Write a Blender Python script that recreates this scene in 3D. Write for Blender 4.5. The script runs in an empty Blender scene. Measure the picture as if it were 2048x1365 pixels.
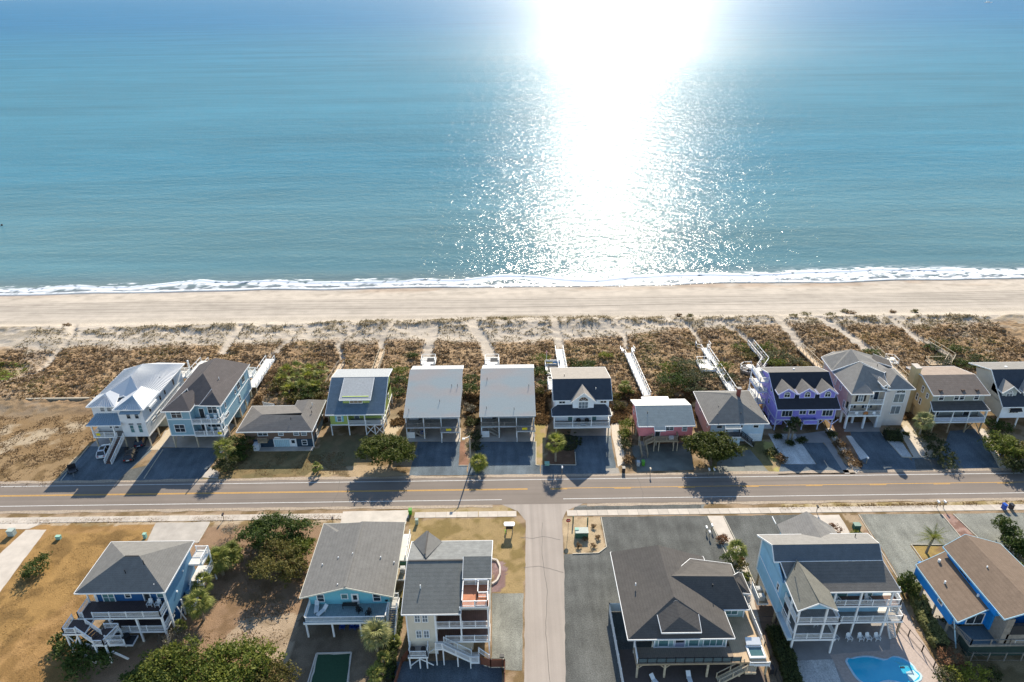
import bpy, math, random
import numpy as np
from mathutils import Vector, Matrix
random.seed(7); RS = np.random.RandomState(11)
scene = bpy.context.scene
COL = scene.collection

# ------------------------------------------------------------------ camera, sky, sun, exposure
CH, CF, CHOR, CROLL = 85.0, 1384.0, -16.0, math.atan(0.0133)
PIT = math.atan((682.5 - CHOR) / CF)
V_F = Vector((0, math.cos(PIT), -math.sin(PIT)))
_u = Vector((0, math.sin(PIT), math.cos(PIT))); _r = Vector((1, 0, 0))
V_R = _r * math.cos(CROLL) - _u * math.sin(CROLL)
V_U = _u * math.cos(CROLL) + _r * math.sin(CROLL)
cam_d = bpy.data.cameras.new('camera'); cam = bpy.data.objects.new('camera', cam_d); COL.objects.link(cam)
m = Matrix((V_R, V_U, -V_F)).transposed().to_4x4(); m.translation = (0, 0, CH); cam.matrix_world = m
cam_d.sensor_width = 36; cam_d.lens = 36 * CF / 2048; cam_d.clip_start = 0.5; cam_d.clip_end = 200000
scene.camera = cam

SUN_EL, SUN_AZ = 31.0, 8.6           # degrees; azimuth clockwise from +Y
world = bpy.data.worlds.new('World'); scene.world = world; world.use_nodes = True
wn = world.node_tree; bg = wn.nodes['Background']
sky = wn.nodes.new('ShaderNodeTexSky'); sky.sky_type = 'NISHITA'; sky.sun_disc = False
sky.sun_elevation = math.radians(SUN_EL); sky.sun_rotation = math.radians(SUN_AZ)
sky.air_density = 1.0; sky.dust_density = 0.05; sky.ozone_density = 1.6
wn.links.new(sky.outputs[0], bg.inputs[0]); bg.inputs[1].default_value = 0.125
sd = bpy.data.lights.new('sun', 'SUN'); sun = bpy.data.objects.new('sun', sd); COL.objects.link(sun)
sd.energy = 5.0; sd.angle = math.radians(0.53); sd.color = (1.0, 0.90, 0.74)
_e, _a = math.radians(SUN_EL), math.radians(SUN_AZ)
sun.rotation_euler = Vector((math.sin(_a) * math.cos(_e), math.cos(_a) * math.cos(_e), math.sin(_e))).to_track_quat('Z', 'Y').to_euler()
vs = scene.view_settings; vs.view_transform = 'Standard'; vs.look = 'None'; vs.gamma = 1; vs.use_curve_mapping = False
vs.exposure = 0.85
scene.cycles.max_bounces = 5; scene.cycles.diffuse_bounces = 3; scene.cycles.glossy_bounces = 3
scene.cycles.transparent_max_bounces = 6; scene.cycles.sample_clamp_indirect = 6

def G(px, py, z=0.0):
    """Surveyed position: where the sight line through this photo pixel meets height z."""
    d = V_F * CF + V_R * (px - 1024) - V_U * (py - 682.5)
    t = (z - CH) / d.z
    return Vector((d.x * t, d.y * t, z))

# ------------------------------------------------------------------ noise
def _vn(x, y, seed):
    xi = np.floor(x).astype(np.int64); yi = np.floor(y).astype(np.int64)
    fx = x - xi; fy = y - yi; fx = fx * fx * (3 - 2 * fx); fy = fy * fy * (3 - 2 * fy)
    def h(a, b):
        n = (a * 374761393 + b * 668265263 + seed * 1442695041) & 0xffffffff
        n = ((n ^ (n >> 13)) * 1274126177) & 0xffffffff
        return ((n ^ (n >> 16)) & 0xffff) / 65535.0
    a, b, c, d = h(xi, yi), h(xi + 1, yi), h(xi, yi + 1), h(xi + 1, yi + 1)
    return (a * (1 - fx) + b * fx) * (1 - fy) + (c * (1 - fx) + d * fx) * fy
def fbm(x, y, sc, octs=4, seed=1, g=0.5):
    s = 0; amp = 1; t = 0
    for o in range(octs):
        s = s + amp * _vn(x / sc + 17.3 * o, y / sc - 9.1 * o, seed + o); t += amp; amp *= g; sc = sc / 2.03
    return s / t
def sstep(a, b, x):
    t = np.clip((x - a) / (b - a), 0, 1); return t * t * (3 - 2 * t)

# ------------------------------------------------------------------ materials
MATS = {}
def nt(name):
    mt = bpy.data.materials.new(name); mt.use_nodes = True; t = mt.node_tree
    return mt, t, t.nodes['Principled BSDF']
def noise_node(t, scale, detail=3, coord=None, rough=0.55):
    n = t.nodes.new('ShaderNodeTexNoise'); n.inputs['Scale'].default_value = scale
    n.inputs['Detail'].default_value = detail; n.inputs['Roughness'].default_value = rough
    if coord is not None: t.links.new(coord, n.inputs['Vector'])
    return n
def mix_mul(t, a, b):
    m = t.nodes.new('ShaderNodeMix'); m.data_type = 'RGBA'; m.blend_type = 'MULTIPLY'; m.inputs[0].default_value = 1
    for s, i in ((a, 6), (b, 7)):
        if isinstance(s, tuple): m.inputs[i].default_value = (*s, 1) if len(s) == 3 else s
        else: t.links.new(s, m.inputs[i])
    return m.outputs[2]
def ramp01(t, src, lo, hi, a=0.3, b=0.7):
    r = t.nodes.new('ShaderNodeMapRange'); r.inputs[1].default_value = a; r.inputs[2].default_value = b
    r.inputs[3].default_value = lo; r.inputs[4].default_value = hi; t.links.new(src, r.inputs[0]); return r.outputs[0]
def mat(name, col, rough=0.8, var=0.12, scale=3.0, bump=0.0, bscale=20.0, metal=0.0, spec=0.3, rows=None, fine=0.0):
    """Plain colour broken up by two scales of wear; rows=(axis, period, strength) adds courses (shingles, laps, boards)."""
    if name in MATS: return MATS[name]
    mt, t, b = nt(name)
    tc = t.nodes.new('ShaderNodeTexCoord'); co = tc.outputs['Object']
    n = noise_node(t, scale, 4, co)
    c = mix_mul(t, tuple(col), ramp01(t, n.outputs[0], 1 - var, 1 + var))
    if fine:
        n2 = noise_node(t, 9.0, 2, co, 0.8); c = mix_mul(t, c, ramp01(t, n2.outputs[0], 1 - fine, 1 + fine))
    if rows:
        ax, per, st = rows
        sp = t.nodes.new('ShaderNodeSeparateXYZ'); t.links.new(co, sp.inputs[0])
        ml = t.nodes.new('ShaderNodeMath'); ml.operation = 'MULTIPLY'; ml.inputs[1].default_value = 1 / per; t.links.new(sp.outputs[ax], ml.inputs[0])
        fr = t.nodes.new('ShaderNodeMath'); fr.operation = 'FRACT'; t.links.new(ml.outputs[0], fr.inputs[0])
        c = mix_mul(t, c, ramp01(t, fr.outputs[0], 1 - st, 1 + st * 0.3, 0.0, 0.45))
    t.links.new(c, b.inputs['Base Color'])
    b.inputs['Roughness'].default_value = rough; b.inputs['Metallic'].default_value = metal
    b.inputs['Specular IOR Level'].default_value = spec
    if bump:
        nb = noise_node(t, bscale, 3, co); bp = t.nodes.new('ShaderNodeBump'); bp.inputs['Strength'].default_value = bump
        bp.inputs['Distance'].default_value = 0.05; t.links.new(nb.outputs[0], bp.inputs['Height']); t.links.new(bp.outputs[0], b.inputs['Normal'])
    MATS[name] = mt; return mt
def leafmat(name, c1, c2, trans=0.35):
    if name in MATS: return MATS[name]
    mt, t, b = nt(name)
    geo = t.nodes.new('ShaderNodeNewGeometry'); oi = t.nodes.new('ShaderNodeObjectInfo')
    mx = t.nodes.new('ShaderNodeMix'); mx.data_type = 'RGBA'; mx.inputs[6].default_value = (*c1, 1); mx.inputs[7].default_value = (*c2, 1)
    t.links.new(geo.outputs['Random Per Island'], mx.inputs[0])
    c = mix_mul(t, mx.outputs[2], ramp01(t, oi.outputs['Random'], 0.85, 1.15, 0, 1))
    t.links.new(c, b.inputs['Base Color']); b.inputs['Roughness'].default_value = 0.65; b.inputs['Specular IOR Level'].default_value = 0.2
    tr = t.nodes.new('ShaderNodeBsdfTranslucent'); t.links.new(c, tr.inputs[0])
    ms = t.nodes.new('ShaderNodeMixShader'); ms.inputs[0].default_value = trans
    out = t.nodes['Material Output']; t.links.new(b.outputs[0], ms.inputs[1]); t.links.new(tr.outputs[0], ms.inputs[2]); t.links.new(ms.outputs[0], out.inputs[0])
    MATS[name] = mt; return mt
def attrmat(name, rough=0.95, fscale=6.0, famp=0.28, bump=0.5, bscale=5.0):
    mt, t, b = nt(name)
    at = t.nodes.new('ShaderNodeAttribute'); at.attribute_name = 'Col'
    tc = t.nodes.new('ShaderNodeTexCoord'); co = tc.outputs['Object']
    n = noise_node(t, fscale, 4, co, 0.75); n2 = noise_node(t, 0.35, 3, co)
    c = mix_mul(t, at.outputs[0], ramp01(t, n.outputs[0], 1 - famp, 1 + famp)); c = mix_mul(t, c, ramp01(t, n2.outputs[0], 0.93, 1.07))
    t.links.new(c, b.inputs['Base Color']); b.inputs['Roughness'].default_value = rough; b.inputs['Specular IOR Level'].default_value = 0.15
    nb = noise_node(t, bscale, 4, co, 0.7); bp = t.nodes.new('ShaderNodeBump'); bp.inputs['Strength'].default_value = bump; bp.inputs['Distance'].default_value = 0.12
    t.links.new(nb.outputs[0], bp.inputs['Height']); t.links.new(bp.outputs[0], b.inputs['Normal'])
    return mt

# ------------------------------------------------------------------ object helpers
def tag(o, label=None, cat=None, group=None, kind=None):
    if label: o['label'] = label
    if cat: o['category'] = cat
    if group: o['group'] = group
    if kind: o['kind'] = kind
    return o
def link(name, me, parent=None, kind=None):
    o = bpy.data.objects.new(name, me); COL.objects.link(o)
    if parent is not None: o.parent = parent
    if kind: o['kind'] = kind
    return o
def thing(name, loc, label, cat, group=None, rz=0.0):
    o = bpy.data.objects.new(name, None); COL.objects.link(o); o.location = loc; o.rotation_euler = (0, 0, rz)
    o.empty_display_size = 0.5
    return tag(o, label, cat, group)
def copy_tree(o, parent=None):
    c = o.copy(); COL.objects.link(c); c.parent = parent
    for ch in list(o.children): copy_tree(ch, c)
    return c
def fastmesh(name, V, F4, mats, smooth=False, col=None):
    """V (n,3) array, F4 (m,k) array of equal-sized faces."""
    V = np.asarray(V, dtype=np.float32); F4 = np.asarray(F4, dtype=np.int32); k = F4.shape[1]
    me = bpy.data.meshes.new(name); me.vertices.add(len(V)); me.vertices.foreach_set('co', V.ravel())
    me.loops.add(F4.size); me.loops.foreach_set('vertex_index', F4.ravel())
    me.polygons.add(len(F4)); me.polygons.foreach_set('loop_start', np.arange(0, F4.size, k, dtype=np.int32))
    me.polygons.foreach_set('loop_total', np.full(len(F4), k, dtype=np.int32))
    if smooth: me.polygons.foreach_set('use_smooth', np.ones(len(F4), dtype=bool))
    for mt in (mats if isinstance(mats, (list, tuple)) else [mats]): me.materials.append(mt)
    if col is not None:
        a = me.color_attributes.new('Col', 'FLOAT_COLOR', 'POINT')
        c4 = np.ones((len(V), 4), dtype=np.float32); c4[:, :3] = col; a.data.foreach_set('color', c4.ravel())
    me.update(calc_edges=True); return me
def grid_mesh(name, X, Y, Z, mats, col, smooth=True):
    ny, nx = X.shape
    V = np.stack([X.ravel(), Y.ravel(), Z.ravel()], 1)
    i = np.arange(ny * nx).reshape(ny, nx)
    F = np.stack([i[:-1, :-1].ravel(), i[:-1, 1:].ravel(), i[1:, 1:].ravel(), i[1:, :-1].ravel()], 1)
    return fastmesh(name, V, F, mats, smooth, col)

class MB:
    """Collects solid pieces and links them as ONE mesh object."""
    def __init__(s): s.v = []; s.f = []
    def face(s, *pts):
        b = len(s.v); s.v += [tuple(p) for p in pts]; s.f.append(tuple(range(b, b + len(pts)))); return s
    def box(s, x0, y0, z0, x1, y1, z1):
        if x0 > x1: x0, x1 = x1, x0
        if y0 > y1: y0, y1 = y1, y0
        if z0 > z1: z0, z1 = z1, z0
        b = len(s.v)
        s.v += [(x0, y0, z0), (x1, y0, z0), (x1, y1, z0), (x0, y1, z0), (x0, y0, z1), (x1, y0, z1), (x1, y1, z1), (x0, y1, z1)]
        s.f += [tuple(b + i for i in q) for q in ((0, 3, 2, 1), (4, 5, 6, 7), (0, 1, 5, 4), (1, 2, 6, 5), (2, 3, 7, 6), (3, 0, 4, 7))]
        return s
    def bar(s, p, q, w, h=None):
        h = h or w; p = Vector(p); q = Vector(q); d = (q - p).normalized()
        a = d.cross(Vector((0, 0, 1)))
        if a.length < 1e-4: a = Vector((1, 0, 0))
        a.normalize(); c = a.cross(d).normalized(); a = a * w / 2; c = c * h / 2; b = len(s.v)
        for e in (p, q): s.v += [tuple(e - a - c), tuple(e + a - c), tuple(e + a + c), tuple(e - a + c)]
        s.f += [tuple(b + i for i in t) for t in ((0, 3, 2, 1), (4, 5, 6, 7), (0, 1, 5, 4), (1, 2, 6, 5), (2, 3, 7, 6), (3, 0, 4, 7))]
        return s
    def prism(s, pts, dz=None, d=None):
        """polygon (3D points) extruded by vector d (or down by dz)."""
        d = Vector(d) if d is not None else Vector((0, 0, -dz)); n = len(pts); b = len(s.v)
        P = [Vector(p) for p in pts]
        nrm = sum((P[i].cross(P[(i + 1) % n]) for i in range(n)), Vector())
        if nrm.dot(d) > 0: P.reverse()
        s.v += [tuple(p) for p in P] + [tuple(p + d) for p in P]
        s.f.append(tuple(range(b, b + n))); s.f.append(tuple(range(b + 2 * n - 1, b + n - 1, -1)))
        for i in range(n):
            j = (i + 1) % n; s.f.append((b + i, b + n + i, b + n + j, b + j))
        return s
    def cyl(s, x, y, z0, z1, r0, r1=None, n=10, cx=0, cy=0):
        r1 = r0 if r1 is None else r1; b = len(s.v)
        for z, r, ox, oy in ((z0, r0, 0, 0), (z1, r1, cx, cy)):
            s.v += [(x + ox + r * math.cos(2 * math.pi * i / n), y + oy + r * math.sin(2 * math.pi * i / n), z) for i in range(n)]
        for i in range(n):
            j = (i + 1) % n; s.f.append((b + i, b + j, b + n + j, b + n + i))
        s.f.append(tuple(range(b + n - 1, b - 1, -1))); s.f.append(tuple(range(b + n, b + 2 * n))); return s
    def tube(s, pts, radii, n=7):
        rings = []
        for k, p in enumerate(pts):
            p = Vector(p); d = (Vector(pts[min(k + 1, len(pts) - 1)]) - Vector(pts[max(k - 1, 0)])).normalized()
            a = d.cross(Vector((0.3, 0.9, 0.1))).normalized(); c = d.cross(a); r = radii[k]; b = len(s.v)
            s.v += [tuple(p + (a * math.cos(2 * math.pi * i / n) + c * math.sin(2 * math.pi * i / n)) * r) for i in range(n)]; rings.append(b)
        for b0, b1 in zip(rings, rings[1:]):
            for i in range(n):
                j = (i + 1) % n; s.f.append((b0 + i, b0 + j, b1 + j, b1 + i))
        s.f.append(tuple(rings[-1] + i for i in range(n))); return s
    def mesh(s, name, m, smooth=False):
        me = bpy.data.meshes.new(name); me.from_pydata(s.v, [], s.f); me.materials.append(m)
        if smooth: me.polygons.foreach_set('use_smooth', [True] * len(me.polygons))
        me.update(); return me
    def build(s, name, m, parent=None, kind=None, smooth=False):
        return link(name, s.mesh(name, m, smooth), parent, kind)
# ------------------------------------------------------------------ ocean
def shore_y(x):
    x = np.asarray(x, dtype=float)
    return 209.3 + 1.6 * (fbm(x, x * 0 + 3, 38, 3, 5) - 0.5) * 2 + 0.9 * np.sin(x / 19.0) * sstep(20, 120, x) - 0.7 * sstep(0, -150, x) + 1.0 * sstep(40, 170, x)
WL = -0.55
def build_ocean():
    xs = np.concatenate([-np.geomspace(60000, 262, 18), np.arange(-260, 260.1, 0.5), np.geomspace(262, 60000, 18)])
    dy = np.concatenate([np.arange(-0.6, 16, 0.3), np.arange(16, 60, 2.0), np.geomspace(60, 60000, 40)])
    X, D = np.meshgrid(xs, dy); Y = shore_y(X) * np.exp(-D / 400) + 210 * (1 - np.exp(-D / 400)) + D
    # swash and breakers
    br = 5.4 + 4.0 * (fbm(X, X * 0, 26, 3, 21) - 0.5) * 2          # where the breaking crest stands
    lob = fbm(X, D * 2.2, 9, 4, 31); fil = fbm(X * 0.8, D * 1.7, 1.6, 4, 41); big = fbm(X, X * 0 + 9, 60, 2, 51)
    wid = 1.2 + 2.2 * sstep(-60, 140, X) + 1.4 * (big - 0.5)
    crest = np.exp(-((D - br - 2.2 * (lob - 0.5)) / wid) ** 2)
    edge = np.exp(-((D - 0.35) / 0.55) ** 2) * (0.6 + 0.4 * (fil > 0.45))
    swash = sstep(-0.5, 0.8, D) * sstep(br + 0.5, br - 2.5, D) * sstep(0.50, 0.60, fbm(X, D * 1.4, 2.2, 3, 61)) * (0.45 + 0.55 * sstep(-20, 90, X))
    foam = np.clip(crest * 1.5 * sstep(0.46, 0.60, fil + 0.22 * crest) + edge + swash, 0, 1)
    foam = np.maximum(foam, 0.9 * np.exp(-((D - 7.2 - 3 * (lob - .5)) / 0.8) ** 2) * sstep(0.60, 0.68, fbm(X, D, 7, 3, 71)) * sstep(0.45, 0.6, fil))
    patch = np.exp(-((D - 9.5) / 2.2) ** 2) * sstep(12, 22, X) * sstep(44, 34, X)   # broken water in the sun glade
    foam = np.maximum(foam, patch * sstep(0.40, 0.52, fil)); foam[D > 25] = 0
    Z = np.where(D < 30, WL + 0.45 * np.exp(-((D - br - 0.9) / 0.9) ** 2) * sstep(0.3, 0.6, big + .1) + 0.12 * foam, WL) - 0.10 * sstep(1, -0.6, D)
    Z = Z + 0.10 * np.sin(D / 3.3 + X / 40) * sstep(6, 14, D) * sstep(60, 30, D)
    # body colour of the water: sandy grey-green inshore, turquoise, then deep blue far out
    c0, c1, c2, c3 = [np.array(c) for c in ((0.150, 0.188, 0.190), (0.088, 0.188, 0.218), (0.040, 0.165, 0.235), (0.020, 0.130, 0.245))]
    t1, t2, t3 = sstep(-1, 22, D)[..., None], sstep(30, 200, D)[..., None], sstep(250, 2600, D)[..., None]
    col = c0 * (1 - t1) + c1 * t1; col = col * (1 - t2) + c2 * t2; col = col * (1 - t3) + c3 * t3
    shal = np.exp(-((D - 1.2) / 1.3) ** 2)[..., None]; col = col * (1 - 0.35 * shal) + np.array((0.22, 0.21, 0.24)) * 0.35 * shal
    mt, t, b = nt('sea_water')
    at = t.nodes.new('ShaderNodeAttribute'); at.attribute_name = 'Col'; fo = t.nodes.new('ShaderNodeAttribute'); fo.attribute_name = 'foam'
    tc = t.nodes.new('ShaderNodeTexCoord'); co = tc.outputs['Object']
    mp = t.nodes.new('ShaderNodeMapping'); mp.inputs['Scale'].default_value = (0.0035, 0.022, 1); mp.inputs['Rotation'].default_value = (0, 0, 0.035); t.links.new(co, mp.inputs[0])
    big_n = noise_node(t, 1.0, 5, mp.outputs[0], 0.6)
    c = mix_mul(t, at.outputs[0], ramp01(t, big_n.outputs[0], 0.86, 1.12))
    mp2 = t.nodes.new('ShaderNodeMapping'); mp2.inputs['Scale'].default_value = (0.02, 0.16, 1); mp2.inputs['Rotation'].default_value = (0, 0, -0.05); t.links.new(co, mp2.inputs[0])
    mid_n = noise_node(t, 1.0, 4, mp2.outputs[0], 0.6); c = mix_mul(t, c, ramp01(t, mid_n.outputs[0], 0.90, 1.07))
    mx = t.nodes.new('ShaderNodeMix'); mx.data_type = 'RGBA'; mx.inputs[7].default_value = (0.80, 0.82, 0.83, 1)
    t.links.new(fo.outputs['Fac'], mx.inputs[0]); t.links.new(c, mx.inputs[6]); t.links.new(mx.outputs[2], b.inputs['Base Color'])
    sy = t.nodes.new('ShaderNodeSeparateXYZ'); t.links.new(co, sy.inputs[0]); rf = ramp01(t, sy.outputs[1], 0.12, 0.25, 215, 1100)
    rm = t.nodes.new('ShaderNodeMath'); rm.operation = 'MAXIMUM'; t.links.new(rf, rm.inputs[0]); t.links.new(ramp01(t, fo.outputs['Fac'], 0.0, 0.9, 0, 1), rm.inputs[1]); t.links.new(rm.outputs[0], b.inputs['Roughness']); b.inputs['IOR'].default_value = 1.33
    b.inputs['Specular IOR Level'].default_value = 0.10
    # ripples: chop of a few sizes, longer along the shore than across
    hs = None
    for sx, sy, amp, det in ((1.1, 1.7, 0.15, 2), (0.40, 0.75, 0.38, 2), (0.13, 0.24, 0.75, 2), (0.04, 0.12, 0.5, 2)):
        mq = t.nodes.new('ShaderNodeMapping'); mq.inputs['Scale'].default_value = (sx, sy, 1); t.links.new(co, mq.inputs[0])
        n = noise_node(t, 1.0, det, mq.outputs[0], 0.6); a = t.nodes.new('ShaderNodeMath'); a.operation = 'MULTIPLY'; a.inputs[1].default_value = amp
        t.links.new(n.outputs[0], a.inputs[0])
        if hs is None: hs = a.outputs[0]
        else:
            s_ = t.nodes.new('ShaderNodeMath'); s_.operation = 'ADD'; t.links.new(hs, s_.inputs[0]); t.links.new(a.outputs[0], s_.inputs[1]); hs = s_.outputs[0]
    bp = t.nodes.new('ShaderNodeBump'); bp.inputs['Strength'].default_value = 1.0; bp.inputs['Distance'].default_value = 1.0
    t.links.new(hs, bp.inputs['Height'])
    gl = t.nodes.new('ShaderNodeBsdfGlossy'); gl.inputs['Color'].default_value = (1, 1, 1, 1); t.links.new(rm.outputs[0], gl.inputs['Roughness']); t.links.new(bp.outputs[0], gl.inputs['Normal'])
    fr = t.nodes.new('ShaderNodeFresnel'); fr.inputs['IOR'].default_value = 1.16; t.links.new(bp.outputs[0], fr.inputs['Normal'])
    ad = t.nodes.new('ShaderNodeMapRange'); ad.inputs[1].default_value = 0; ad.inputs[2].default_value = 1; ad.inputs[3].default_value = 0.024; ad.inputs[4].default_value = 0.16; t.links.new(fr.outputs[0], ad.inputs[0])
    ms = t.nodes.new('ShaderNodeMixShader'); t.links.new(ad.outputs[0], ms.inputs[0]); t.links.new(b.outputs[0], ms.inputs[1]); t.links.new(gl.outputs[0], ms.inputs[2]); t.links.new(ms.outputs[0], t.nodes['Material Output'].inputs[0])
    b.inputs['Specular IOR Level'].default_value = 0.0; b2 = t.nodes.new('ShaderNodeBump'); b2.inputs['Strength'].default_value = 0.10; b2.inputs['Distance'].default_value = 1.0; t.links.new(hs, b2.inputs['Height']); t.links.new(b2.outputs[0], b.inputs['Normal'])
    me = grid_mesh('ocean', X, Y, Z, mt, col.reshape(-1, 3))
    fa = me.attributes.new('foam', 'FLOAT', 'POINT'); fa.data.foreach_set('value', foam.ravel().astype(np.float32))
    link('ocean', me, kind='structure')
build_ocean()
# ------------------------------------------------------------------ ground, dunes, beach
def gp(pts): return [G(x, y) for x, y in pts]
def inside(X, Y, poly):
    r = np.zeros(X.shape, bool); n = len(poly)
    for i in range(n):
        x0, y0 = poly[i][0], poly[i][1]; x1, y1 = poly[(i + 1) % n][0], poly[(i + 1) % n][1]
        if y0 == y1: continue
        c = ((y0 > Y) != (y1 > Y)) & (X < (x1 - x0) * (Y - y0) / (y1 - y0) + x0); r ^= c
    return r
def dist_line(X, Y, pts):
    d = np.full(X.shape, 1e9)
    for a, b in zip(pts, pts[1:]):
        ax, ay, bx, by = a[0], a[1], b[0], b[1]; L = (bx - ax) ** 2 + (by - ay) ** 2
        t = np.clip(((X - ax) * (bx - ax) + (Y - ay) * (by - ay)) / L, 0, 1)
        d = np.minimum(d, np.hypot(X - ax - t * (bx - ax), Y - ay - t * (by - ay)))
    return d
PATHS = [(1.0, [(82, 745), (96, 735), (110, 715), (128, 700), (145, 672), (152, 645)]), (1.6, [(445, 712), (462, 682), (483, 655)]),
    (1.0, [(540, 719), (578, 688), (592, 664)]), (0.8, [(687, 722), (676, 697), (690, 680), (720, 662)]), (1.2, [(765, 702), (762, 690), (772, 668), (790, 648)]),
    (2.2, [(853, 716), (860, 690), (870, 655)]), (2.6, [(980, 716), (972, 692), (950, 662), (945, 645)]), (1.8, [(1119, 697), (1115, 672), (1107, 640)]),
    (1.0, [(1254, 704), (1247, 676), (1232, 645)]), (0.9, [(1398, 690), (1388, 668), (1372, 650)]), (1.2, [(1500, 690), (1476, 671), (1450, 655), (1440, 645)]),
    (2.0, [(1602, 700), (1580, 672), (1562, 650), (1550, 636)]), (2.4, [(1733, 702), (1705, 680), (1668, 655), (1640, 640)]), (1.6, [(1840, 684), (1812, 662), (1782, 640)])]
PATHS = [(w, gp(p)) for w, p in PATHS]
GROUNDZ = None
def lot_colour(X, Y):
    """earth colours of the lots; soft, noisy borders."""
    n1, n2, n3 = fbm(X, Y, 9, 4, 101), fbm(X, Y, 2.2, 4, 102), fbm(X, Y, 0.8, 3, 103)
    Xw, Yw = X + 1.2 * (fbm(X, Y, 1.6, 3, 104) - 0.5), Y + 1.2 * (fbm(X, Y, 1.6, 3, 105) - 0.5)
    def C(*c): return np.array(c)
    col = np.ones(X.shape + (3,)) * C(0.30, 0.215, 0.135)
    def blend(c, w):
        nonlocal col
        w = np.clip(w, 0, 1)[..., None]; col = col * (1 - w) + np.asarray(c) * w
    blend(C(0.17, 0.115, 0.055), sstep(0.40, 0.62, n2))
    def area(px, c, c2=None, lo=0.45, hi=0.6, n=None):
        msk = inside(Xw, Yw, gp(px)).astype(float); blend(c, msk)
        if c2 is not None: blend(c2, msk * sstep(lo, hi, n2 if n is None else n))
    tan, dry, dk, sand = C(0.315, 0.185, 0.072), C(0.22, 0.125, 0.045), C(0.10, 0.075, 0.035), C(0.44, 0.36, 0.26)
    area([(-200, 802), (196, 797), (200, 890), (98, 976), (-200, 990)], C(0.38, 0.30, 0.20), C(0.225, 0.145, 0.07), 0.42, 0.54, 0.62 * n1 + 0.38 * n2)
    area([(-200, 915), (160, 905), (100, 972), (-200, 985)], C(0.26, 0.175, 0.09), C(0.17, 0.11, 0.05), 0.5, 0.62)
    area([(470, 895), (640, 895), (690, 950), (395, 962), (440, 925)], C(0.15, 0.12, 0.055), C(0.21, 0.15, 0.07))
    area([(640, 872), (745, 872), (735, 950), (640, 952)], C(0.15, 0.125, 0.065), C(0.19, 0.14, 0.075))
    area([(640, 930), (670, 950), (640, 958), (605, 958)], C(0.36, 0.27, 0.15))
    area([(776, 815), (812, 815), (800, 850), (792, 872), (766, 870)], C(0.50, 0.40, 0.27))
    area([(690, 935), (745, 930), (820, 950), (700, 957)], C(0.38, 0.28, 0.17))
    area([(1070, 800), (1102, 800), (1088, 880), (1082, 932), (1070, 930)], C(0.30, 0.24, 0.09), C(0.36, 0.26, 0.15))
    area([(1092, 880), (1152, 878), (1153, 931), (1094, 931)], C(0.13, 0.075, 0.045), C(0.18, 0.10, 0.06))
    area([(915, 884), (931, 884), (936, 931), (916, 933)], C(0.26, 0.14, 0.09), C(0.18, 0.10, 0.06))
    area([(1248, 880), (1276, 880), (1290, 940), (1255, 945)], C(0.17, 0.12, 0.07), C(0.28, 0.2, 0.12))
    area([(1425, 900), (1530, 880), (1552, 945), (1425, 948)], C(0.15, 0.13, 0.05), C(0.20, 0.16, 0.07))
    area([(1526, 880), (1545, 880), (1562, 945), (1548, 948)], C(0.34, 0.30, 0.10), C(0.30, 0.22, 0.12))
    area([(1655, 845), (1690, 845), (1730, 935), (1718, 945), (1712, 940)], C(0.18, 0.10, 0.06), C(0.24, 0.15, 0.09))
    area([(1800, 840), (1815, 840), (1872, 912), (1830, 916)], C(0.50, 0.42, 0.30))
    area([(1960, 855), (1980, 860), (2048, 950), (2006, 950)], C(0.20, 0.17, 0.06), C(0.30, 0.24, 0.13))
    # landward side of the road
    area([(-300, 1052), (312, 1050), (180, 1200), (150, 1400), (-500, 1400)], tan, C(0.225, 0.13, 0.046), 0.42, 0.62)
    area([(100, 1068), (300, 1060), (290, 1090), (60, 1260), (0, 1300), (0, 1150)], C(0.30, 0.178, 0.062), C(0.195, 0.115, 0.04), 0.44, 0.6)
    area([(395, 1055), (690, 1052), (640, 1250), (560, 1400), (100, 1400), (350, 1250)], C(0.255, 0.165, 0.10), C(0.19, 0.12, 0.065), 0.5, 0.66)
    area([(480, 1240), (640, 1225), (600, 1340), (430, 1300)], C(0.37, 0.28, 0.19), C(0.27, 0.20, 0.13))
    area([(600, 1235), (800, 1240), (760, 1400), (560, 1400)], C(0.155, 0.115, 0.075), C(0.20, 0.15, 0.10))
    area([(780, 1180), (812, 1180), (780, 1400), (740, 1400)], C(0.33, 0.25, 0.16), C(0.15, 0.12, 0.05))
    area([(818, 1040), (1030, 1036), (1052, 1060), (1048, 1188), (985, 1190), (985, 1090), (815, 1100)], C(0.30, 0.215, 0.10), C(0.20, 0.145, 0.055), 0.44, 0.62)
    area([(984, 1120), (1010, 1125), (1015, 1160), (1000, 1184), (984, 1186)], C(0.19, 0.12, 0.11), C(0.26, 0.18, 0.17))
    area([(1126, 1037), (1200, 1035), (1212, 1095), (1196, 1107), (1128, 1108)], C(0.42, 0.32, 0.20), C(0.36, 0.27, 0.16))
    area([(1688, 1030), (1719, 1030), (1802, 1165), (1765, 1110), (1735, 1085)], C(0.26, 0.17, 0.11), C(0.34, 0.25, 0.16))
    area([(1880, 1028), (1906, 1028), (1992, 1110), (1996, 1125), (1932, 1092)], C(0.22, 0.13, 0.10), C(0.32, 0.21, 0.17), 0.45, 0.55, n3)
    area([(1820, 1090), (1938, 1090), (1900, 1120), (1850, 1140)], C(0.22, 0.14, 0.065), C(0.30, 0.21, 0.07))
    area([(1990, 1110), (2200, 1100), (2300, 1400), (1850, 1400)], C(0.16, 0.12, 0.06), C(0.24, 0.18, 0.10))
    area([(1560, 1290), (1600, 1400), (1520, 1400)], C(0.2, 0.15, 0.1))
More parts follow.
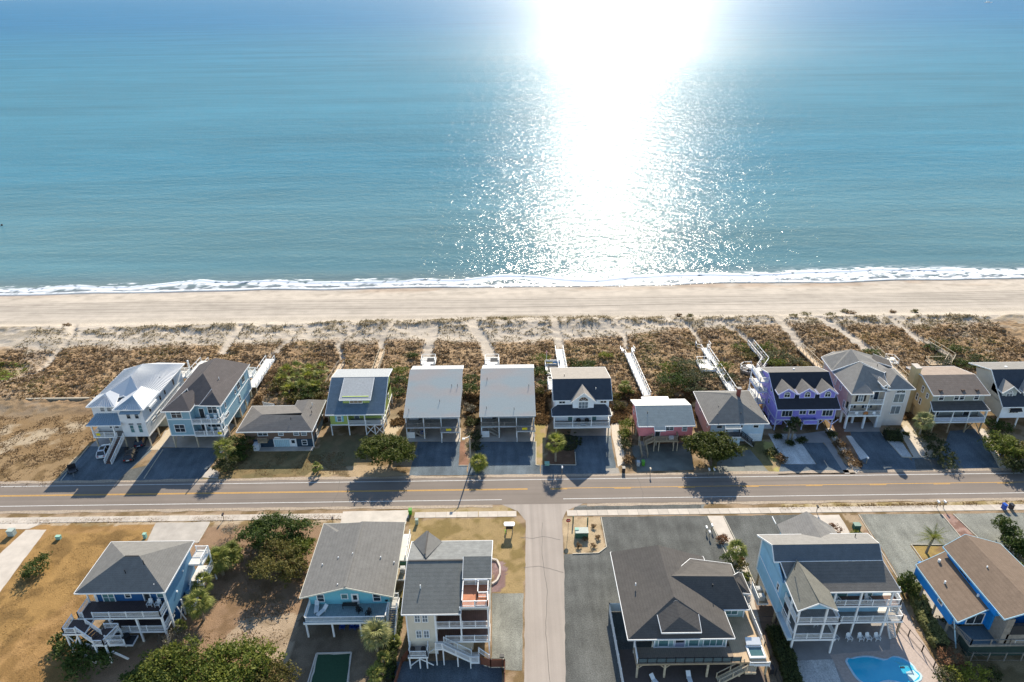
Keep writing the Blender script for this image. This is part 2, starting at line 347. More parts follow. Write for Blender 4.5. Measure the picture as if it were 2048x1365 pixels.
    # verges of the main road
    for pt, c, c2 in (([(-300, 1037), (685, 1028), (685, 1046), (-300, 1056)], C(0.40, 0.31, 0.21), C(0.24, 0.165, 0.075)), ([(820, 1018), (1030, 1012), (1020, 1030), (818, 1032)], C(0.33, 0.25, 0.14), C(0.22, 0.17, 0.06)),
            ([(1560, 1008), (2300, 998), (2300, 1018), (1560, 1022)], C(0.42, 0.33, 0.2), C(0.28, 0.21, 0.09)), ([(1150, 1012), (1405, 1008), (1405, 1026), (1150, 1030)], C(0.17, 0.18, 0.17), None)): area(pt, c, c2)
    return col * (0.86 + 0.28 * n3)[..., None]
def dune_field(X, Y):
    n1, n2, n3 = fbm(X, Y, 12, 4, 201), fbm(X, Y * 1.5, 3.0, 4, 202), fbm(X, Y * 1.4, 0.9, 3, 203)
    sx = sstep(10, 70, X)
    edge = 166.5 + 8 * sx + 5 * (fbm(X, Y * 0, 14, 3, 204) - 0.5)       # where brush thins to dune grass
    front = 181.5 - 1.5 * np.abs(X) / 60 + 5.0 * (fbm(X, Y * 0 + 5, 20, 4, 205) - 0.5) + 3 * np.exp(-((X - 12) / 40) ** 2)
    veg = np.zeros(X.shape); brush = sstep(edge + 2, edge - 2.5, Y + 6 * (n2 - 0.5))
    brush *= 1 - 0.75 * sstep(0.54, 0.64, 0.5 * n1 + 0.5 * n2) * (0.35 + 0.65 * sstep(95, 125, X))
    grass = sstep(front + 1.2, front - 0.6, Y) * sstep(0.42, 0.56, n2 * 0.6 + n3 * 0.4)
    grass = grass * (0.35 + 0.65 * sstep(170, 181, Y) + 0.2 * sx)
    path = np.zeros(X.shape)
    for w, p in PATHS:
        d = dist_line(X, Y, p) + 1.2 * (n3 - 0.5); path = np.maximum(path, sstep(w * 0.62 + 0.5, w * 0.62 - 0.2, d))
    left = inside(X, Y, gp([(-60, 790), (-60, 735), (30, 745), (60, 700), (0, 690), (100, 690), (140, 668), (150, 690), (110, 720), (90, 752)])) * 0.35
    brush = np.clip(brush * (1 - path) - left, 0, 1); grass = np.clip(grass * (1 - path), 0, 1)
    return brush, grass, path, n1, n2, n3
GREEN = gp([(-60, 722), (50, 733), (58, 745), (20, 768), (-60, 780)])
def build_ground():
    global GROUNDZ
    xs = np.arange(-185, 185.1, 0.36); ys = np.concatenate([np.arange(40, 126, 0.33), np.arange(126, 186.2, 0.42)])
    X, Y = np.meshgrid(xs, ys)
    brush, grass, path, n1, n2, n3 = dune_field(X, Y)
    up = sstep(133, 140, Y) * sstep(184.5, 178, Y)
    Z = up * (0.35 + 1.5 * (n1 - 0.35) + 0.55 * (n2 - 0.4) + 0.30 * brush * n3 * 2 + 0.35 * grass * n3 - 0.30 * path); Z = np.where(up > 0, np.maximum(Z, 0.02 * up), 0)
    Z = Z + 0.4 * np.exp(-((Y - 180.0 + 2 * n1) / 2.6) ** 2) * (0.4 + 1.0 * n2) * (1 - path)
    Z = np.where(Y > 183, Z * sstep(186, 183.5, Y), Z); Z = np.where(Y < 127, Z * 0, Z)
    sand = np.array((0.45, 0.39, 0.315)); c = np.ones(X.shape + (3,)) * sand * (0.92 + 0.16 * n3)[..., None]
    c *= (1 - 0.10 * sstep(0.45, 0.7, n1))[..., None]
    g = grass[..., None]; c = c * (1 - 0.68 * g) + np.array((0.205, 0.155, 0.085)) * 0.68 * g
    hue = fbm(X, Y, 7, 3, 208)[..., None]; bc = np.array((0.19, 0.115, 0.058)) * hue * 2 * 0.62 + np.array((0.28, 0.19, 0.10)) * (1 - hue) * 2 * 0.55
    bc = bc * (0.55 + 0.9 * n3)[..., None]; b = brush[..., None]; c = c * (1 - 0.93 * b) + bc * 0.93 * b
    gm = (inside(X + 2 * (n2 - .5), Y + 2 * (n3 - .5), GREEN) * sstep(0.35, 0.5, n2))[..., None]; c = c * (1 - gm) + np.array((0.10, 0.15, 0.015)) * gm
    lc = lot_colour(X, Y); w = sstep(137, 131, Y + 4 * (n2 - 0.5))[..., None]
    brushy = sstep(126, 131, Y + 5 * (n1 - .5))[..., None] * sstep(-94, -88, X)[..., None]
    lc = lc * (1 - 0.75 * brushy) + np.array((0.15, 0.11, 0.06)) * (0.7 + 0.6 * n3)[..., None] * 0.75 * brushy
    c = c * (1 - w) + lc * w
    GROUNDZ = (xs, ys, Z)
    link('ground', grid_mesh('ground', X, Y, Z, attrmat('ground_earth', bump=0.7), c.reshape(-1, 3)), kind='structure')
    # far ends and the land behind the camera, so the ground reaches beyond every edge
    mb = MB()
    for a in ((-4000, -400, 4000, 40), (-4000, 40, -185, 186), (185, 40, 4000, 186)): mb.face((a[0], a[1], -.02), (a[2], a[1], -.02), (a[2], a[3], -.02), (a[0], a[3], -.02))
    mb.build('terrain', mat('outer_earth', (0.22, 0.16, 0.10), var=0.4, scale=0.05), kind='structure')
    # beach
    xs = np.concatenate([-np.geomspace(4000, 240, 12), np.arange(-236, 237, 1.0), np.geomspace(240, 4000, 12)]); ys = np.arange(185.8, 214.1, 0.16)
    X, Y = np.meshgrid(xs, ys); n1, n2, n3 = fbm(X, Y * 3, 22, 4, 301), fbm(X, Y * 3, 6, 4, 302), fbm(X, Y, 1.5, 3, 303)
    Z = -0.05 - 0.72 * sstep(196, 211.5, Y) + 0.05 * (n2 - 0.5)
    Z = np.where(Y < 187, Z * sstep(185.8, 187, Y), Z)
    c = np.ones(X.shape + (3,)) * np.array((0.455, 0.395, 0.325)); c *= (0.90 + 0.2 * n1)[..., None]; c *= (0.96 + 0.08 * n2)[..., None]
    c *= (1 - 0.16 * sstep(.5, .7, fbm(X, Y * 1.6, 3.2, 4, 340)) * sstep(198, 203, Y))[..., None]; c *= (1 - 0.10 * sstep(.5, .66, fbm(X, Y * 4, 9, 4, 341)))[..., None]
    warm = sstep(0.52, 0.66, fbm(X, Y * 2.5, 15, 3, 304)) * sstep(203, 208, Y); c = c * (1 - 0.22 * warm[..., None] * np.array((0.6, 1.0, 1.3)))
    c *= (1 - 0.10 * sstep(189, 194, Y) * sstep(201, 195, Y))[..., None]
    wet = sstep(-1.9, -0.5, Y - shore_y(X) + 1.0 * (fbm(X, X * 0, 18, 3, 305) - 0.5)) * (0.35 + 0.65 * sstep(20, -20, X)); c = c * (1 - wet[..., None]) + np.array((0.19, 0.185, 0.20)) * wet[..., None]
    for k, (y0, dpt, wv) in enumerate(((199.2, 0.6, 0.7), (198.0, 0.6, 0.7), (194.2, 0.35, 0.5), (193.0, 0.55, 0.9), (191.6, 0.55, 0.9), (190.6, 0.25, 0.4), (196.3, 0.25, 0.3), (189.3, .3, .8))):
        yy = y0 + wv * 2.4 * (fbm(X, X * 0 + (k // 2), 90, 2, 310 + k // 2) - 0.5) * 2 - 0.7
        c *= (1 - dpt * np.exp(-((Y - yy) / 0.17) ** 2) * (0.45 + 0.55 * sstep(0.35, 0.6, fbm(X, X * 0, 30, 3, 320 + k))))[..., None]
    spk = sstep(0.73, 0.80, fbm(X, Y * 2.5, 1.3, 2, 330)) * sstep(200, 203, Y) * 0.25; c *= (1 - spk)[..., None]
    link('beach', grid_mesh('beach', X, Y, Z, attrmat('beach_sand', bump=0.35, famp=0.07, bscale=3), c.reshape(-1, 3)), kind='structure')
build_ground()
def ground_z(x, y):
    xs, ys, Z = GROUNDZ; i = int(np.clip(np.searchsorted(xs, x), 0, len(xs) - 1)); j = int(np.clip(np.searchsorted(ys, y), 0, len(ys) - 1)); return float(Z[j, i])

# ------------------------------------------------------------------ paved and gravelled sheets
def sheet(name, m, px, z, jit=0.12, kind='structure', world=False, parent=None):
    P = [Vector(p) if world else G(*p) for p in px]; out = []; n = len(P)
    for i in range(n):
        a, b = P[i], P[(i + 1) % n]; L = (b - a).length; k = max(1, int(L / 0.7)); nn = Vector((-(b - a).y, (b - a).x, 0)).normalized() if L else Vector()
        for j in range(k):
            p = a.lerp(b, j / k); o = (float(fbm(np.array([p.x]), np.array([p.y]), 1.3, 2, 77)[0]) - 0.5) * 2 * jit if j else 0
            out.append((p.x + nn.x * o, p.y + nn.y * o, z))
    area = sum(out[i][0] * out[(i + 1) % len(out)][1] - out[(i + 1) % len(out)][0] * out[i][1] for i in range(len(out)))
    if area < 0: out.reverse()
    return MB().face(*out).build(name, m, parent, kind)
def roadmat(name, col, var, tracks=None):
    mt, t, b = nt(name); tc = t.nodes.new('ShaderNodeTexCoord'); co = tc.outputs['Object']
    n1 = noise_node(t, 0.12, 4, co); n2 = noise_node(t, 12.0, 2, co, 0.8)
    mp = t.nodes.new('ShaderNodeMapping'); mp.inputs['Scale'].default_value = (0.015, 0.9, 1) if tracks != 'y' else (0.9, 0.015, 1); t.links.new(co, mp.inputs[0]); n3 = noise_node(t, 1.0, 3, mp.outputs[0])
    c = mix_mul(t, tuple(col), ramp01(t, n1.outputs[0], 1 - var, 1 + var)); c = mix_mul(t, c, ramp01(t, n2.outputs[0], 0.92, 1.08)); c = mix_mul(t, c, ramp01(t, n3.outputs[0], 0.86, 1.10))
    t.links.new(c, b.inputs['Base Color']); b.inputs['Roughness'].default_value = 0.85; b.inputs['Specular IOR Level'].default_value = 0.25; return mt
def gravelmat(name, col):
    mt, t, b = nt(name); tc = t.nodes.new('ShaderNodeTexCoord'); co = tc.outputs['Object']
    n1 = noise_node(t, 0.22, 5, co); n2 = noise_node(t, 5.5, 3, co, 0.85)
    mp = t.nodes.new('ShaderNodeMapping'); mp.inputs['Scale'].default_value = (0.9, 0.12, 1); mp.inputs['Rotation'].default_value = (0, 0, 0.2); t.links.new(co, mp.inputs[0]); n3 = noise_node(t, 1.0, 4, mp.outputs[0])
    c = mix_mul(t, tuple(col), ramp01(t, n1.outputs[0], 0.74, 1.26)); c = mix_mul(t, c, ramp01(t, n2.outputs[0], 0.55, 1.45)); c = mix_mul(t, c, ramp01(t, n3.outputs[0], 0.84, 1.16))
    t.links.new(c, b.inputs['Base Color']); b.inputs['Roughness'].default_value = 0.95; b.inputs['Specular IOR Level'].default_value = 0.1
    bp = t.nodes.new('ShaderNodeBump'); bp.inputs['Strength'].default_value = 0.5; bp.inputs['Distance'].default_value = 0.06; t.links.new(n2.outputs[0], bp.inputs['Height']); t.links.new(bp.outputs[0], b.inputs['Normal']); return mt
ASPH = roadmat('asphalt', (0.190, 0.158, 0.132), 0.07); STREET = roadmat('street_asphalt', (0.33, 0.285, 0.245), 0.08, 'y')
GRV = gravelmat('blue_gravel', (0.108, 0.110, 0.102)); GRVL = gravelmat('pale_gravel', (0.215, 0.215, 0.185)); PEB = gravelmat('white_pebble', (0.50, 0.49, 0.46)); GRVB = gravelmat('dark_gravel', (0.112, 0.136, 0.152))
CONC = mat('concrete', (0.50, 0.44, 0.37), var=0.12, scale=0.5, fine=0.06); CONC2 = mat('old_concrete', (0.40, 0.36, 0.31), var=0.16, scale=0.4, fine=0.08); CONCG = mat('grey_concrete', (0.30, 0.28, 0.26), var=0.12, scale=0.5, fine=0.06)
LINEW = mat('line_white', (0.62, 0.61, 0.58), var=0.15, scale=2, fine=0.1); LINEY = mat('line_yellow', (0.62, 0.33, 0.05), var=0.15, scale=2, fine=0.1)
TIMBER = mat('edging_timber', (0.50, 0.45, 0.36), var=0.15)
def ribbon(name, m, ya, yb, x0, x1, z, kind='structure', parent=None):
    mb = MB(); xs = np.linspace(x0, x1, max(2, int(abs(x1 - x0) / 6)))
    for a, b in zip(xs, xs[1:]): mb.face((a, ya, z), (b, ya, z), (b, yb, z), (a, yb, z))
    return mb.build(name, m, parent, kind)
road = ribbon('road', ASPH, 101.05, 109.15, -600, 600, 0.020)
ribbon('white_line', LINEW, 108.22, 108.36, -600, 600, 0.026, parent=road); ribbon('white_line', LINEW, 102.35, 102.49, -600, -2.3, 0.026, parent=road)
ribbon('white_line', LINEW, 102.35, 102.49, 9.2, 600, 0.026, parent=road)
ribbon('yellow_line', LINEY, 105.26, 105.38, -600, 2.6, 0.026, parent=road); ribbon('yellow_line', LINEY, 105.50, 105.62, -600, 2.6, 0.026, parent=road)
ribbon('yellow_line', LINEY, 105.50, 105.62, 6.9, 600, 0.026, parent=road)
for k in range(9): ribbon('yellow_dash', LINEY, 105.24, 105.37, 7.0 + k * 12.2, 10.2 + k * 12.2, 0.026, parent=road)
sheet('side_street', STREET, [(0.3, 40, 0), (6.2, 40, 0), (8.6, 96.5, 0), (9.5, 99, 0), (13, 101.2, 0), (-2.5, 101.2, 0), (0.6, 99.2, 0), (2.05, 96.5, 0)], 0.014, 0.10, world=True)
for nm, yy, sg, a0, b0 in (('sand_shoulder', 109.2, 1, -200, 200), ('sand_shoulder', 101.0, -1, -200, -3.5), ('sand_shoulder', 101.0, -1, 13.5, 200)):
    xs_ = np.arange(a0, b0, 0.5); e_ = 0.34 * (fbm(xs_, xs_ * 0 + yy, 3.0, 4, 700 + sg) - 0.35); o_ = 0.9 * fbm(xs_, xs_ * 0 + yy, 4.0, 4, 720 + sg); mb_ = MB()
    for i_ in range(len(xs_) - 1):
        q = [(xs_[i_], yy - sg * e_[i_], .024), (xs_[i_ + 1], yy - sg * e_[i_ + 1], .024), (xs_[i_ + 1], yy + sg * (.25 + o_[i_ + 1]), .024), (xs_[i_], yy + sg * (.25 + o_[i_]), .024)]
        mb_.face(*(q if sg > 0 else q[::-1]))
    mb_.build(nm, mat('shoulder_sand', (.34, .27, .20), fine=.2, var=.25), None, 'structure')
CR = mat('crack_tar', (.13, .115, .10)); 
for k_, pts_ in enumerate(([(1.0, 92.3), (3.2, 92.0), (5.0, 92.5), (7.9, 91.6)], [(1.4, 85.2), (4.0, 85.5), (6.0, 84.8), (7.9, 84.0)], [(5.0, 96), (4.6, 88), (5.1, 80), (4.4, 72), (4.7, 62)], [(-60, 103.4), (-40, 103.5), (-22, 103.3)], [(14, 107), (40, 106.9), (66, 107.1)], [(24, 101.3), (24.4, 104), (24.2, 108.9)], [(-34, 101.3), (-33.6, 105), (-34.1, 108.9)])):
    mb_ = MB()
    for a_, b_ in zip(pts_, pts_[1:]):
        n_ = 8
        for i_ in range(n_):
            f_ = lambda t: Vector((a_[0] + (b_[0] - a_[0]) * t + .22 * (float(fbm(np.array([a_[0] * 3 + t * 5]), np.array([k_ * 7.0]), 1, 2, 9)[0]) - .5) * (0 < t < 1), a_[1] + (b_[1] - a_[1]) * t + .22 * (float(fbm(np.array([t * 5 + a_[1]]), np.array([k_ * 3.0]), 1, 2, 8)[0]) - .5) * (0 < t < 1), .027))
            p_, q_ = f_(i_ / n_), f_((i_ + 1) / n_); c_ = Vector((-(q_ - p_).y, (q_ - p_).x, 0)).normalized() * .035; mb_.face(p_ - c_, q_ - c_, q_ + c_, p_ + c_)
    mb_.build('road_crack', CR, road)
# sidewalk: separate slabs with open joints
sw = thing('sidewalk', (0, 0, 0), None, None); sw['kind'] = 'structure'
def slabs(x0, x1, w=1.85):
    n = max(1, round((x1 - x0) / w)); w = (x1 - x0) / n
    for i in range(n):
        a = x0 + i * w; o = link('slab', SLAB_ME[random.randrange(5)], sw, 'structure'); o.location = (a + w / 2, 98.45, 0.0); o.scale = ((w - 0.035) / 1.8, 1, 1)
SLAB_ME = []
for k in range(5):
    f = random.uniform(0.86, 1.12); SLAB_ME.append(MB().box(-0.9, -0.75, 0, 0.9, 0.75, 0.05).mesh('slab', mat('slab_concrete_%s' % 'abcde'[k], (0.50 * f, 0.44 * f, 0.37 * f), var=0.1, scale=0.8, fine=0.05)))
slabs(-96, -19.2); slabs(-6.2 - 0.3, 0.4); slabs(9.6, 96.5); slabs(-18.2, -6.6)
# ------------------------------------------------------------------ building components
WHITE = mat('white_trim', (0.80, 0.80, 0.78), rough=0.55, var=0.05, scale=1.5); WVINYL = mat('white_vinyl', (0.72, 0.73, 0.72), rough=0.5, var=0.04)
GLASS = mat('window_glass', (0.030, 0.038, 0.045), rough=0.08, var=0.5, scale=0.7, spec=0.8); GLASSB = mat('blind_glass', (0.17, 0.20, 0.22), rough=0.12, var=0.25, scale=1.0, spec=0.8)
GLASST = mat('teal_glass', (0.10, 0.20, 0.20), rough=0.1, var=0.25, scale=1.0, spec=0.8)
WOOD = mat('weathered_wood', (0.34, 0.27, 0.18), var=0.22, scale=2, fine=0.1); WOODL = mat('pale_wood', (0.52, 0.43, 0.30), var=0.2, scale=2, fine=0.08); WOODG = mat('grey_wood', (0.26, 0.235, 0.20), var=0.22, scale=2, fine=0.1)
DECKW = mat('white_deck', (0.66, 0.63, 0.57), var=0.12, scale=1.2, rows=(1, 0.29, 0.10)); DECKG = mat('grey_deck', (0.30, 0.28, 0.255), var=0.16, scale=1.2, rows=(0, 0.29, 0.12)); DECKB = mat('brown_deck', (0.17, 0.10, 0.075), var=0.15, scale=1.2, rows=(0, 0.29, 0.15))
DECKT = mat('tan_deck', (0.50, 0.37, 0.235), var=0.14, scale=1.2, rows=(0, 0.29, 0.12)); DECKR = mat('red_deck', (0.42, 0.17, 0.09), var=0.12, scale=1.2, rows=(1, 0.29, 0.15))
SOFF = mat('soffit', (0.42, 0.41, 0.39)); DARK = mat('dark_recess', (0.035, 0.037, 0.04)); BLACK = mat('black_metal', (0.025, 0.025, 0.027), rough=0.4)
def shingle(name, c, var=0.10): return mat(name, c, rough=0.92, var=var, scale=1.1, bump=0.5, bscale=7, fine=0.16, spec=0.15, rows=(2, 0.17, 0.10))
SH_GREY = shingle('shingle_grey', (0.170, 0.164, 0.152)); SH_DARK = shingle('shingle_charcoal', (0.096, 0.088, 0.080)); SH_BROWN = shingle('shingle_brown', (0.185, 0.150, 0.125)); SH_SHADE_SLATE = shingle('shingle_shade_slate', (0.105, 0.125, 0.145)); SH_LIGHT = shingle('shingle_pale', (0.185, 0.19, 0.185), 0.14); SH_TAUPE = shingle('shingle_taupe', (0.155, 0.145, 0.135)); SH_TAN = shingle('shingle_tan', (0.30, 0.24, 0.195)); SH_MID = shingle('shingle_mid', (0.155, 0.142, 0.125)); SH_CLAY = shingle('shingle_clay', (0.185, 0.135, 0.098)); SH_PLUM = shingle('shingle_plum', (0.10, 0.088, 0.085))
def siding(name, c): return mat(name, c, rough=0.6, var=0.07, scale=0.8, rows=(2, 0.2, 0.10), spec=0.25)
_WC = {}
ROT = {'S': 0.0, 'E': math.pi / 2, 'N': math.pi, 'W': -math.pi / 2}
def win_mesh(w, h, nx, ny, trim, glass, style):
    key = (w, h, nx, ny, trim.name, glass.name, style)
    if key in _WC: return _WC[key]
    f = 0.11; a = MB()
    if style == 'arch':
        n = 12; R = w / 2
        for i in range(n):
            t0, t1 = math.pi * i / n, math.pi * (i + 1) / n
            q = [((R + f) * math.cos(t0), (R + f) * math.sin(t0)), ((R + f) * math.cos(t1), (R + f) * math.sin(t1)), (R * math.cos(t1), R * math.sin(t1)), (R * math.cos(t0), R * math.sin(t0))]
            a.prism([(x, -0.08, h + z) for x, z in q], d=(0, 0.07, 0))
        for k in range(1, 4):
            t = math.pi * k / 4; a.bar((0, -0.05, h), (R * math.cos(t), -0.05, h + R * math.sin(t)), 0.035, 0.05)
        pane = MB().prism([(R * math.cos(math.pi * i / n), -0.03, h + R * math.sin(math.pi * i / n)) for i in range(n + 1)], d=(0, 0.04, 0))
        hh = h
    else: pane = MB(); hh = h
    a.box(-w / 2 - f, -0.08, -f, -w / 2, 0.01, hh + f if style != 'arch' else hh); a.box(w / 2, -0.08, -f, w / 2 + f, 0.01, hh + f if style != 'arch' else hh)
    a.box(-w / 2, -0.08, -f, w / 2, 0.01, 0); a.box(-w / 2, -0.08, hh, w / 2, 0.01, hh + f * (0.6 if style == 'arch' else 1))
    for i in range(1, nx): x = -w / 2 + w * i / nx; a.box(x - 0.035, -0.055, 0, x + 0.035, 0.01, hh)
    for i in range(1, ny): z = hh * i / ny; a.box(-w / 2, -0.05, z - 0.03, w / 2, 0.01, z + 0.03)
    if style == 'transom': a.box(-w / 2, -0.07, hh * 0.8 - 0.05, w / 2, 0.01, hh * 0.8 + 0.05)
    pane.box(-w / 2, -0.035, 0, w / 2, 0.005, hh)
    _WC[key] = (a.mesh('window', trim), pane.mesh('pane', glass)); return _WC[key]
class House:
    def __init__(s, name, x, y, label, cat='house', group=None, z=0.0):
        s.o = Vector((x, y, z)); s.r = thing(name, s.o, label, cat, group)
    def lp(s, p): return tuple(Vector(p) - s.o)
    def put(s, mb, name, m, kind=None, smooth=False, parent=None):
        mb.v = [s.lp(p) for p in mb.v]
        return mb.build(name, m, parent or s.r, kind, smooth)
    def wall(s, m, x0, y0, z0, x1, y1, z1, name='wall'): return s.put(MB().box(x0, y0, z0, x1, y1, z1), name, m)
    def gable(s, m, p0, p1, zr, axis='x', th=0.1, name='gable_wall'):
        """triangular wall between p0 and p1 (3D, same z), apex at zr half way."""
        a, b = Vector(p0), Vector(p1); c = (a + b) / 2; c.z = zr; d = (0, th, 0) if abs(b.y - a.y) < 0.1 else (th, 0, 0)
        return s.put(MB().prism([a, b, c], d=d), name, m)
    def win(s, face, x, y, z, w, h, nx=1, ny=2, trim=None, glass=None, style='', name='window'):
        f, p = win_mesh(w, h, nx, ny, trim or WHITE, glass or GLASS, style)
        o = link(name, f, s.r); o.location = s.lp((x, y, z)); o.rotation_euler = (0, 0, ROT[face]); link('pane', p, o); return o
    def door(s, face, x, y, z, w=0.95, h=2.1, m=None, glass=True):
        key = ('door', w, h, (m or WHITE).name, glass)
        if key not in _WC:
            d = MB().box(-w / 2, -0.06, 0, w / 2, 0.01, h); g = MB().box(-w / 2 + 0.15, -0.075, 0.9 if glass else 1.5, w / 2 - 0.15, -0.05, h - 0.2)
            fr = MB().box(-w / 2 - .1, -0.09, 0, -w / 2, .01, h + .1).box(w / 2, -0.09, 0, w / 2 + .1, .01, h + .1).box(-w / 2, -0.09, h, w / 2, .01, h + .1)
            _WC[key] = (d.mesh('door', m or WHITE), g.mesh('door_pane', GLASS), fr.mesh('door_frame', WHITE))
        d, g, fr = _WC[key]; o = link('door', d, s.r); o.location = s.lp((x, y, z)); o.rotation_euler = (0, 0, ROT[face]); link('door_pane', g, o); link('door_frame', fr, o)
    def roof(s, faces, m, th=0.17, trim=None, name='roof', fascia=True, edges=None):
        mb = MB()
        for f in faces: mb.prism(f, dz=th)
        r = s.put(mb, name, m)
        if fascia:
            cnt = {}
            for f in faces:
                for i in range(len(f)):
                    a, b = tuple(round(v, 2) for v in f[i]), tuple(round(v, 2) for v in f[(i + 1) % len(f)])
                    cnt[tuple(sorted((a, b)))] = cnt.get(tuple(sorted((a, b))), 0) + 1
            fb = MB(); c = Vector([sum(p[i] for f in faces for p in f) / sum(len(f) for f in faces) for i in range(3)])
            zs_ = [q[2] for f in faces for q in f]; zt, zb_ = max(zs_), min(zs_)
            for (a, b), k in cnt.items():
                if k == 1 and not (abs(a[2] - b[2]) < .05 and a[2] > zt - .08 and zt - zb_ > .2):
                    a, b = Vector(a), Vector(b); d = (b - a).normalized(); n = Vector((d.y, -d.x, 0))
                    if n.length < 1e-3: continue
                    n.normalize()
                    if n.dot(a - c) < 0: n = -n
                    o = n * 0.035 - Vector((0, 0, 0.105)); fb.bar(a + o - d * 0.03, b + o + d * 0.03, 0.07, 0.23)
            s.put(fb, 'fascia', trim or WHITE)
        return r
    def hip(s, m, x0, x1, y0, y1, ze, zr, r0, r1, **k):
        """ridge from r0=(x,y) to r1=(x,y)."""
        A, B, C, D = (x0, y0, ze), (x1, y0, ze), (x1, y1, ze), (x0, y1, ze); p, q = (*r0, zr), (*r1, zr)
        if abs(r1[0] - r0[0]) >= abs(r1[1] - r0[1]) and r0 != r1: F = [[A, B, q, p], [B, C, q], [C, D, p, q], [D, A, p]]
        elif r0 != r1: F = [[A, B, p], [B, C, q, p], [C, D, q], [D, A, p, q]]
        else: F = [[A, B, p], [B, C, p], [C, D, p], [D, A, p]]
        return s.roof(F, m, **k)
    def rail(s, p, q, h=1.0, m=None, post=2.3, bal=0.16, closed=False, ends=True, bm=None):
        m = m or WHITE; p, q = Vector(p), Vector(q); L = (q - p).length; d = (q - p) / L; up = Vector((0, 0, 1)); mb = MB()
        n = max(1, round(L / post)); mb.bar(p + up * (h - .03), q + up * (h - .03), 0.11, 0.06); mb.bar(p + up * 0.12, q + up * 0.12, 0.06, 0.07)
        for i in range(n + 1):
            if not ends and i in (0, n): continue
            c = p + d * (L * i / n); mb.box(c.x - .06, c.y - .06, c.z - 0.02, c.x + .06, c.y + .06, c.z + h + 0.07)
        r = s.put(mb, 'railing', m)
        if closed: s.put(MB().bar(p + up * (h / 2 + .03), q + up * (h / 2 + .03), 0.03, h - 0.2), 'rail_panel', bm or m, parent=r)
        elif bal:
            b = MB(); k = max(2, int(L / bal))
            for i in range(1, k):
                c = p + d * (L * i / k); b.box(c.x - .022, c.y - .022, c.z + .14, c.x + .022, c.y + .022, c.z + h - .05)
            o = s.put(b, 'baluster_row', bm or m, kind='stuff'); o.parent = r
        return r
    def rails(s, pts, **k):
        for a, b in zip(pts, pts[1:]): s.rail(a, b, **k)
    def pile(s, x, y, z1, z0=-0.2, w=0.24, m=None, name='piling'): return s.put(MB().box(x - w / 2, y - w / 2, z0, x + w / 2, y + w / 2, z1), name, m or WOOD)
    def piles(s, xs, ys, z1, **k):
        for x in xs:
            for y in ys: s.pile(x, y, z1, **k)
    def bar(s, p, q, w=0.12, h=None, m=None, name='beam'): return s.put(MB().bar(p, q, w, h), name, m or WHITE)
    def xbrace(s, x0, x1, y, z0, z1, m=None):
        s.bar((x0, y, z0), (x1, y, z1), 0.1, 0.14, m, 'brace'); s.bar((x0, y + 0.1, z1), (x1, y + 0.1, z0), 0.1, 0.14, m, 'brace')
    def deck(s, m, x0, y0, x1, y1, z, rim=None, th=0.12, name='deck'):
        s.put(MB().box(x0, y0, z - th, x1, y1, z), name, m); r = rim or WHITE; f = MB()
        f.box(x0 - .05, y0 - .05, z - .32, x1 + .05, y0 - .002, z - .01); f.box(x0 - .05, y1 + .002, z - .32, x1 + .05, y1 + .05, z - .01); f.box(x0 - .05, y0, z - .32, x0 - .002, y1, z - .01); f.box(x1 + .002, y0, z - .32, x1 + .05, y1, z - .01)
        s.put(f, 'deck_rim', r)
    def stairs(s, top, bot, w, m=None, rail=True, trim=None, dirn=None, bal=0.16):
        """straight flight; w is measured across."""
        t, b = Vector(top), Vector(bot); d = b - t; run = Vector((d.x, d.y, 0)).normalized(); c = Vector((-run.y, run.x, 0)); n = max(2, round(-d.z / 0.19)); st = MB(); tr = MB()
        for sgn in (-1, 1): st.bar(t + c * sgn * w / 2 - Vector((0, 0, .1)), b + c * sgn * w / 2, 0.06, 0.28)
        for i in range(n):
            p = t + d * ((i + 0.5) / n); L = Vector((d.x, d.y, 0)).length / n; e = run * L * 0.55
            tr.prism([p - e - c * w / 2 * .96, p + e - c * w / 2 * .96, p + e + c * w / 2 * .96, p - e + c * w / 2 * .96], dz=0.06)
        r = s.put(st, 'stair_stringer', trim or WHITE); o = s.put(tr, 'tread_run', m or DECKG, kind='stuff'); o.parent = r
        if rail:
            for sgn in (-1, 1): s.rail(t + c * sgn * w / 2, b + c * sgn * w / 2, m=trim or WHITE, bal=bal, post=1.9)
    def vent(s, x, y, z, m=None, h=0.45, r=0.07): s.put(MB().cyl(x, y, z - 0.2, z + h, r, n=6), 'vent_pipe', m or BLACK)
    def ac(s, x, y, z=0): s.put(MB().box(x - .4, y - .4, z, x + .4, y + .4, z + .8).cyl(x, y, z + .8, z + .84, .3, n=10), 'air_conditioner', mat('ac_grey', (0.45, 0.45, 0.43)))
def yellow_sign(h, x, y, z):
    h.put(MB().box(x - 0.55, y - .05, z, x + 0.55, y, z + 0.5), 'notice_board', mat('yellow_notice', (0.75, 0.60, 0.03), var=0.02))
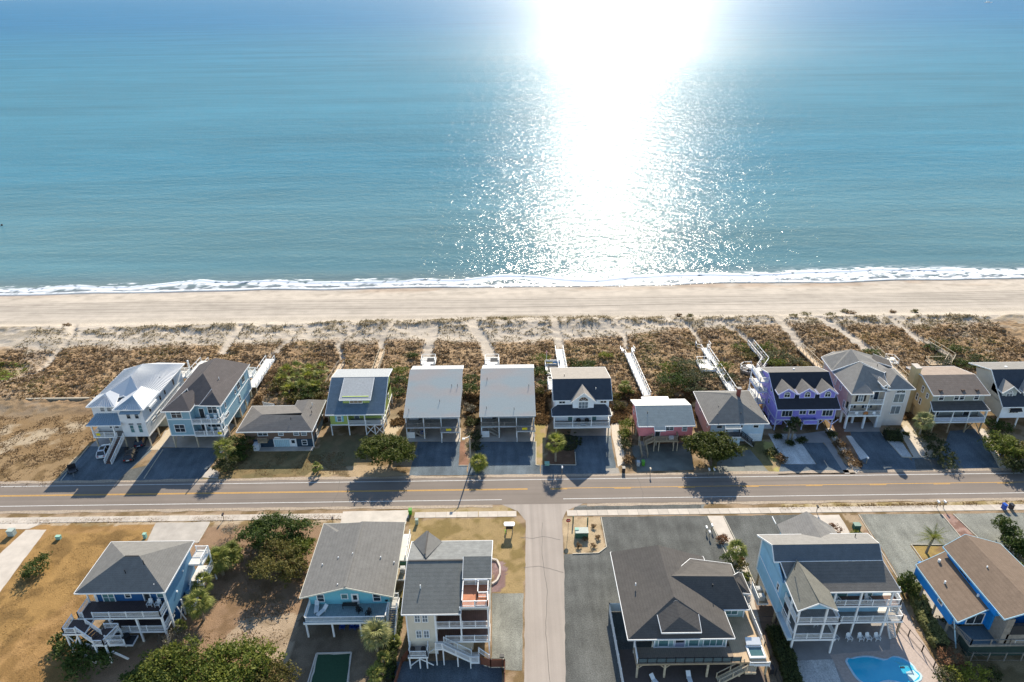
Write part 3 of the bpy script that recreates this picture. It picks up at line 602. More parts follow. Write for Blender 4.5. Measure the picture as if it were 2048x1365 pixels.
# ------------------------------------------------------------------ front row, ocean side: houses A-D
def battens(h, m, face, fixed, a0, a1, z0, z1, step=0.6):
    mb = MB(); n = int((a1 - a0) / step)
    for i in range(n + 1):
        a = a0 + (a1 - a0) * i / n
        if face == 'E': mb.box(fixed, a - .03, z0, fixed + 0.03, a + .03, z1)
        elif face == 'W': mb.box(fixed - 0.03, a - .03, z0, fixed, a + .03, z1)
        else: mb.box(a - .03, fixed - 0.03, z0, a + .03, fixed, z1)
    h.put(mb, 'batten_row', m, kind='stuff')
def seams(h, m, a, b, c, d, n):
    """standing seams on the roof plane a-b (eave) to d-c (top)."""
    mb = MB(); A, B, C, D = map(Vector, (a, b, c, d))
    for i in range(1, n):
        p, q = A.lerp(B, i / n), D.lerp(C, i / n)
        if (q - p).length > 0.2: mb.bar(p + Vector((0, 0, .04)), q + Vector((0, 0, .04)), 0.08, 0.12)
    h.put(mb, 'seam_row', m, kind='stuff')
# --- white house with metal roofs
MET = mat('metal_roof_pale', (0.50, 0.52, 0.54), rough=0.5, var=0.04); METB = mat('metal_roof_blue', (0.22, 0.31, 0.39), rough=0.5, var=0.06)
SWH = siding('siding_white', (0.70, 0.71, 0.71)); SWC = siding('siding_cream_white', (0.66, 0.64, 0.56))
h = House('beach_house', -81.8, 120.6, 'tall white house with pale ribbed metal roofs, leftmost in the oceanfront row')
h.wall(SWH, -81.3, 120.8, 2.8, -76.2, 139.5, 9.3); h.wall(SWH, -87.6, 122.6, 2.8, -81.3, 137.5, 9.3, 'side_wall')
h.wall(mat('batten_cream', (0.60, 0.58, 0.47)), -80.0, 128.8, 0, -76.25, 138.5, 2.75, 'ground_enclosure'); battens(h, SWC, 'E', -76.25, 128.8, 138.4, 0.1, 2.7); battens(h, SWC, 'E', -76.2, 121.2, 139.3, 2.9, 5.9, 0.55)
h.bar((-76.14, 120.8, 6.05), (-76.14, 139.5, 6.05), 0.05, 0.22, WHITE, 'trim_band'); h.bar((-76.14, 120.8, 2.9), (-76.14, 139.5, 2.9), 0.05, 0.3, WHITE, 'trim_band')
F = []
e = 9.4
A1, B1 = (-75.6, 122.2, e), (-75.6, 140.6, e); Lf, Lb = (-88.2, 122.3, e), (-88.2, 138.2, e); R0, R1 = (-81.9, 129.5, 12.3), (-81.9, 135.2, 12.3)
h.roof([[A1, B1, R1, R0], [B1, (-81.9, 141.0, e), R1], [(-81.9, 141.0, e), Lb, R1], [Lb, Lf, R0, R1], [Lf, (-82.0, 125.5, e + .6), R0], [(-82.0, 125.5, e + .6), A1, R0]], MET)
seams(h, MET, A1, B1, R1, R0, 34); seams(h, MET, Lb, Lf, R0, R1, 20)
h.roof([[(-81.9, 120.4, e + .25), (-75.6, 120.4, e + .25), (-78.8, 123.4, 11.2)], [(-75.6, 120.4, e + .25), (-75.6, 127.5, e + .25), (-78.8, 127.2, 11.2), (-78.8, 123.4, 11.2)], [(-82.0, 127.5, e + .25), (-81.9, 120.4, e + .25), (-78.8, 123.4, 11.2), (-78.8, 127.2, 11.2)]], MET)
seams(h, METB, (-81.9, 120.4, e + .25), (-75.6, 120.4, e + .25), (-78.8, 123.4, 11.2), (-78.8, 123.4, 11.2), 13)
h.roof([[(-88.2, 122.0, e + .1), (-82.3, 122.0, e + .1), (-85.3, 125.0, 10.9)], [(-82.3, 122.0, e + .1), (-83.6, 129, 11.0), (-85.3, 125.0, 10.9)], [(-88.2, 126.6, e + .1), (-88.2, 122.0, e + .1), (-85.3, 125.0, 10.9)]], MET)
seams(h, MET, (-88.2, 122.0, e + .1), (-82.3, 122.0, e + .1), (-85.3, 125.0, 10.9), (-85.3, 125.0, 10.9), 11)
h.put(MB().box(-81.4, 120.72, 9.25, -76.1, 120.8, 9.45), 'frieze', WHITE); h.wall(SWH, -81.3, 124, 9.3, -76.3, 127, 9.9, 'attic_wall')
# porch at the left
h.deck(DECKG, -87.6, 120.5, -81.3, 122.6, 3.1); h.roof([[(-88.0, 120.0, 6.2), (-80.9, 120.0, 6.2), (-81.9, 122.6, 7.5), (-87.0, 122.6, 7.5)], [(-88.0, 122.6, 6.2), (-88.0, 120.0, 6.2), (-87.0, 122.6, 7.5)]], METB, name='porch_roof')
seams(h, METB, (-88.0, 120.0, 6.2), (-80.9, 120.0, 6.2), (-81.9, 122.6, 7.5), (-87.0, 122.6, 7.5), 13)
for x in (-87.45, -83.0): h.pile(x, 120.6, 6.1, 3.1, 0.26, WHITE, 'porch_column')
h.rail((-87.45, 120.6, 3.1), (-83.1, 120.6, 3.1), post=2.1); h.rail((-87.5, 120.6, 3.1), (-87.5, 122.5, 3.1))
h.put(MB().box(-86.9, 120.5, 3.3, -86.1, 120.53, 3.9), 'notice_board', mat('yellow_notice', (0.75, 0.60, 0.03), var=0.02))
h.stairs((-81.8, 120.3, 3.1), (-82.6, 115.2, 0.0), 1.5, DECKB); h.door('S', -81.9, 122.55, 3.1, m=mat('brown_door', (0.12, 0.07, 0.04)))
h.piles((-87.4, -84.5, -81.4), (120.8, 126, 131, 136), 2.8, m=WOODL); h.piles((-79, -76.4), (121, 124.8), 2.8, m=WOODL)
for x in (-85.35, -83.95): h.win('S', x, 122.58, 8.0, 0.85, 1.15, 1, 2, glass=GLASSB); h.put(MB().box(x - .5, 122.5, 9.32, x + .5, 122.6, 9.5), 'lintel', BLACK)
for x in (-84.6, -83.5): h.win('S', x, 122.58, 3.9, 0.8, 1.7, 1, 2, glass=GLASS)
for x in (-79.2, -77.5): h.win('S', x, 120.78, 7.3, 0.75, 1.35, 1, 2, trim=SWH); h.win('S', x, 120.78, 3.9, 0.75, 1.75, 1, 2, trim=SWH, glass=GLASST); h.put(MB().box(x - .45, 120.7, 5.85, x + .45, 120.8, 6.05), 'lintel', BLACK); h.put(MB().box(x - .4, 120.72, 9.47, x + .4, 120.82, 9.7), 'lintel', BLACK)
h.put(MB().prism([(-80.6, 120.0, 8.85), (-76.4, 120.0, 8.85), (-76.4, 120.8, 9.15), (-80.6, 120.8, 9.15)], dz=0.1), 'awning', METB)
for y, z, hh in ((123.6, 7.1, 1.1), (125.7, 7.6, .5), (128.3, 7.1, 1.1), (130.6, 7.1, 1.1), (134.9, 7.0, 1.5), (124.0, 4.7, .5), (126.3, 4.7, .6), (136.5, 4.4, .6)): h.win('E', -76.18, y, z, 0.7 if hh > 1 else 1.5, hh, 1 if hh > 1 else 3, 1)
h.deck(DECKW, -81, 139.6, -75.4, 142.4, 6.3); h.rails([(-75.5, 139.7, 6.3), (-75.5, 142.3, 6.3), (-81, 142.3, 6.3)], post=1.4); h.pile(-75.6, 142.2, 9.3, 0, .3, WHITE, 'porch_column'); h.deck(DECKW, -81, 139.6, -75.4, 142.4, 3.1); h.rails([(-75.5, 139.7, 3.1), (-75.5, 142.3, 3.1)])
h.put(MB().box(-75.5, 122.4, 8.6, -75.2, 125.4, 9.1), 'gutter_box', WHITE); h.vent(-77.4, 132.5, 10.0)
# --- light blue house with brown hip roofs
SLB = siding('siding_light_blue', (0.245, 0.385, 0.445))
h = House('beach_house', -66.3, 120.5, 'light blue three storey house with dark brown hip roofs and stacked balconies')
h.wall(SLB, -71.3, 120.6, 3.0, -66.4, 139.5, 9.2); h.wall(SLB, -66.4, 122.6, 3.0, -60.9, 139.5, 9.2, 'side_wall')
e = 9.3; Rr = (-66.2, 129.5, 12.9); Rb = (-66.2, 136.5, 12.9)
h.roof([[(-72.0, 120.1, e), (-66.0, 120.1, e), (-69.0, 124.2, 11.0)], [(-66.0, 120.1, e), (-66.0, 122.4, e), (-67.0, 126.4, 11.0), (-69.0, 124.2, 11.0)]], SH_PLUM, name='porch_roof')
h.roof([[(-66.3, 122.4, e), (-65.0, 122.4, e), (-63.4, 126.0, 11.1), Rr, (-68.6, 126.2, 11.1)], [(-72.0, 140.0, e), (-72.0, 120.1, e), (-69.0, 124.2, 11.0), (-68.6, 126.2, 11.1), Rr, Rb], [(-60.4, 122.0, e), (-60.4, 140.0, e), Rb, Rr, (-63.4, 126.0, 11.1), (-62.8, 124.8, 10.9)], [(-65.0, 122.2, e), (-60.4, 122.0, e), (-62.8, 124.8, 10.9)], [(-65.0, 122.2, e), (-62.8, 124.8, 10.9), (-63.4, 126.0, 11.1)], [(-60.4, 140.0, e), (-72.0, 140.0, e), Rb]], SH_PLUM)
h.put(MB().box(-71.36, 120.52, 6.95, -66.4, 120.6, 7.15).box(-71.36, 120.52, 3.0, -66.4, 120.6, 3.25).box(-66.5, 120.54, 3.0, -66.34, 120.62, 9.2).box(-71.4, 120.54, 3.0, -71.26, 120.62, 9.2).box(-60.9, 122.6, 5.9, -60.84, 139.5, 6.1).box(-60.9, 122.6, 8.9, -60.83, 139.5, 9.2).box(-60.95, 139.2, 3, -60.82, 139.55, 9.2).box(-60.95, 122.5, 3, -60.82, 122.75, 9.2).box(-60.9, 122.6, 3.0, -60.84, 139.5, 3.2), 'trim_band', WHITE)
for z in (7.45, 4.0): h.win('S', -69.2, 120.58, z, 2.0, 1.75, 2, 2, style='transom' if z > 7 else ''); h.win('S', -62.6, 122.58, z + (-.2), 1.8, 2.0, 2, 2, style='transom')
h.door('S', -64.9, 122.58, 6.25, m=DARK, glass=False); h.door('S', -65.2, 122.58, 3.2, m=DARK, glass=False); h.win('S', -64.0, 122.58, 3.9, .6, 1.5)
for z in (6.2, 3.2):
    h.deck(DECKG, -66.4, 120.4, -60.3, 122.6, z, th=.15); h.rails([(-66.3, 120.45, z), (-60.4, 120.45, z), (-60.4, 122.6, z)], post=1.95)
for x in (-63.8, -60.45): h.pile(x, 120.5, e if x > -61 else 6.2, 0 if x > -61 else 3.2, .22, WHITE, 'porch_column')
h.put(MB().box(-61.5, 120.36, 3.35, -60.7, 120.4, 3.9), 'notice_board', mat('yellow_notice', (0.75, 0.60, 0.03), var=0.02))
for x, z in ((-63.4, 6.2), (-61.9, 6.2), (-63.2, 3.2), (-61.7, 3.2)): h.put(MB().box(x - .3, 121.2, z + .4, x + .3, 121.7, z + .48).box(x - .3, 121.7, z + .45, x + .3, 121.78, z + 1.15).box(x - .28, 121.2, z, x - .22, 121.7, z + .4).box(x + .22, 121.2, z, x + .28, 121.7, z + .4), 'porch_chair', WVINYL)
for y, z, w, hh, nx in ((125.0, 7.0, .6, 1.3, 1), (130.8, 7.0, .6, 1.0, 1), (133.0, 6.9, 1.5, 1.5, 2), (136.0, 6.9, 1.5, 1.5, 2), (124.9, 5.0, 1.6, .6, 3), (132.4, 4.2, .7, 1.4, 1)): h.win('E', -60.88, y, z, w, hh, nx, 2 if hh > .8 else 1)
h.piles((-71.2, -66.4, -61.0), (120.8, 124.4, 128, 131.6, 135.2, 139), 3.0, m=WOODL); h.bar((-71.2, 120.7, .1), (-70.4, 120.7, 2.9), .1, .12, WOOD, 'brace')
h.deck(DECKW, -66, 139.6, -60.0, 142.4, 6.2); h.rails([(-60.1, 139.7, 6.2), (-60.1, 142.3, 6.2), (-66, 142.3, 6.2)], post=1.4); h.vent(-63.3, 130, 11.2, WHITE)
h.put(MB().box(-64.5, 132, 0, -61.2, 138.5, 2.9), 'ground_enclosure', SLB)
# --- low brown shingled cottage
SBR = siding('siding_brown', (0.17, 0.115, 0.085)); SNV = siding('siding_navy', (0.030, 0.055, 0.080))
h = House('cottage', -49.5, 120, 'low brown shingled cottage with grey hip roof and white ground floor doors')
h.wall(SBR, -56.0, 120.3, 2.0, -42.0, 129.3, 4.2); h.wall(SNV, -54.5, 120.36, 0, -42.06, 129.2, 2.0, 'lower_wall'); h.wall(SBR, -47.6, 129.3, 0, -42.0, 131.5, 4.2, 'rear_wall')
e = 4.25
h.roof([[(-57.4, 119.8, e), (-41.6, 119.8, e), (-44.7, 123.5, 5.85), (-53.0, 123.9, 5.85)], [(-57.4, 129.9, e), (-57.4, 119.8, e), (-53.0, 123.9, 5.85)], [(-48.0, 129.9, e), (-57.4, 129.9, e), (-53.0, 123.9, 5.85), (-44.7, 124.4, 5.85)], [(-41.6, 119.8, e), (-41.6, 132.0, e), (-44.7, 129.8, 5.85), (-44.7, 123.5, 5.85)], [(-48.0, 132.0, e), (-48.0, 129.9, e), (-44.7, 124.4, 5.85), (-44.7, 129.8, 5.85)], [(-41.6, 132.0, e), (-48.0, 132.0, e), (-44.7, 129.8, 5.85)]], SH_TAUPE)
for x, w, nx in ((-52.2, 1.9, 2), (-48.4, .9, 1), (-45.2, 1.0, 1), (-43.6, 1.0, 1)): h.win('S', x, 120.28, 3.0, w, .95, nx, 2, glass=GLASSB if w < 1.5 else GLASS)
h.win('S', -43.8, 120.34, .55, .95, 1.1, 1, 2); h.win('E', -41.98, 123.6, 2.7, 1.0, 1.0); h.win('E', -41.98, 123.6, .5, 1.0, 1.3); h.win('E', -41.98, 129, 2.3, .8, 1.2)
h.put(MB().box(-50.1, 120.24, 0, -46.9, 120.36, 1.95), 'garage_door', mat('door_pale_teal', (0.40, 0.55, 0.58), rows=(0, 0.38, 0.25))); h.put(MB().box(-50.25, 120.2, 0, -50.1, 120.34, 2.1).box(-46.9, 120.2, 0, -46.75, 120.34, 2.1).box(-50.25, 120.2, 1.95, -46.75, 120.34, 2.15).box(-45.6, 120.2, 0, -45.45, 120.34, 2.1), 'door_frame', WHITE)
h.door('S', -46.15, 120.34, 0.05, 1.0, 1.9); h.deck(WOOD, -53.0, 119.2, -51.2, 120.3, 2.2, WOOD); h.rails([(-53, 119.25, 2.2), (-51.2, 119.25, 2.2)], m=WOOD, h=.8)
h.put(MB().prism([(-49.3 + .75 * math.cos(t * math.pi / 6), 120.2, 2.3 + .3 * math.sin(t * math.pi / 6)) for t in range(7)], d=(0, .08, 0)), 'fan_panel', WHITE)
h.wall(WHITE, -54.2, 119.0, 0, -53.1, 120.3, 1.5, 'white_shed'); h.wall(CONC2, -53.1, 118.8, 0, -41.9, 120.2, .15, 'stoop'); h.pile(-41.9, 120.15, 4.1, 0, .15, WHITE, 'downpipe'); h.vent(-46.5, 122.2, 5.7); h.vent(-43.5, 128, 5.6, WHITE); h.vent(-43.0, 125.4, 5.3)
# --- lime green house on white posts
SGR = siding('siding_lime', (0.36, 0.44, 0.12)); DSH = shingle('shingle_blue', (0.115, 0.16, 0.20)); 
h = House('beach_house', -33.5, 124.3, 'lime green house on white posts with blue shingled roof and wide dormer')
h.wall(SGR, -39.0, 124.4, 2.75, -35.2, 137.0, 5.5); h.wall(SGR, -35.2, 126.6, 2.75, -27.9, 137.0, 6.2, 'side_wall')
zr, yr = 9.9, 132.2
h.roof([[(-39.7, 123.8, 5.6), (-27.3, 123.8, 5.6), (-27.3, yr, zr), (-39.7, yr, zr)]], DSH); h.roof([[(-39.7, 137.8, 8.8), (-39.7, yr, zr + .02), (-27.3, yr, zr + .02), (-27.3, 137.8, 8.8)]], mat('membrane_grey', (0.32, 0.335, 0.34), fine=0.1), name='rear_roof')
for x in (-39.0, -28.0): h.put(MB().prism([(x, 124.5, 5.2), (x, yr, zr - .45), (x, 137, 8.4), (x, 137, 5.2)], d=(.1, 0, 0)), 'gable_wall', SGR)
h.wall(SGR, -36.3, 126.3, 6.9, -30.7, 131, 8.5, 'dormer_wall'); h.roof([[(-36.8, 125.5, 8.2), (-30.2, 125.5, 8.2), (-30.3, 131.9, 9.95), (-36.8, 131.9, 9.95)]], mat('membrane_roof', (0.34, 0.355, 0.36), fine=0.1), name='dormer_roof')
h.win('S', -33.5, 126.28, 6.95, 2.6, .8, 3, 1, glass=mat('curtain_glass', (0.28, 0.20, 0.12), rough=.15))
h.win('S', -37.0, 124.38, 3.6, .8, 1.25, 1, 2, glass=GLASSB); h.put(MB().box(-37.9, 124.34, 3.5, -37.52, 124.4, 4.9).box(-36.48, 124.34, 3.5, -36.1, 124.4, 4.9), 'shutter', mat('aqua_shutter', (0.22, 0.50, 0.60)))
h.win('S', -29.4, 126.58, 4.4, .9, .8); h.door('S', -33.8, 126.58, 2.85, m=GLASSB); h.deck(DECKG, -35.2, 124.3, -27.7, 126.6, 2.8, th=.15); h.put(MB().box(-39.1, 124.3, 2.55, -35.2, 124.4, 2.8), 'trim_band', WHITE)
h.rails([(-35.1, 124.35, 2.8), (-27.75, 124.35, 2.8), (-27.75, 126.6, 2.8)], post=3.6, bal=0, h=.95)
hb = MB()
for z in (3.2, 3.45): hb.box(-35.1, 124.32, z - .04, -27.8, 124.38, z + .04)
h.put(hb, 'railing', WHITE)
for x in (-38.95, -35.2, -31.6, -29.7, -27.8): h.pile(x, 124.4, 5.4 if x in (-31.6, -35.2, -27.8) else 2.7, 0, .2, WHITE)
h.piles((-38.9, -35.2, -31.6, -27.9), (128.5, 132.5, 136.8), 2.75, m=WHITE); h.xbrace(-31.6, -29.7, 124.42, .1, 2.4); h.xbrace(-29.7, -27.8, 124.42, .1, 2.4)
h.put(MB().box(-27.9, 124.4, 2.5, -27.8, 137, 2.75), 'trim_band', WHITE)
for y in (128, 133): h.win('E', -27.88, y, 3.8, .8, 1.2)
h.deck(WOODG, -41.4, 133, -39.1, 138.6, 3.0, WOOD); h.stairs((-40.3, 133.0, 3.0), (-40.3, 129.4, .3), 1.3, WOODG, trim=WOODG)
# ------------------------------------------------------------------ front row: houses E-M
SWB = siding('siding_grey_white', (0.50, 0.52, 0.53)); ROOFG = None
def streaked():
    mt, t, b = nt('streaked_roof'); tc = t.nodes.new('ShaderNodeTexCoord'); co = tc.outputs['Object']
    mp = t.nodes.new('ShaderNodeMapping'); mp.inputs['Scale'].default_value = (.10, .22, .2); mp.inputs['Rotation'].default_value = (0, 0, .5); t.links.new(co, mp.inputs[0]); n = noise_node(t, 1.0, 3, mp.outputs[0], .4)
    mx = t.nodes.new('ShaderNodeMix'); mx.data_type = 'RGBA'; mx.inputs[6].default_value = (.27, .315, .325, 1); mx.inputs[7].default_value = (.325, .30, .285, 1); t.links.new(ramp01(t, n.outputs[0], 0, 1, .42, .58), mx.inputs[0])
    n2 = noise_node(t, 6, 3, co, .8); c = mix_mul(t, mx.outputs[2], ramp01(t, n2.outputs[0], .88, 1.12)); t.links.new(c, b.inputs['Base Color']); b.inputs['Roughness'].default_value = .85; return mt
ROOFG = streaked()
def grey_house(x0, label, pz):
    x1 = x0 + 11.7; h = House('beach_house', (x0 + x1) / 2, 122.5, label, 'house', 'twin stilt houses with plain grey roofs')
    zr, yr = 9.6, 134.2 + 1.6; e = 5.7
    h.wall(SWB, x0 + .5, 125.6, 2.7, x1 - .4, 138.5, 6.2)
    for x in (x0 + .5, x1 - .5): h.put(MB().prism([(x, 125.6, 5.5), (x, yr, zr - .4), (x, 138.5, 9.0), (x, 138.5, 5.5)], d=(.1, 0, 0)), 'gable_wall', SWB)
    h.roof([[(x0, 122.3, e), (x1, 122.3, e), (x1, yr, zr), (x0, yr, zr)]], ROOFG, trim=mat('fascia_grey', (0.42, 0.44, 0.45)))
    h.roof([[(x0 + .4, 138.0, zr - .3), (x0 + .2, yr, zr + .02), (x1 + .1, yr, zr + .02), (x1 + .1, 138.0, zr - .3)]], mat('rear_roof_white', (0.42, 0.42, 0.41)), name='rear_roof')
    for k, (a, b) in enumerate(pz): h.vent(x0 + a * 11.7, 122.3 + b * 13.5, e + b * 3.9, h=.6, r=.05)
    h.deck(WOODG, x0 + .2, 122.6, x1 - .2, 125.6, 3.0, mat('fascia_grey', (0.42, 0.44, 0.45)))
    for p, q in (((x0 + .3, 122.65, 3), (x0 + 7.6, 122.65, 3)), ((x0 + .25, 122.7, 3), (x0 + .25, 125.5, 3)), ((x1 - .25, 122.7, 3), (x1 - .25, 125.5, 3))): h.rail(p, q, m=WOODG, bal=.2, post=2.4)
    h.deck(WOODG, x0 + 7.7, 120.9, x1 - .1, 122.5, 2.9, mat('fascia_grey', (0.42, 0.44, 0.45))); h.rails([(x0 + 7.7, 121.0, 2.9), (x1 - .2, 121.0, 2.9)], m=WOODG, bal=.2)
    yellow_sign(h, x0 + 9.4, 120.92, 3.15)
    for x in (x0 + .3, x0 + 4.0, x0 + 7.7, x1 - .3): h.pile(x, 122.75, 5.5, 0, .2, WVINYL)
    h.piles((x0 + .5, x0 + 4, x0 + 7.7, x1 - .4), (127, 131, 135, 138.3), 2.7, m=WOOD); h.pile(x0 + 7.8, 121.1, 2.7, 0, .16, WVINYL)
    h.win('S', x0 + 5.0, 125.58, 4.2, .95, 1.1, 1, 2, glass=GLASSB); h.win('S', x0 + 7.0, 125.58, 3.9, 1.8, 1.5, 2, 1); h.door('S', x0 + 3, 125.58, 3.0, m=DARK); h.win('S', x0 + 9.9, 125.58, 4.0, 1.6, 1.3, 2, 1)
    h.put(MB().box(x0 + .4, 122.9, 0, x0 + 1.9, 123.0, 1.5), 'white_panel', WHITE); h.put(MB().box(x0 + .4, 127, 0, x0 + 1.9, 130, 2.6), 'store_room', WOODG)
    h.stairs((x0 + 4.0, 124.2, 2.9), (x0 + 1.6, 124.2, 1.5), 1.0, WOODG, trim=WOODG); h.stairs((x0 + 1.8, 123.6, 1.5), (x0 + 4.2, 123.4, .1), 1.0, WOODG, trim=WOODG)
    return h
grey_house(-22.9, 'grey roofed stilt house beside the wide juniper tree, blue tubs stored underneath', ((.82, .62), (.93, .62), (.62, .30), (.08, .12)))
grey_house(-7.0, 'grey roofed stilt house between the street lamp and white gambrel house', ((.12, .75), (.12, .15), (.62, .12), (.9, .6)))
# --- white gambrel house
SGW = siding('siding_bright_white', (0.76, 0.79, 0.82)); SH_SHADE_NAVY = shingle('shingle_shade_navy', (0.050, 0.060, 0.075)); SH_SAND = shingle('shingle_sand', (0.30, 0.27, 0.235), 0.08)  # navy shingle is for unlit front slopes, shade put into the colour
h = House('beach_house', 14.6, 122.2, 'white gambrel house with front roofs painted navy as shade, arched window gable and long porch')
h.wall(SGW, 9.0, 124.4, 2.8, 20.3, 136.0, 8.4); h.put(MB().prism([(9.0, 125, 8.3), (9.0, 128.0, 10.9), (9.0, 135.5, 9.3), (9.0, 136, 8.3)], d=(.1, 0, 0)), 'gable_wall', SGW); h.put(MB().prism([(20.2, 125, 8.3), (20.2, 128.0, 10.9), (20.2, 135.5, 9.3), (20.2, 136, 8.3)], d=(.1, 0, 0)), 'gable_wall', SGW)
h.roof([[(8.5, 124.0, 8.3), (20.9, 124.0, 8.3), (20.9, 128.0, 11.2), (8.5, 128.0, 11.2)]], SH_SHADE_NAVY); h.roof([[(8.5, 136.9, 9.0), (8.5, 128.0, 11.22), (20.9, 128.0, 11.22), (20.9, 136.9, 9.0)]], SH_SAND, name='rear_roof')
h.roof([[(8.2, 121.9, 5.8), (20.6, 121.9, 5.8), (19.4, 124.6, 7.1), (9.5, 124.6, 7.1)], [(8.2, 124.6, 5.8), (8.2, 121.9, 5.8), (9.5, 124.6, 7.1)], [(20.6, 121.9, 5.8), (20.6, 124.6, 5.8), (19.4, 124.6, 7.1)]], SH_SHADE_NAVY, name='porch_roof')
h.wall(SGW, 12.6, 123.6, 6.2, 17.0, 127, 8.6, 'dormer_wall'); h.gable(SGW, (12.6, 123.6, 8.6), (17.0, 123.6, 8.6), 10.3)
h.roof([[(12.1, 123.2, 8.25), (14.8, 123.2, 10.5), (14.8, 128.0, 10.5), (12.1, 125.2, 8.25)], [(14.8, 123.2, 10.5), (17.5, 123.2, 8.25), (17.5, 125.2, 8.25), (14.8, 128.0, 10.5)]], SH_SAND, name='dormer_roof')
h.win('S', 14.8, 123.58, 6.6, 1.9, 1.5, 3, 2, glass=GLASSB); h.win('S', 14.8, 123.56, 8.35, 1.9, 0.02, 1, 1, style='arch', glass=mat('brown_glass', (0.10, 0.06, 0.04), rough=.1))
for x in (10.4, 19.1): h.win('S', x, 124.38, 7.35, 1.2, .7, 2, 1)
for x in (9.9, 10.95, 18.6, 19.6): h.win('S', x, 124.38, 4.1, .85, .8, 1, 2, glass=GLASS)
for x in (12.2, 17.3): h.door('S', x, 124.38, 3.0, .9, 2.1, m=GLASST)
h.deck(DECKG, 8.6, 122.1, 20.4, 124.4, 3.0); h.put(MB().box(8.55, 122.0, 2.55, 20.45, 122.1, 2.98), 'deck_skirt', WHITE); h.rails([(8.7, 124.4, 3), (8.7, 122.2, 3), (20.3, 122.2, 3), (20.3, 124.4, 3)], post=3.9, bal=.18)
for x in (8.7, 12.55, 16.5, 20.3): h.pile(x, 122.2, 5.7, 2.9, .16, WHITE, 'porch_column')
for x in (13.9, 15.7): h.put(MB().cyl(x, 123.6, 3.0, 3.75, .45, .5, 9).cyl(x, 123.6, 3.75, 3.8, .5, .45, 9), 'black_planter', BLACK)
h.put(MB().box(14.2, 122.0, 3.2, 15.3, 122.04, 3.7), 'notice_board', mat('grey_sign', (0.3, 0.33, 0.36))); h.piles((9.1, 20.2), (122.4, 126, 129.5, 133), 2.7, m=WOODL); h.piles((12.6, 16.5), (126, 133), 2.7, m=WOOD); h.wall(CONC2, 8.9, 127.5, 0, 12.4, 135.5, 2.6, 'ground_enclosure'); h.put(MB().box(9, 126.4, 0, 20.2, 126.5, 2.7), 'lattice_wall', WOOD)
h.deck(DECKW, 9, 136.1, 17.3, 139.6, 3.1); h.deck(DECKW, 8.2, 137.2, 13.6, 141.2, 3.4); h.rails([(8.3, 137.3, 3.4), (8.3, 141.1, 3.4), (13.5, 141.1, 3.4), (13.5, 137.3, 3.4)]); h.vent(17.6, 126.0, 9.8, WHITE, .3); h.vent(11.2, 130, 10.8)
# --- pink cottage
SPK = siding('siding_pink', (0.72, 0.24, 0.25)); SH_MINT = shingle('shingle_mint', (0.30, 0.32, 0.30), 0.08)
h = House('beach_house', 31.5, 119, 'salmon pink cottage on low piles with pale grey gable roof and front stairs')
h.wall(SPK, 26.0, 118.9, 2.55, 37.0, 127.5, 5.1)
for x in (26.0, 36.9): h.put(MB().prism([(x, 118.9, 5.05), (x, 122.8, 7.0), (x, 127.5, 5.4), (x, 127.5, 5.05)], d=(.1, 0, 0)), 'gable_wall', SPK)
h.roof([[(25.7, 118.5, 5.2), (37.3, 118.5, 5.2), (37.2, 122.9, 7.4), (25.6, 122.9, 7.4)]], SH_MINT); h.roof([[(25.6, 128.3, 5.6), (25.6, 122.9, 7.42), (37.2, 122.9, 7.42), (37.3, 128.3, 5.6)]], mat('rear_roof_pale', (0.50, 0.49, 0.46), fine=.08), name='rear_roof')
h.roof([[(28.9, 117.6, 4.75), (31.1, 117.6, 4.75), (31.1, 118.55, 5.27), (28.9, 118.55, 5.27)]], SH_MINT, name='porch_roof')
h.win('S', 32.2, 118.88, 4.0, 1.5, .85, 2, 2); h.win('S', 35.3, 118.88, 3.75, .85, 1.05, 1, 2, glass=GLASSB); h.door('S', 29.8, 118.88, 2.6, .95, 1.95, m=DARK, glass=False)
for y, z in ((125.6, 3.9), (121.2, 3.6)): h.win('W', 25.98, y, z, .7, .9)
h.deck(WOOD, 28.8, 117.0, 33.8, 118.85, 2.6, WOOD); h.rails([(28.9, 117.05, 2.6), (33.75, 117.05, 2.6), (33.75, 118.8, 2.6)], m=WOOD, bal=.18); h.stairs((28.8, 117.7, 2.6), (26.9, 117.5, 1.7), 1.1, WOOD, trim=WOOD); h.deck(WOODG, 25.9, 117.1, 27.2, 118.3, 1.7, WOOD); h.stairs((26.55, 117.1, 1.7), (26.7, 114.9, .05), 1.2, WOODG, trim=WOOD)
for x in (28.9, 29.9, 32.9, 33.7): h.pile(x, 117.1, 2.5, 0, .16, WOODL)
h.put(MB().box(32.0, 117.3, 2.6, 32.9, 118, 3.15), 'cooler', WHITE); h.piles((26.2, 29.8, 33.4, 36.9), (119.2, 123, 127), 2.55, m=WOODL); h.put(MB().box(26, 124, 0, 37, 124.1, 2.5), 'lattice_wall', mat('brick_red', (0.22, 0.10, 0.07)))
h.wall(WHITE, 28.8, 128.4, 3.4, 34.8, 132.8, 3.55, 'rear_canopy'); h.piles((29, 34.6), (128.6, 132.6), 3.4, m=WHITE, w=.15); h.vent(27.9, 121.2, 6.6)
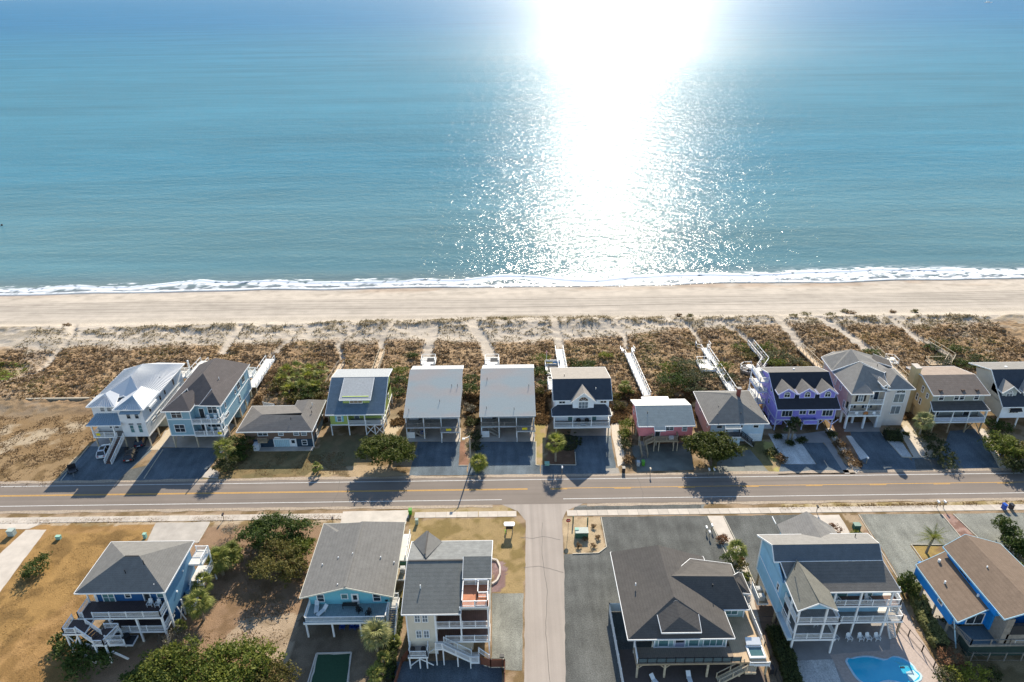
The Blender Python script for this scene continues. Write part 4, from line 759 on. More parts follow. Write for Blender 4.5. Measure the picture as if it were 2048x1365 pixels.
# --- pale blue hip roof house
SPB = siding('siding_powder_blue', (0.50, 0.62, 0.70)); SPP = siding('siding_dusty_pink', (0.52, 0.36, 0.34))
h = House('beach_house', 46.6, 120, 'powder blue two storey house with big grey hip roof and brick chimney')
h.wall(SPB, 41.1, 120.2, 0, 52.2, 132.0, 4.7); h.wall(SPP, 40.98, 120.3, 0, 41.1, 132, 4.7, 'side_wall')
h.roof([[(40.4, 119.6, 4.75), (52.9, 119.6, 4.75), (46.5, 125.6, 8.0)], [(52.9, 119.6, 4.75), (52.9, 132.8, 4.75), (46.3, 126.6, 8.0), (46.5, 125.6, 8.0)], [(52.9, 132.8, 4.75), (40.4, 132.8, 4.75), (46.3, 126.6, 8.0)], [(40.4, 132.8, 4.75), (40.4, 119.6, 4.75), (46.5, 125.6, 8.0), (46.3, 126.6, 8.0)]], SH_GREY)
ch = h.put(MB().box(48.0, 126.6, 6.6, 48.7, 127.3, 8.9), 'chimney', mat('brick_dark_red', (0.20, 0.055, 0.04), var=.25, scale=5, rows=(2, .12, .3))); h.put(MB().box(47.9, 126.5, 8.9, 48.8, 127.4, 9.0), 'chimney_cap', CONCG, parent=ch)
for x in (42.9, 47.2, 50.5): h.win('S', x, 120.18, 3.45, 1.0, 1.05, 1, 2)
h.put(MB().box(49.1, 120.1, 0.05, 52.0, 120.18, 1.95), 'garage_door', mat('door_white', (0.72, 0.74, 0.75), rows=(2, .5, .12))); h.door('S', 45.3, 120.18, 2.4, .9, 2.0); h.win('S', 44.4, 120.18, 2.7, .5, 1.2)
h.roof([[(43.7, 118.6, 4.3), (46.9, 118.6, 4.3), (46.7, 120.0, 4.85), (44.0, 120.0, 4.85)]], SH_MINT, name='porch_roof'); h.deck(CONCG, 43.4, 118.4, 47.0, 120.15, 2.4, WHITE); h.rails([(43.5, 118.5, 2.4), (46.9, 118.5, 2.4)], m=BLACK, bal=.2, h=.95); h.stairs((47.0, 119.0, 2.4), (49.8, 118.8, 0), 1.2, CONCG, trim=CONCG, rail=False); h.rail((47.0, 118.4, 2.4), (49.9, 118.2, 0), m=BLACK); h.rail((47.0, 119.7, 2.4), (49.9, 119.5, 0), m=BLACK)
h.piles((43.7, 46.9), (118.7,), 4.2, z0=2.4, w=.12, m=WHITE); h.wall(SPB, 43.4, 118.6, 0, 47, 120.15, 2.1, 'porch_base')
for y, z in ((122, 2.6), (125, 3.4), (128, 2.8), (131, 3.4)): h.win('W', 40.96, y, z, .8, .9)
for p in ((43.4, 124.0, 6.2), (42.7, 121.6, 5.7), (47.5, 121.6, 5.9), (50.3, 124.3, 5.8)): h.vent(*p, h=.35)
# --- purple house
SPU = siding('siding_purple', (0.25, 0.22, 0.62)); PB = siding('trim_lilac', (0.52, 0.54, 0.74)); SH_SHADE_BLK = shingle('shingle_shade_black', (0.035, 0.037, 0.045))  # near-black shingle for the unlit front slope, shade put into its colour
h = House('beach_house', 62, 124, 'bright purple house with roof front painted dark as shade, three arched dormers and white braces')
h.wall(SPU, 56.0, 124.0, 2.7, 68.5, 135.0, 6.0)
for x in (56.0, 68.4): h.put(MB().prism([(x, 124.0, 5.9), (x, 130.5, 10.1), (x, 135, 8.9), (x, 135, 5.9)], d=(.1, 0, 0)), 'gable_wall', SPU)
h.roof([[(55.6, 123.0, 5.9), (68.9, 123.0, 5.9), (68.6, 130.6, 10.6), (55.6, 130.6, 10.6)]], SH_SHADE_BLK, trim=PB); h.roof([[(55.5, 135.8, 9.0), (55.5, 130.6, 10.62), (68.6, 130.6, 10.62), (68.6, 135.8, 9.0)]], SH_TAUPE, name='rear_roof')
for k, x in enumerate((58.1, 62.4, 66.7)):
    h.wall(SPU, x - 1.6, 125.3, 6.9, x + 1.6, 128, 8.6, 'dormer_wall'); h.gable(SPU, (x - 1.6, 125.3, 8.6), (x + 1.6, 125.3, 8.6), 9.5, th=.2)
    h.roof([[(x - 2.0, 125.0, 8.45), (x, 125.0, 9.8), (x, 129.4, 9.8), (x - 2.0, 127.2, 8.45)], [(x, 125.0, 9.8), (x + 2.0, 125.0, 8.45), (x + 2.0, 127.2, 8.45), (x, 129.4, 9.8)]], SH_TAUPE, name='dormer_roof', trim=PB, th=.14)
    h.win('S', x, 125.28, 7.6, 1.1, .65, 2, 1, style='arch', glass=GLASS); h.put(MB().box(x - 1.65, 125.24, 7.2, x + 1.65, 125.3, 7.36).box(x - 1.65, 125.24, 7.36, x - 1.53, 125.3, 8.6).box(x + 1.53, 125.24, 7.36, x + 1.65, 125.3, 8.6), 'dormer_trim', PB)
h.win('S', 58.2, 123.98, 3.65, 2.1, 1.35, 3, 1); h.win('S', 61.5, 123.98, 4.15, 1.3, .85, 2, 1); h.win('S', 63.5, 123.98, 4.15, 1.3, .85, 2, 1); h.win('S', 66.8, 123.98, 3.65, 2.1, 1.35, 3, 1)
h.put(MB().box(55.95, 123.94, 2.6, 68.55, 124, 2.85).box(55.95, 123.94, 2.7, 56.1, 124, 5.8).box(68.4, 123.94, 2.7, 68.55, 124, 5.8).box(55.94, 124, 5.8, 56, 135, 5.95).box(55.94, 124, 2.6, 56, 135, 2.85), 'trim_band', PB)
h.wall(SPU, 61.5, 122.7, 2.5, 64.4, 122.85, 3.3, 'balcony_front'); h.wall(SPU, 61.5, 122.85, 2.5, 61.6, 123.95, 3.3, 'balcony_side'); h.wall(SPU, 64.3, 122.85, 2.5, 64.4, 123.95, 3.3, 'balcony_side'); h.deck(DARK, 61.6, 122.85, 64.3, 123.95, 2.6, PB); h.put(MB().box(61.45, 122.64, 3.3, 64.45, 122.9, 3.4).box(61.45, 122.62, 2.35, 64.45, 122.7, 2.5).box(61.45, 122.62, 2.4, 61.55, 122.7, 3.35).box(64.35, 122.62, 2.4, 64.45, 122.7, 3.35), 'balcony_trim', PB)
for x in (56.2, 58.9, 62, 65.4, 68.3):
    for y in (124.2, 128, 131.5, 134.8): h.pile(x, y, 2.65, 0, .2, PB)
for x in (56.2, 58.9, 65.4, 68.3):
    for sg in (-1, 1): h.bar((x, 124.1, 1.3), (x + sg * 1.25, 124.1, 2.6), .1, .12, PB, 'brace')
for y in (128, 131.5): h.bar((56.1, y, 1.2), (56.1, y - 1.3, 2.6), .1, .12, PB, 'brace'); h.bar((56.1, y, 1.2), (56.1, y + 1.3, 2.6), .1, .12, PB, 'brace')
h.wall(SPU, 56.4, 126.2, 0, 58.6, 132, 2.6, 'ground_enclosure'); h.wall(WOOD, 58.7, 130, 0, 68, 130.1, 2.5, 'lattice_wall')
for z in (3.0, 5.8, 8.4): h.deck(DECKW, 54.0, 130.5, 55.9, 136.5, z, PB); h.rails([(55.8, 130.55, z), (54.1, 130.55, z), (54.1, 136.4, z)], bal=.25)
h.pile(54.1, 130.6, 9.3, 0, .18, WHITE); h.pile(54.1, 136.3, 9.3, 0, .18, WHITE); h.bar((54.1, 130.6, 3), (54.1, 133.5, 5.8), .1, .12, WHITE, 'brace'); h.bar((54.1, 133.5, 5.8), (54.1, 130.6, 8.4), .1, .12, WHITE, 'brace'); h.vent(62, 133, 9.9, WHITE, .3, .2); h.deck(DECKW, 53.6, 124.6, 55.9, 130.4, .25, CONC)
for y, z in ((128.5, 7.2), (128.7, 4.0), (132.6, 4.0)): h.win('W', 55.98, y, z, .8, 1.1, trim=PB)
# --- turret house
SBG = siding('siding_beige', (0.50, 0.43, 0.34)); SPS = siding('siding_peach', (0.55, 0.38, 0.32)); SPW = siding('siding_turret', (0.62, 0.57, 0.52)); SHG = shingle('shingle_warm_grey', (0.215, 0.205, 0.19)); NAVYS = mat('navy_shutter', (0.02, 0.035, 0.06))
h = House('beach_house', 76.5, 124.2, 'large beige and peach house with square corner turret and fan topped window')
h.wall(SBG, 71.45, 124.3, 6.2, 75.2, 138, 9.0); h.wall(SBG, 75.2, 125.6, 6.2, 78.4, 138, 9.0, 'recess_wall'); h.wall(SBG, 71.45, 126.2, 3.5, 78.4, 138, 6.2, 'lower_wall'); h.wall(SPS, 71.38, 126.0, 3.3, 71.45, 138, 9.0, 'side_wall')
h.wall(SBG, 71.6, 129, 0, 78.4, 137.8, 3.4, 'ground_enclosure'); h.wall(SPW, 78.4, 124.6, 0, 79.4, 137, 9.0, 'link_wall')
h.wall(SPW, 79.4, 125.4, 0, 84.2, 133.5, 9.3, 'turret'); h.hip(SHG, 78.9, 84.8, 124.9, 134.0, 9.35, 11.3, (81.9, 127.9), (81.9, 130.5))
h.roof([[(70.9, 123.8, 9.0), (75.5, 123.8, 9.0), (74.2, 126.8, 10.6)], [(75.5, 123.8, 9.0), (75.9, 125.0, 9.0), (79.4, 125.0, 9.0), (79.8, 129.2, 11.0), (75.4, 130.0, 12.6), (74.2, 126.8, 10.6)], [(70.9, 133.4, 9.0), (70.9, 123.8, 9.0), (74.2, 126.8, 10.6), (75.4, 130.0, 12.6), (75.3, 131.5, 12.6)]], SHG)
h.roof([[(70.7, 139.2, 9.6), (70.7, 133.4, 9.2), (75.3, 131.5, 12.6), (75.3, 136.0, 13.2), (73.6, 139.8, 10.6)], [(75.3, 136.0, 13.2), (75.3, 131.5, 12.6), (79.8, 129.2, 11.0), (84.4, 133.8, 9.3), (83.0, 139.4, 9.6)], [(73.6, 139.8, 10.6), (75.3, 136.0, 13.2), (83.0, 139.4, 9.6)]], SHG, name='rear_roof')
h.wall(SBG, 71.5, 131, 3, 82, 139.0, 9.3, 'rear_block'); h.roof([[(80.2, 135.6, 10.6), (83.8, 133.2, 10.2), (84.6, 136.2, 10.2), (82.0, 138.6, 10.6)]], SH_DARK, name='flat_roof', th=.3)
h.win('S', 73.3, 124.28, 7.0, .95, 1.6, 2, 2, glass=GLASSB); [h.put(MB().box(x - .22, 124.2, 6.9, x + .22, 124.28, 8.7), 'shutter', BLACK) for x in (72.45, 74.15)]
h.win('S', 76.1, 125.58, 7.0, .8, 1.6, glass=GLASSB); h.door('S', 77.2, 125.58, 6.3, .9, 2.2, m=NAVYS, glass=False)
for x in (72.7, 76.2): h.win('S', x, 126.18, 4.2, .9, 1.4, 2, 2, glass=GLASSB); [h.put(MB().box(xx - .2, 126.1, 4.1, xx + .2, 126.18, 5.7), 'shutter', BLACK if x < 75 else NAVYS) for xx in (x - .85, x + .85)]
h.deck(CONCG, 71.3, 124.2, 78.4, 126.2, 3.5, WHITE); h.rails([(71.4, 126.1, 3.5), (71.4, 124.3, 3.5), (78.4, 124.3, 3.5)], post=3.5, bal=.16); h.deck(CONCG, 75.2, 124.3, 78.4, 125.6, 6.25, WHITE); h.rails([(75.3, 124.35, 6.25), (78.4, 124.35, 6.25)], post=3.2); h.put(MB().box(71.3, 124.2, 3.1, 78.5, 124.3, 3.45).box(71.3, 124.22, 6.0, 78.5, 124.32, 6.25), 'trim_band', WHITE)
for x, y in ((71.5, 124.4), (75.2, 124.4), (78.35, 124.4)): h.pile(x, y, 9.0 if x > 72 else 6.1, 3.4, .2, WHITE, 'porch_column')
for x, y in ((71.5, 124.5), (74.0, 126.6), (75.3, 124.5), (71.6, 127), (78.2, 124.8)): h.pile(x, y, 3.3, 0, .4, SWH)
for x in (73.2, 76.9): h.put(MB().cyl(x, 124.15, 3.75, 3.8, .33, n=12).box(x - .33, 124.2, 3.85, x + .33, 124.26, 4.3), 'baluster_emblem', WHITE)
h.put(MB().box(74.6, 124.08, 3.7, 75.6, 124.16, 4.2).box(74.8, 124.06, 4.1, 75.4, 124.14, 4.45), 'crab_emblem', mat('crab_orange', (0.42, 0.17, 0.06)))
h.win('S', 82.0, 125.38, 3.0, 1.9, 1.9, 2, 1, glass=GLASSB); h.win('S', 82.1, 125.38, 5.9, 2.1, 2.0, 2, 1, glass=GLASSB); h.win('S', 82.1, 125.36, 8.2, 1.9, .02, 1, 1, style='arch', glass=GLASS)
h.wall(SGW, 77.9, 124.7, 9.5, 78.7, 126.9, 10.5, 'dormer_wall'); h.roof([[(77.6, 124.5, 10.3), (78.3, 124.5, 10.8), (78.3, 127.9, 10.8), (77.6, 127.3, 10.3)], [(78.3, 124.5, 10.8), (79.0, 124.5, 10.3), (79.0, 127.3, 10.3), (78.3, 127.9, 10.8)]], SHG, name='dormer_roof'); h.put(MB().cyl(78.3, 0, 0, .04, .22, n=10), 'round_window', BLACK).matrix_local = Matrix.Translation(Vector((0, 124.68 - 124.2, 10.05))) @ Matrix.Rotation(math.pi / 2, 4, 'X') @ Matrix.Translation(Vector((0, 124.2, 0)))
for y, z, hh in ((132.0, 6.8, 1.5), (129.4, 6.8, 1.5), (126.6, 4.0, 1.6)): h.win('W', 71.36, y, z, .7, hh, glass=GLASSB)
h.deck(DECKW, 66.5, 135.8, 71.3, 140, 3.3); h.rails([(66.6, 135.9, 3.3), (66.6, 139.9, 3.3), (71, 139.9, 3.3)], m=WHITE); h.deck(DECKW, 83.9, 134.6, 89.0, 139.6, 3.2); h.rails([(88.9, 134.7, 3.2), (88.9, 139.5, 3.2), (84, 139.5, 3.2)]); h.vent(79.6, 131.8, 11.2)
# --- tan house with chimney
STN = siding('siding_tan', (0.52, 0.40, 0.22)); SOL = siding('siding_olive_grey', (0.33, 0.335, 0.29))
h = House('beach_house', 94, 122, 'tan two storey house with brown roof, broad chimney and full width porch')
h.wall(SOL, 88.6, 124.4, 3.0, 99.6, 134, 8.5); h.wall(STN, 88.5, 124.4, 2.6, 88.6, 134, 8.5, 'side_wall')
h.put(MB().prism([(88.5, 124.4, 8.4), (88.5, 129.0, 9.9), (88.5, 134, 9.1), (88.5, 134, 8.4)], d=(.12, 0, 0)), 'gable_wall', STN); h.put(MB().prism([(99.5, 124.4, 8.4), (99.5, 129.0, 9.9), (99.5, 134, 9.1), (99.5, 134, 8.4)], d=(.12, 0, 0)), 'gable_wall', STN)
h.roof([[(88.2, 123.8, 8.4), (100.1, 123.8, 8.4), (99.6, 129.2, 10.25), (88.2, 129.2, 10.25)]], SH_BROWN); h.roof([[(88.0, 134.8, 9.2), (88.2, 129.2, 10.252), (99.6, 129.2, 10.27), (98.6, 134.8, 9.2)]], SH_TAN, name='rear_roof')
h.roof([[(87.7, 121.8, 5.85), (99.6, 121.8, 5.85), (99.3, 124.4, 6.6), (88.4, 124.4, 6.6)]], SH_DARK, name='porch_roof')
c = h.put(MB().box(87.3, 130.2, 0, 88.45, 132.2, 11.3), 'chimney', STN); h.put(MB().box(87.2, 130.1, 11.3, 88.55, 132.3, 11.45), 'chimney_cap', CONC, parent=c)
h.win('S', 90.4, 124.38, 6.95, .95, 1.2); h.win('S', 93.6, 124.38, 6.95, .9, 1.2); h.win('S', 94.75, 124.38, 6.95, .9, 1.2); h.win('S', 97.8, 124.38, 6.95, .9, 1.2)
h.win('S', 89.9, 124.38, 3.2, 1.9, 2.0, 2, 1); h.door('S', 96.9, 124.38, 3.1, 1.6, 2.0, m=DARK, glass=False); h.win('S', 93.2, 124.38, 4.4, .8, .9); h.deck(DECKG, 88.5, 122.0, 99.4, 124.4, 3.0)
h.rail((88.6, 122.1, 3), (99.3, 122.1, 3), post=3.6, closed=True, bm=mat('panel_grey_blue', (0.42, 0.45, 0.52))); h.rail((99.3, 122.1, 3), (99.3, 124.3, 3), closed=True)
for x in (88.6, 92.3, 95.7, 99.3): h.pile(x, 122.1, 5.8, 3, .18, WHITE, 'porch_column')
h.piles((89, 92.4, 96, 99.2), (122.4, 126, 130, 133.6), 2.8, m=WOOD); h.wall(STN, 89, 126, 0, 92, 133.5, 2.7, 'ground_enclosure'); h.bar((96, 122.4, .3), (97.5, 122.4, 2.7), .12, .14, WOOD, 'brace'); h.bar((99.2, 122.4, .3), (97.7, 122.4, 2.7), .12, .14, WOOD, 'brace')
for y, z, hh in ((128.0, 6.8, 1.3), (126.0, 6.5, 1), (129.2, 4.2, 1.4), (127.8, 3.9, 1.3)): h.win('W', 88.48, y, z, .6, hh)
for f in (.12, .55, .82): h.put(MB().box(88.5 + f * 11, 124.9, 8.85, 88.5 + f * 11 + .8, 125.2, 9.0).box(88.6 + f * 11, 124.5, 8.6, 88.7 + f * 11, 125.0, 8.95), 'roof_vent', mat('dark_brown_vent', (0.07, 0.045, 0.035)))
# --- right edge house
SGG = siding('siding_grey_beige', (0.46, 0.44, 0.39)); SLG = siding('siding_sage', (0.42, 0.46, 0.44))
h = House('beach_house', 109, 123.5, 'pale grey house cut by right edge with front roof painted dark as shade and paired dormers')
h.wall(SGW, 103.6, 123.8, 2.6, 117.5, 133, 6.0); h.wall(SGG, 103.5, 123.8, 2.6, 103.6, 133, 6.0, 'side_wall'); h.put(MB().prism([(103.5, 123.8, 5.9), (103.5, 129.3, 10.9), (103.5, 134.6, 9.0), (103.5, 133, 5.9)], d=(.12, 0, 0)), 'gable_wall', SGG)
h.roof([[(103.0, 123.0, 5.8), (118, 123.0, 5.8), (118, 129.4, 11.3), (103.0, 129.4, 11.3)]], SH_SHADE_SLATE if False else SH_SHADE_NAVY); h.roof([[(102.6, 136.0, 9.4), (103.0, 129.4, 11.32), (118, 129.4, 11.32), (118, 136.0, 9.4)]], SHG, name='rear_roof')  # front slope in navy, its shade put into the shingle colour
for x in (105.0, 109.5):
    h.wall(SLG, x - 1.5, 124.9, 7.0, x + 1.5, 128.4, 8.6, 'dormer_wall'); h.gable(SLG, (x - 1.5, 124.9, 8.6), (x + 1.5, 124.9, 8.6), 9.7, th=.2)
    h.roof([[(x - 1.9, 124.4, 8.45), (x, 124.4, 10.0), (x, 128.4, 10.0), (x - 1.9, 126.6, 8.45)], [(x, 124.4, 10.0), (x + 1.9, 124.4, 8.45), (x + 1.9, 126.6, 8.45), (x, 128.4, 10.0)]], SH_SAND, name='dormer_roof', th=.14)
    h.win('S', x, 124.88, 7.35, 1.2, .7, 2, 1, glass=GLASSB); h.win('S', x, 124.86, 8.15, .9, .02, 1, 1, style='arch')
h.win('S', 106.3, 123.78, 3.9, 1.9, .9, 3, 1); h.put(MB().prism([(105.1, 122.9, 4.7), (107.5, 122.9, 4.7), (107.5, 123.78, 5.4), (105.1, 123.78, 5.4)], dz=.08), 'awning', BLACK)
h.piles((103.8, 108, 112), (124.2, 128, 132), 2.6, m=WHITE); h.deck(DECKW, 98.6, 134.0, 103, 138, 3.2); h.rails([(98.7, 134.1, 3.2), (98.7, 137.9, 3.2), (103, 137.9, 3.2)]); h.vent(107.5, 131.4, 10.7, WHITE, .2, .3)
# ------------------------------------------------------------------ landward row: houses N-S
def adirondack(name, x, y, z, rz, label, group=None, m=None):
    t = thing(name, (x, y, z), label, 'chair', group, rz); m = m or WVINYL
    MB().prism([(-.28, -.25, .38), (.28, -.25, .38), (.28, .3, .26), (-.28, .3, .26)], dz=.05).build('seat', m, t)
    b = MB()
    for i in range(5): w = .11; xx = -.28 + i * .115; b.prism([(xx, .28, .27), (xx + .1, .28, .27), (xx + .1, .55, 1.0 - abs(i - 2) * .06), (xx, .55, 1.0 - abs(i - 2) * .06)], d=(0, .03, 0))
    b.build('backrest', m, t, kind='stuff')
    for s in (-1, 1):
        MB().box(s * .36 - .07, -.3, .52, s * .36 + .07, .4, .56).build('armrest', m, t); MB().box(s * .33 - .03, -.27, 0, s * .33 + .03, -.18, .52).build('leg', m, t); MB().box(s * .33 - .03, .3, 0, s * .33 + .03, .38, .52).build('leg', m, t)
    return t
def lounger(x, y, z, rz, label, m=None, group=None):
    t = thing('sun_lounger', (x, y, z), label, 'lounger', group, rz); m = m or WVINYL
    MB().box(-.32, -1.0, .32, .32, .35, .38).build('seat', m, t); MB().prism([(-.32, .35, .38), (.32, .35, .38), (.32, .95, .85), (-.32, .95, .85)], dz=.06).build('backrest', m, t)
    for sx in (-.28, .28):
        for sy in (-.9, .3): MB().box(sx - .03, sy - .03, 0, sx + .03, sy + .03, .32).build('leg', m, t)
    return t
# --- N: dark blue house
SDB = siding('siding_deep_blue', (0.022, 0.095, 0.235)); SDS = siding('siding_sunlit_blue', (0.10, 0.22, 0.34))  # second blue is a paler copy: sunlight and fading put into the colour
h = House('beach_house', -57, 73, 'deep blue house with grey hip roof and stacked white rear decks')
h.wall(SDB, -61.7, 74.5, 3.2, -51.0, 82.3, 8.6); h.wall(SDB, -61.5, 75.0, 0, -51.2, 82, 3.2, 'lower_wall'); h.put(MB().box(-51.0, 73.2, 3.2, -50.92, 82.3, 8.4), 'side_wall', SDS)
h.hip(SH_GREY, -63.3, -50.3, 72.7, 83.1, 8.7, 11.6, (-57.4, 76.9), (-55.2, 76.9)); h.put(MB().box(-57.3, 76.85, 11.5, -55.3, 77.0, 11.68), 'ridge_vent', SH_DARK)
h.win('S', -60.0, 74.48, 5.1, 1.6, 1.6, 2, 2, glass=GLASST); h.win('S', -57.1, 74.48, 5.9, .75, .95, 1, 2); h.door('S', -54.3, 74.48, 4.4, .95, 2.3, m=GLASSB); h.win('S', -52.3, 74.48, 5.9, .9, 1.3, 1, 2, glass=GLASST)
h.put(MB().box(-62.05, 74.4, 4.3, -61.7, 74.5, 8.6), 'corner_board', WHITE)
DD = mat('dark_deck', (0.085, 0.062, 0.058), var=.15, rows=(0, .29, .2))
h.deck(DD, -63.1, 71.4, -51.1, 74.5, 5.15); h.rails([(-63.0, 74.3, 5.15), (-63.0, 71.5, 5.15), (-62.3, 71.5, 5.15)]); h.rails([(-60.9, 71.5, 5.15), (-51.2, 71.5, 5.15), (-51.2, 74.4, 5.15)], post=2.6)
h.deck(DD, -59.8, 71.5, -51.2, 74.5, 2.25); h.rails([(-58.8, 71.55, 2.25), (-51.3, 71.55, 2.25), (-51.3, 75, 2.25)], post=2.5)
for x in (-63.0, -58.8, -54.9, -51.2): h.pile(x, 71.6, 5.0 if x > -63 else 5.0, 0, .26, WHITE)
h.pile(-62.9, 74.3, 8.6, 5.1, .18, WHITE, 'porch_column'); h.pile(-50.9, 73.3, 8.5, 0, .24, WHITE, 'porch_column'); h.pile(-50.8, 76.5, 3.2, 0, .2, WHITE)
h.deck(DD, -63.9, 68.9, -60.9, 71.4, 4.9); h.rails([(-63.8, 71.4, 4.9), (-63.8, 69.0, 4.9), (-62.1, 69.0, 4.9)]); h.stairs((-61.8, 69.9, 4.9), (-59.4, 69.0, 3.7), 1.5, DD); h.deck(DD, -59.6, 68.0, -57.6, 70.9, 3.7)
h.rails([(-59.3, 67.9, 3.7), (-57.9, 67.9, 3.7), (-57.0, 70.8, 3.7), (-59.2, 70.8, 3.7)]); h.stairs((-57.6, 68.3, 3.7), (-56.4, 69.6, 2.2), 1.1, DD)
for x, y in ((-63.7, 69.1), (-62.1, 69.1), (-59.3, 68.0), (-57.8, 68.0), (-57.1, 70.7)): h.pile(x, y, 4.8 if x < -61 else 3.6, 0, .2, WHITE)
h.xbrace(-63.7, -62.1, 69.1, .8, 4.4); h.rails([(-61.5, 69.2, 1.6), (-59.6, 68.6, 1.6)]); h.rail((-63.2, 68.8, 1.2), (-59.5, 67.4, .3), bal=0); h.bar((-57.1, 67.9, 2.4), (-55.6, 68.4, .2), .12, .3, WHITE, 'stair_stringer')
h.deck(DARK, -59.0, 69.8, -55.4, 71.4, 1.5, WHITE); [h.put(MB().cyl(x, 70.8, 1.5, 2.2, .5, .55, 10), 'hot_tub_pot', BLACK) for x in (-58.0, -56.7)]
for y, z in ((79, 6.4), (76.2, 5.0)): h.put(MB().box(-50.92, y - .12, z, -50.75, y + .12, z + .25), 'wall_lamp', WHITE)
h.put(MB().box(-50.9, 78, 0, -50.2, 79.3, 3.2), 'outdoor_shower', SDS); h.deck(DECKW, -50.9, 79.5, -48.6, 83.4, 3.2); h.deck(DECKW, -50.9, 81, -48.8, 84.0, 5.9); h.rails([(-48.7, 79.6, 3.2), (-48.7, 83.3, 3.2)]); h.rails([(-48.9, 81.1, 5.9), (-48.9, 83.9, 5.9), (-50.8, 83.9, 5.9)]); h.stairs((-49.8, 79.5, 3.2), (-49.6, 76.4, .3), 1.1, DECKW)
for y in (79.6, 83.6): h.pile(-48.7, y, 7.2 if y > 80 else 3.2, 0, .18, WHITE)
h.xbrace(-51.0, -50.2, 75.2, .2, 3.0, WHITE); h.vent(-56.6, 74.9, 10.2, BLACK, .7); h.vent(-54.2, 75.9, 11.0, BLACK, .7); h.vent(-52.1, 73.6, 9.1, WHITE, .3)
adirondack('porch_chair', -53.6, 73.5, 5.15, 0.1, 'white slatted chair nearer the door on the blue house deck'); adirondack('porch_chair', -52.4, 73.4, 5.15, -0.05, 'white slatted chair nearer the corner on the blue house deck')
# --- O: teal house with broad grey gable roof
STL = siding('siding_teal', (0.17, 0.47, 0.54))
h = House('beach_house', -24.5, 72, 'teal house with broad grey gable roof and white railed back deck')
h.wall(STL, -30.9, 75.2, 3.1, -18.9, 90.2, 5.0); h.put(MB().prism([(-31, 75.2, 5.0), (-18.8, 75.2, 5.0), (-18.8, 75.2, 5.3), (-24.8, 75.2, 7.1), (-31, 75.2, 5.3)], d=(0, .15, 0)), 'gable_wall', STL)
h.roof([[(-32.0, 74.6, 5.15), (-24.9, 74.4, 7.35), (-25.1, 88.6, 7.35), (-29.2, 87.6, 6.1), (-32.2, 90.7, 5.15)], [(-24.9, 74.4, 7.35), (-18.1, 74.6, 5.15), (-18.5, 90.8, 5.15), (-21.2, 87.8, 6.1), (-25.1, 88.6, 7.35)], [(-32.2, 90.7, 5.15), (-29.2, 87.6, 6.1), (-25.1, 88.6, 7.35), (-21.2, 87.8, 6.1), (-18.5, 90.8, 5.15)]], SH_GREY, trim=mat('fascia_cream', (0.62, 0.60, 0.50)))
h.put(MB().box(-25.15, 74.5, 7.38, -24.85, 88.5, 7.43), 'ridge_cap', SH_GREY); pass
h.win('S', -29.1, 75.18, 3.8, .95, 1.35, 1, 2); h.win('S', -25.5, 75.18, 4.35, .85, .85, 1, 1, glass=GLASST); h.win('S', -20.7, 75.18, 3.8, 1.0, 1.4, 1, 2); h.door('S', -23.95, 75.18, 3.2, .9, 2.0)
h.put(MB().cyl(-19.3, 75.1, 3.9, 3.95, .25, n=10), 'round_wall_art', BLACK); h.deck(mat('teal_grey_deck', (0.22, 0.30, 0.32), rows=(0, .29, .12)), -30.9, 71.8, -18.9, 75.2, 3.2)
h.rails([(-30.8, 75.1, 3.2), (-30.8, 71.9, 3.2), (-19.0, 71.9, 3.2), (-19.0, 74.4, 3.2)], post=30, bal=.17); h.put(MB().box(-31, 71.74, 2.8, -18.8, 71.84, 3.18), 'deck_skirt', WHITE)
for x in (-30.7, -26.9, -22.8, -19.1): h.pile(x, 72.0, 2.9, 0, .24, WHITE)
h.piles((-30.6, -26.9, -22.8, -19.1), (76, 80, 85, 90), 3.1, m=WHITE); h.wall(STL, -30.3, 80, 0, -20, 90, 3.1, 'ground_enclosure')
h.deck(DECKW, -18.9, 74.4, -17.6, 76.2, 3.2); h.rail((-18.8, 76.2, 3.2), (-17.7, 76.2, 3.2)); h.stairs((-18.2, 74.4, 3.2), (-18.3, 70.4, .1), 1.2, mat('grey_tread', (.28, .29, .30)))
h.deck(DECKW, -18.7, 84.0, -17.6, 90, 3.2); h.rails([(-17.65, 84.1, 3.2), (-17.65, 89.9, 3.2)], post=2); h.ac(-17.9, 82.2, 2.6); h.deck(WOOD, -18.8, 80.5, -17.3, 82.9, 2.6, WHITE); h.put(MB().box(-18.6, 83.6, 0, -17.5, 86, 3.0), 'dark_green_shed', mat('dark_green', (0.03, 0.09, 0.06)))
for p in ((-29.9, 80.5, 5.8), (-27.5, 81.2, 6.5), (-21, 81.6, 6.1), (-18.9, 81.2, 5.4), (-26.3, 75.4, 6.8), (-25.2, 81.3, 7.2)): h.vent(*p, m=WHITE, h=.28, r=.09)
lounger(-29.6, 74.3, 3.2, .15, 'white lounger at the left end of the teal house deck'); lounger(-28.6, 73.6, 3.2, -.6, 'white lounger with raised back near the deck railing of the teal house')
t = thing('patio_table', (-24.7, 74.5, 3.2), 'dark low patio table against the teal wall', 'table'); MB().box(-1.1, -.35, .62, 1.1, .35, .68).build('tabletop', BLACK, t); [MB().box(a - .04, b - .04, 0, a + .04, b + .04, .62).build('leg', BLACK, t) for a in (-1, 1) for b in (-.3, .3)]
adirondack('patio_chair', -23.1, 73.6, 3.2, .8, 'dark slatted chair beside the low patio table', m=BLACK); adirondack('patio_chair', -21.7, 73.0, 3.2, -.3, 'dark slatted chair near the railing middle of the teal deck', m=BLACK)
BLUEP = mat('royal_blue_plastic', (0.015, 0.06, 0.28), rough=.5)
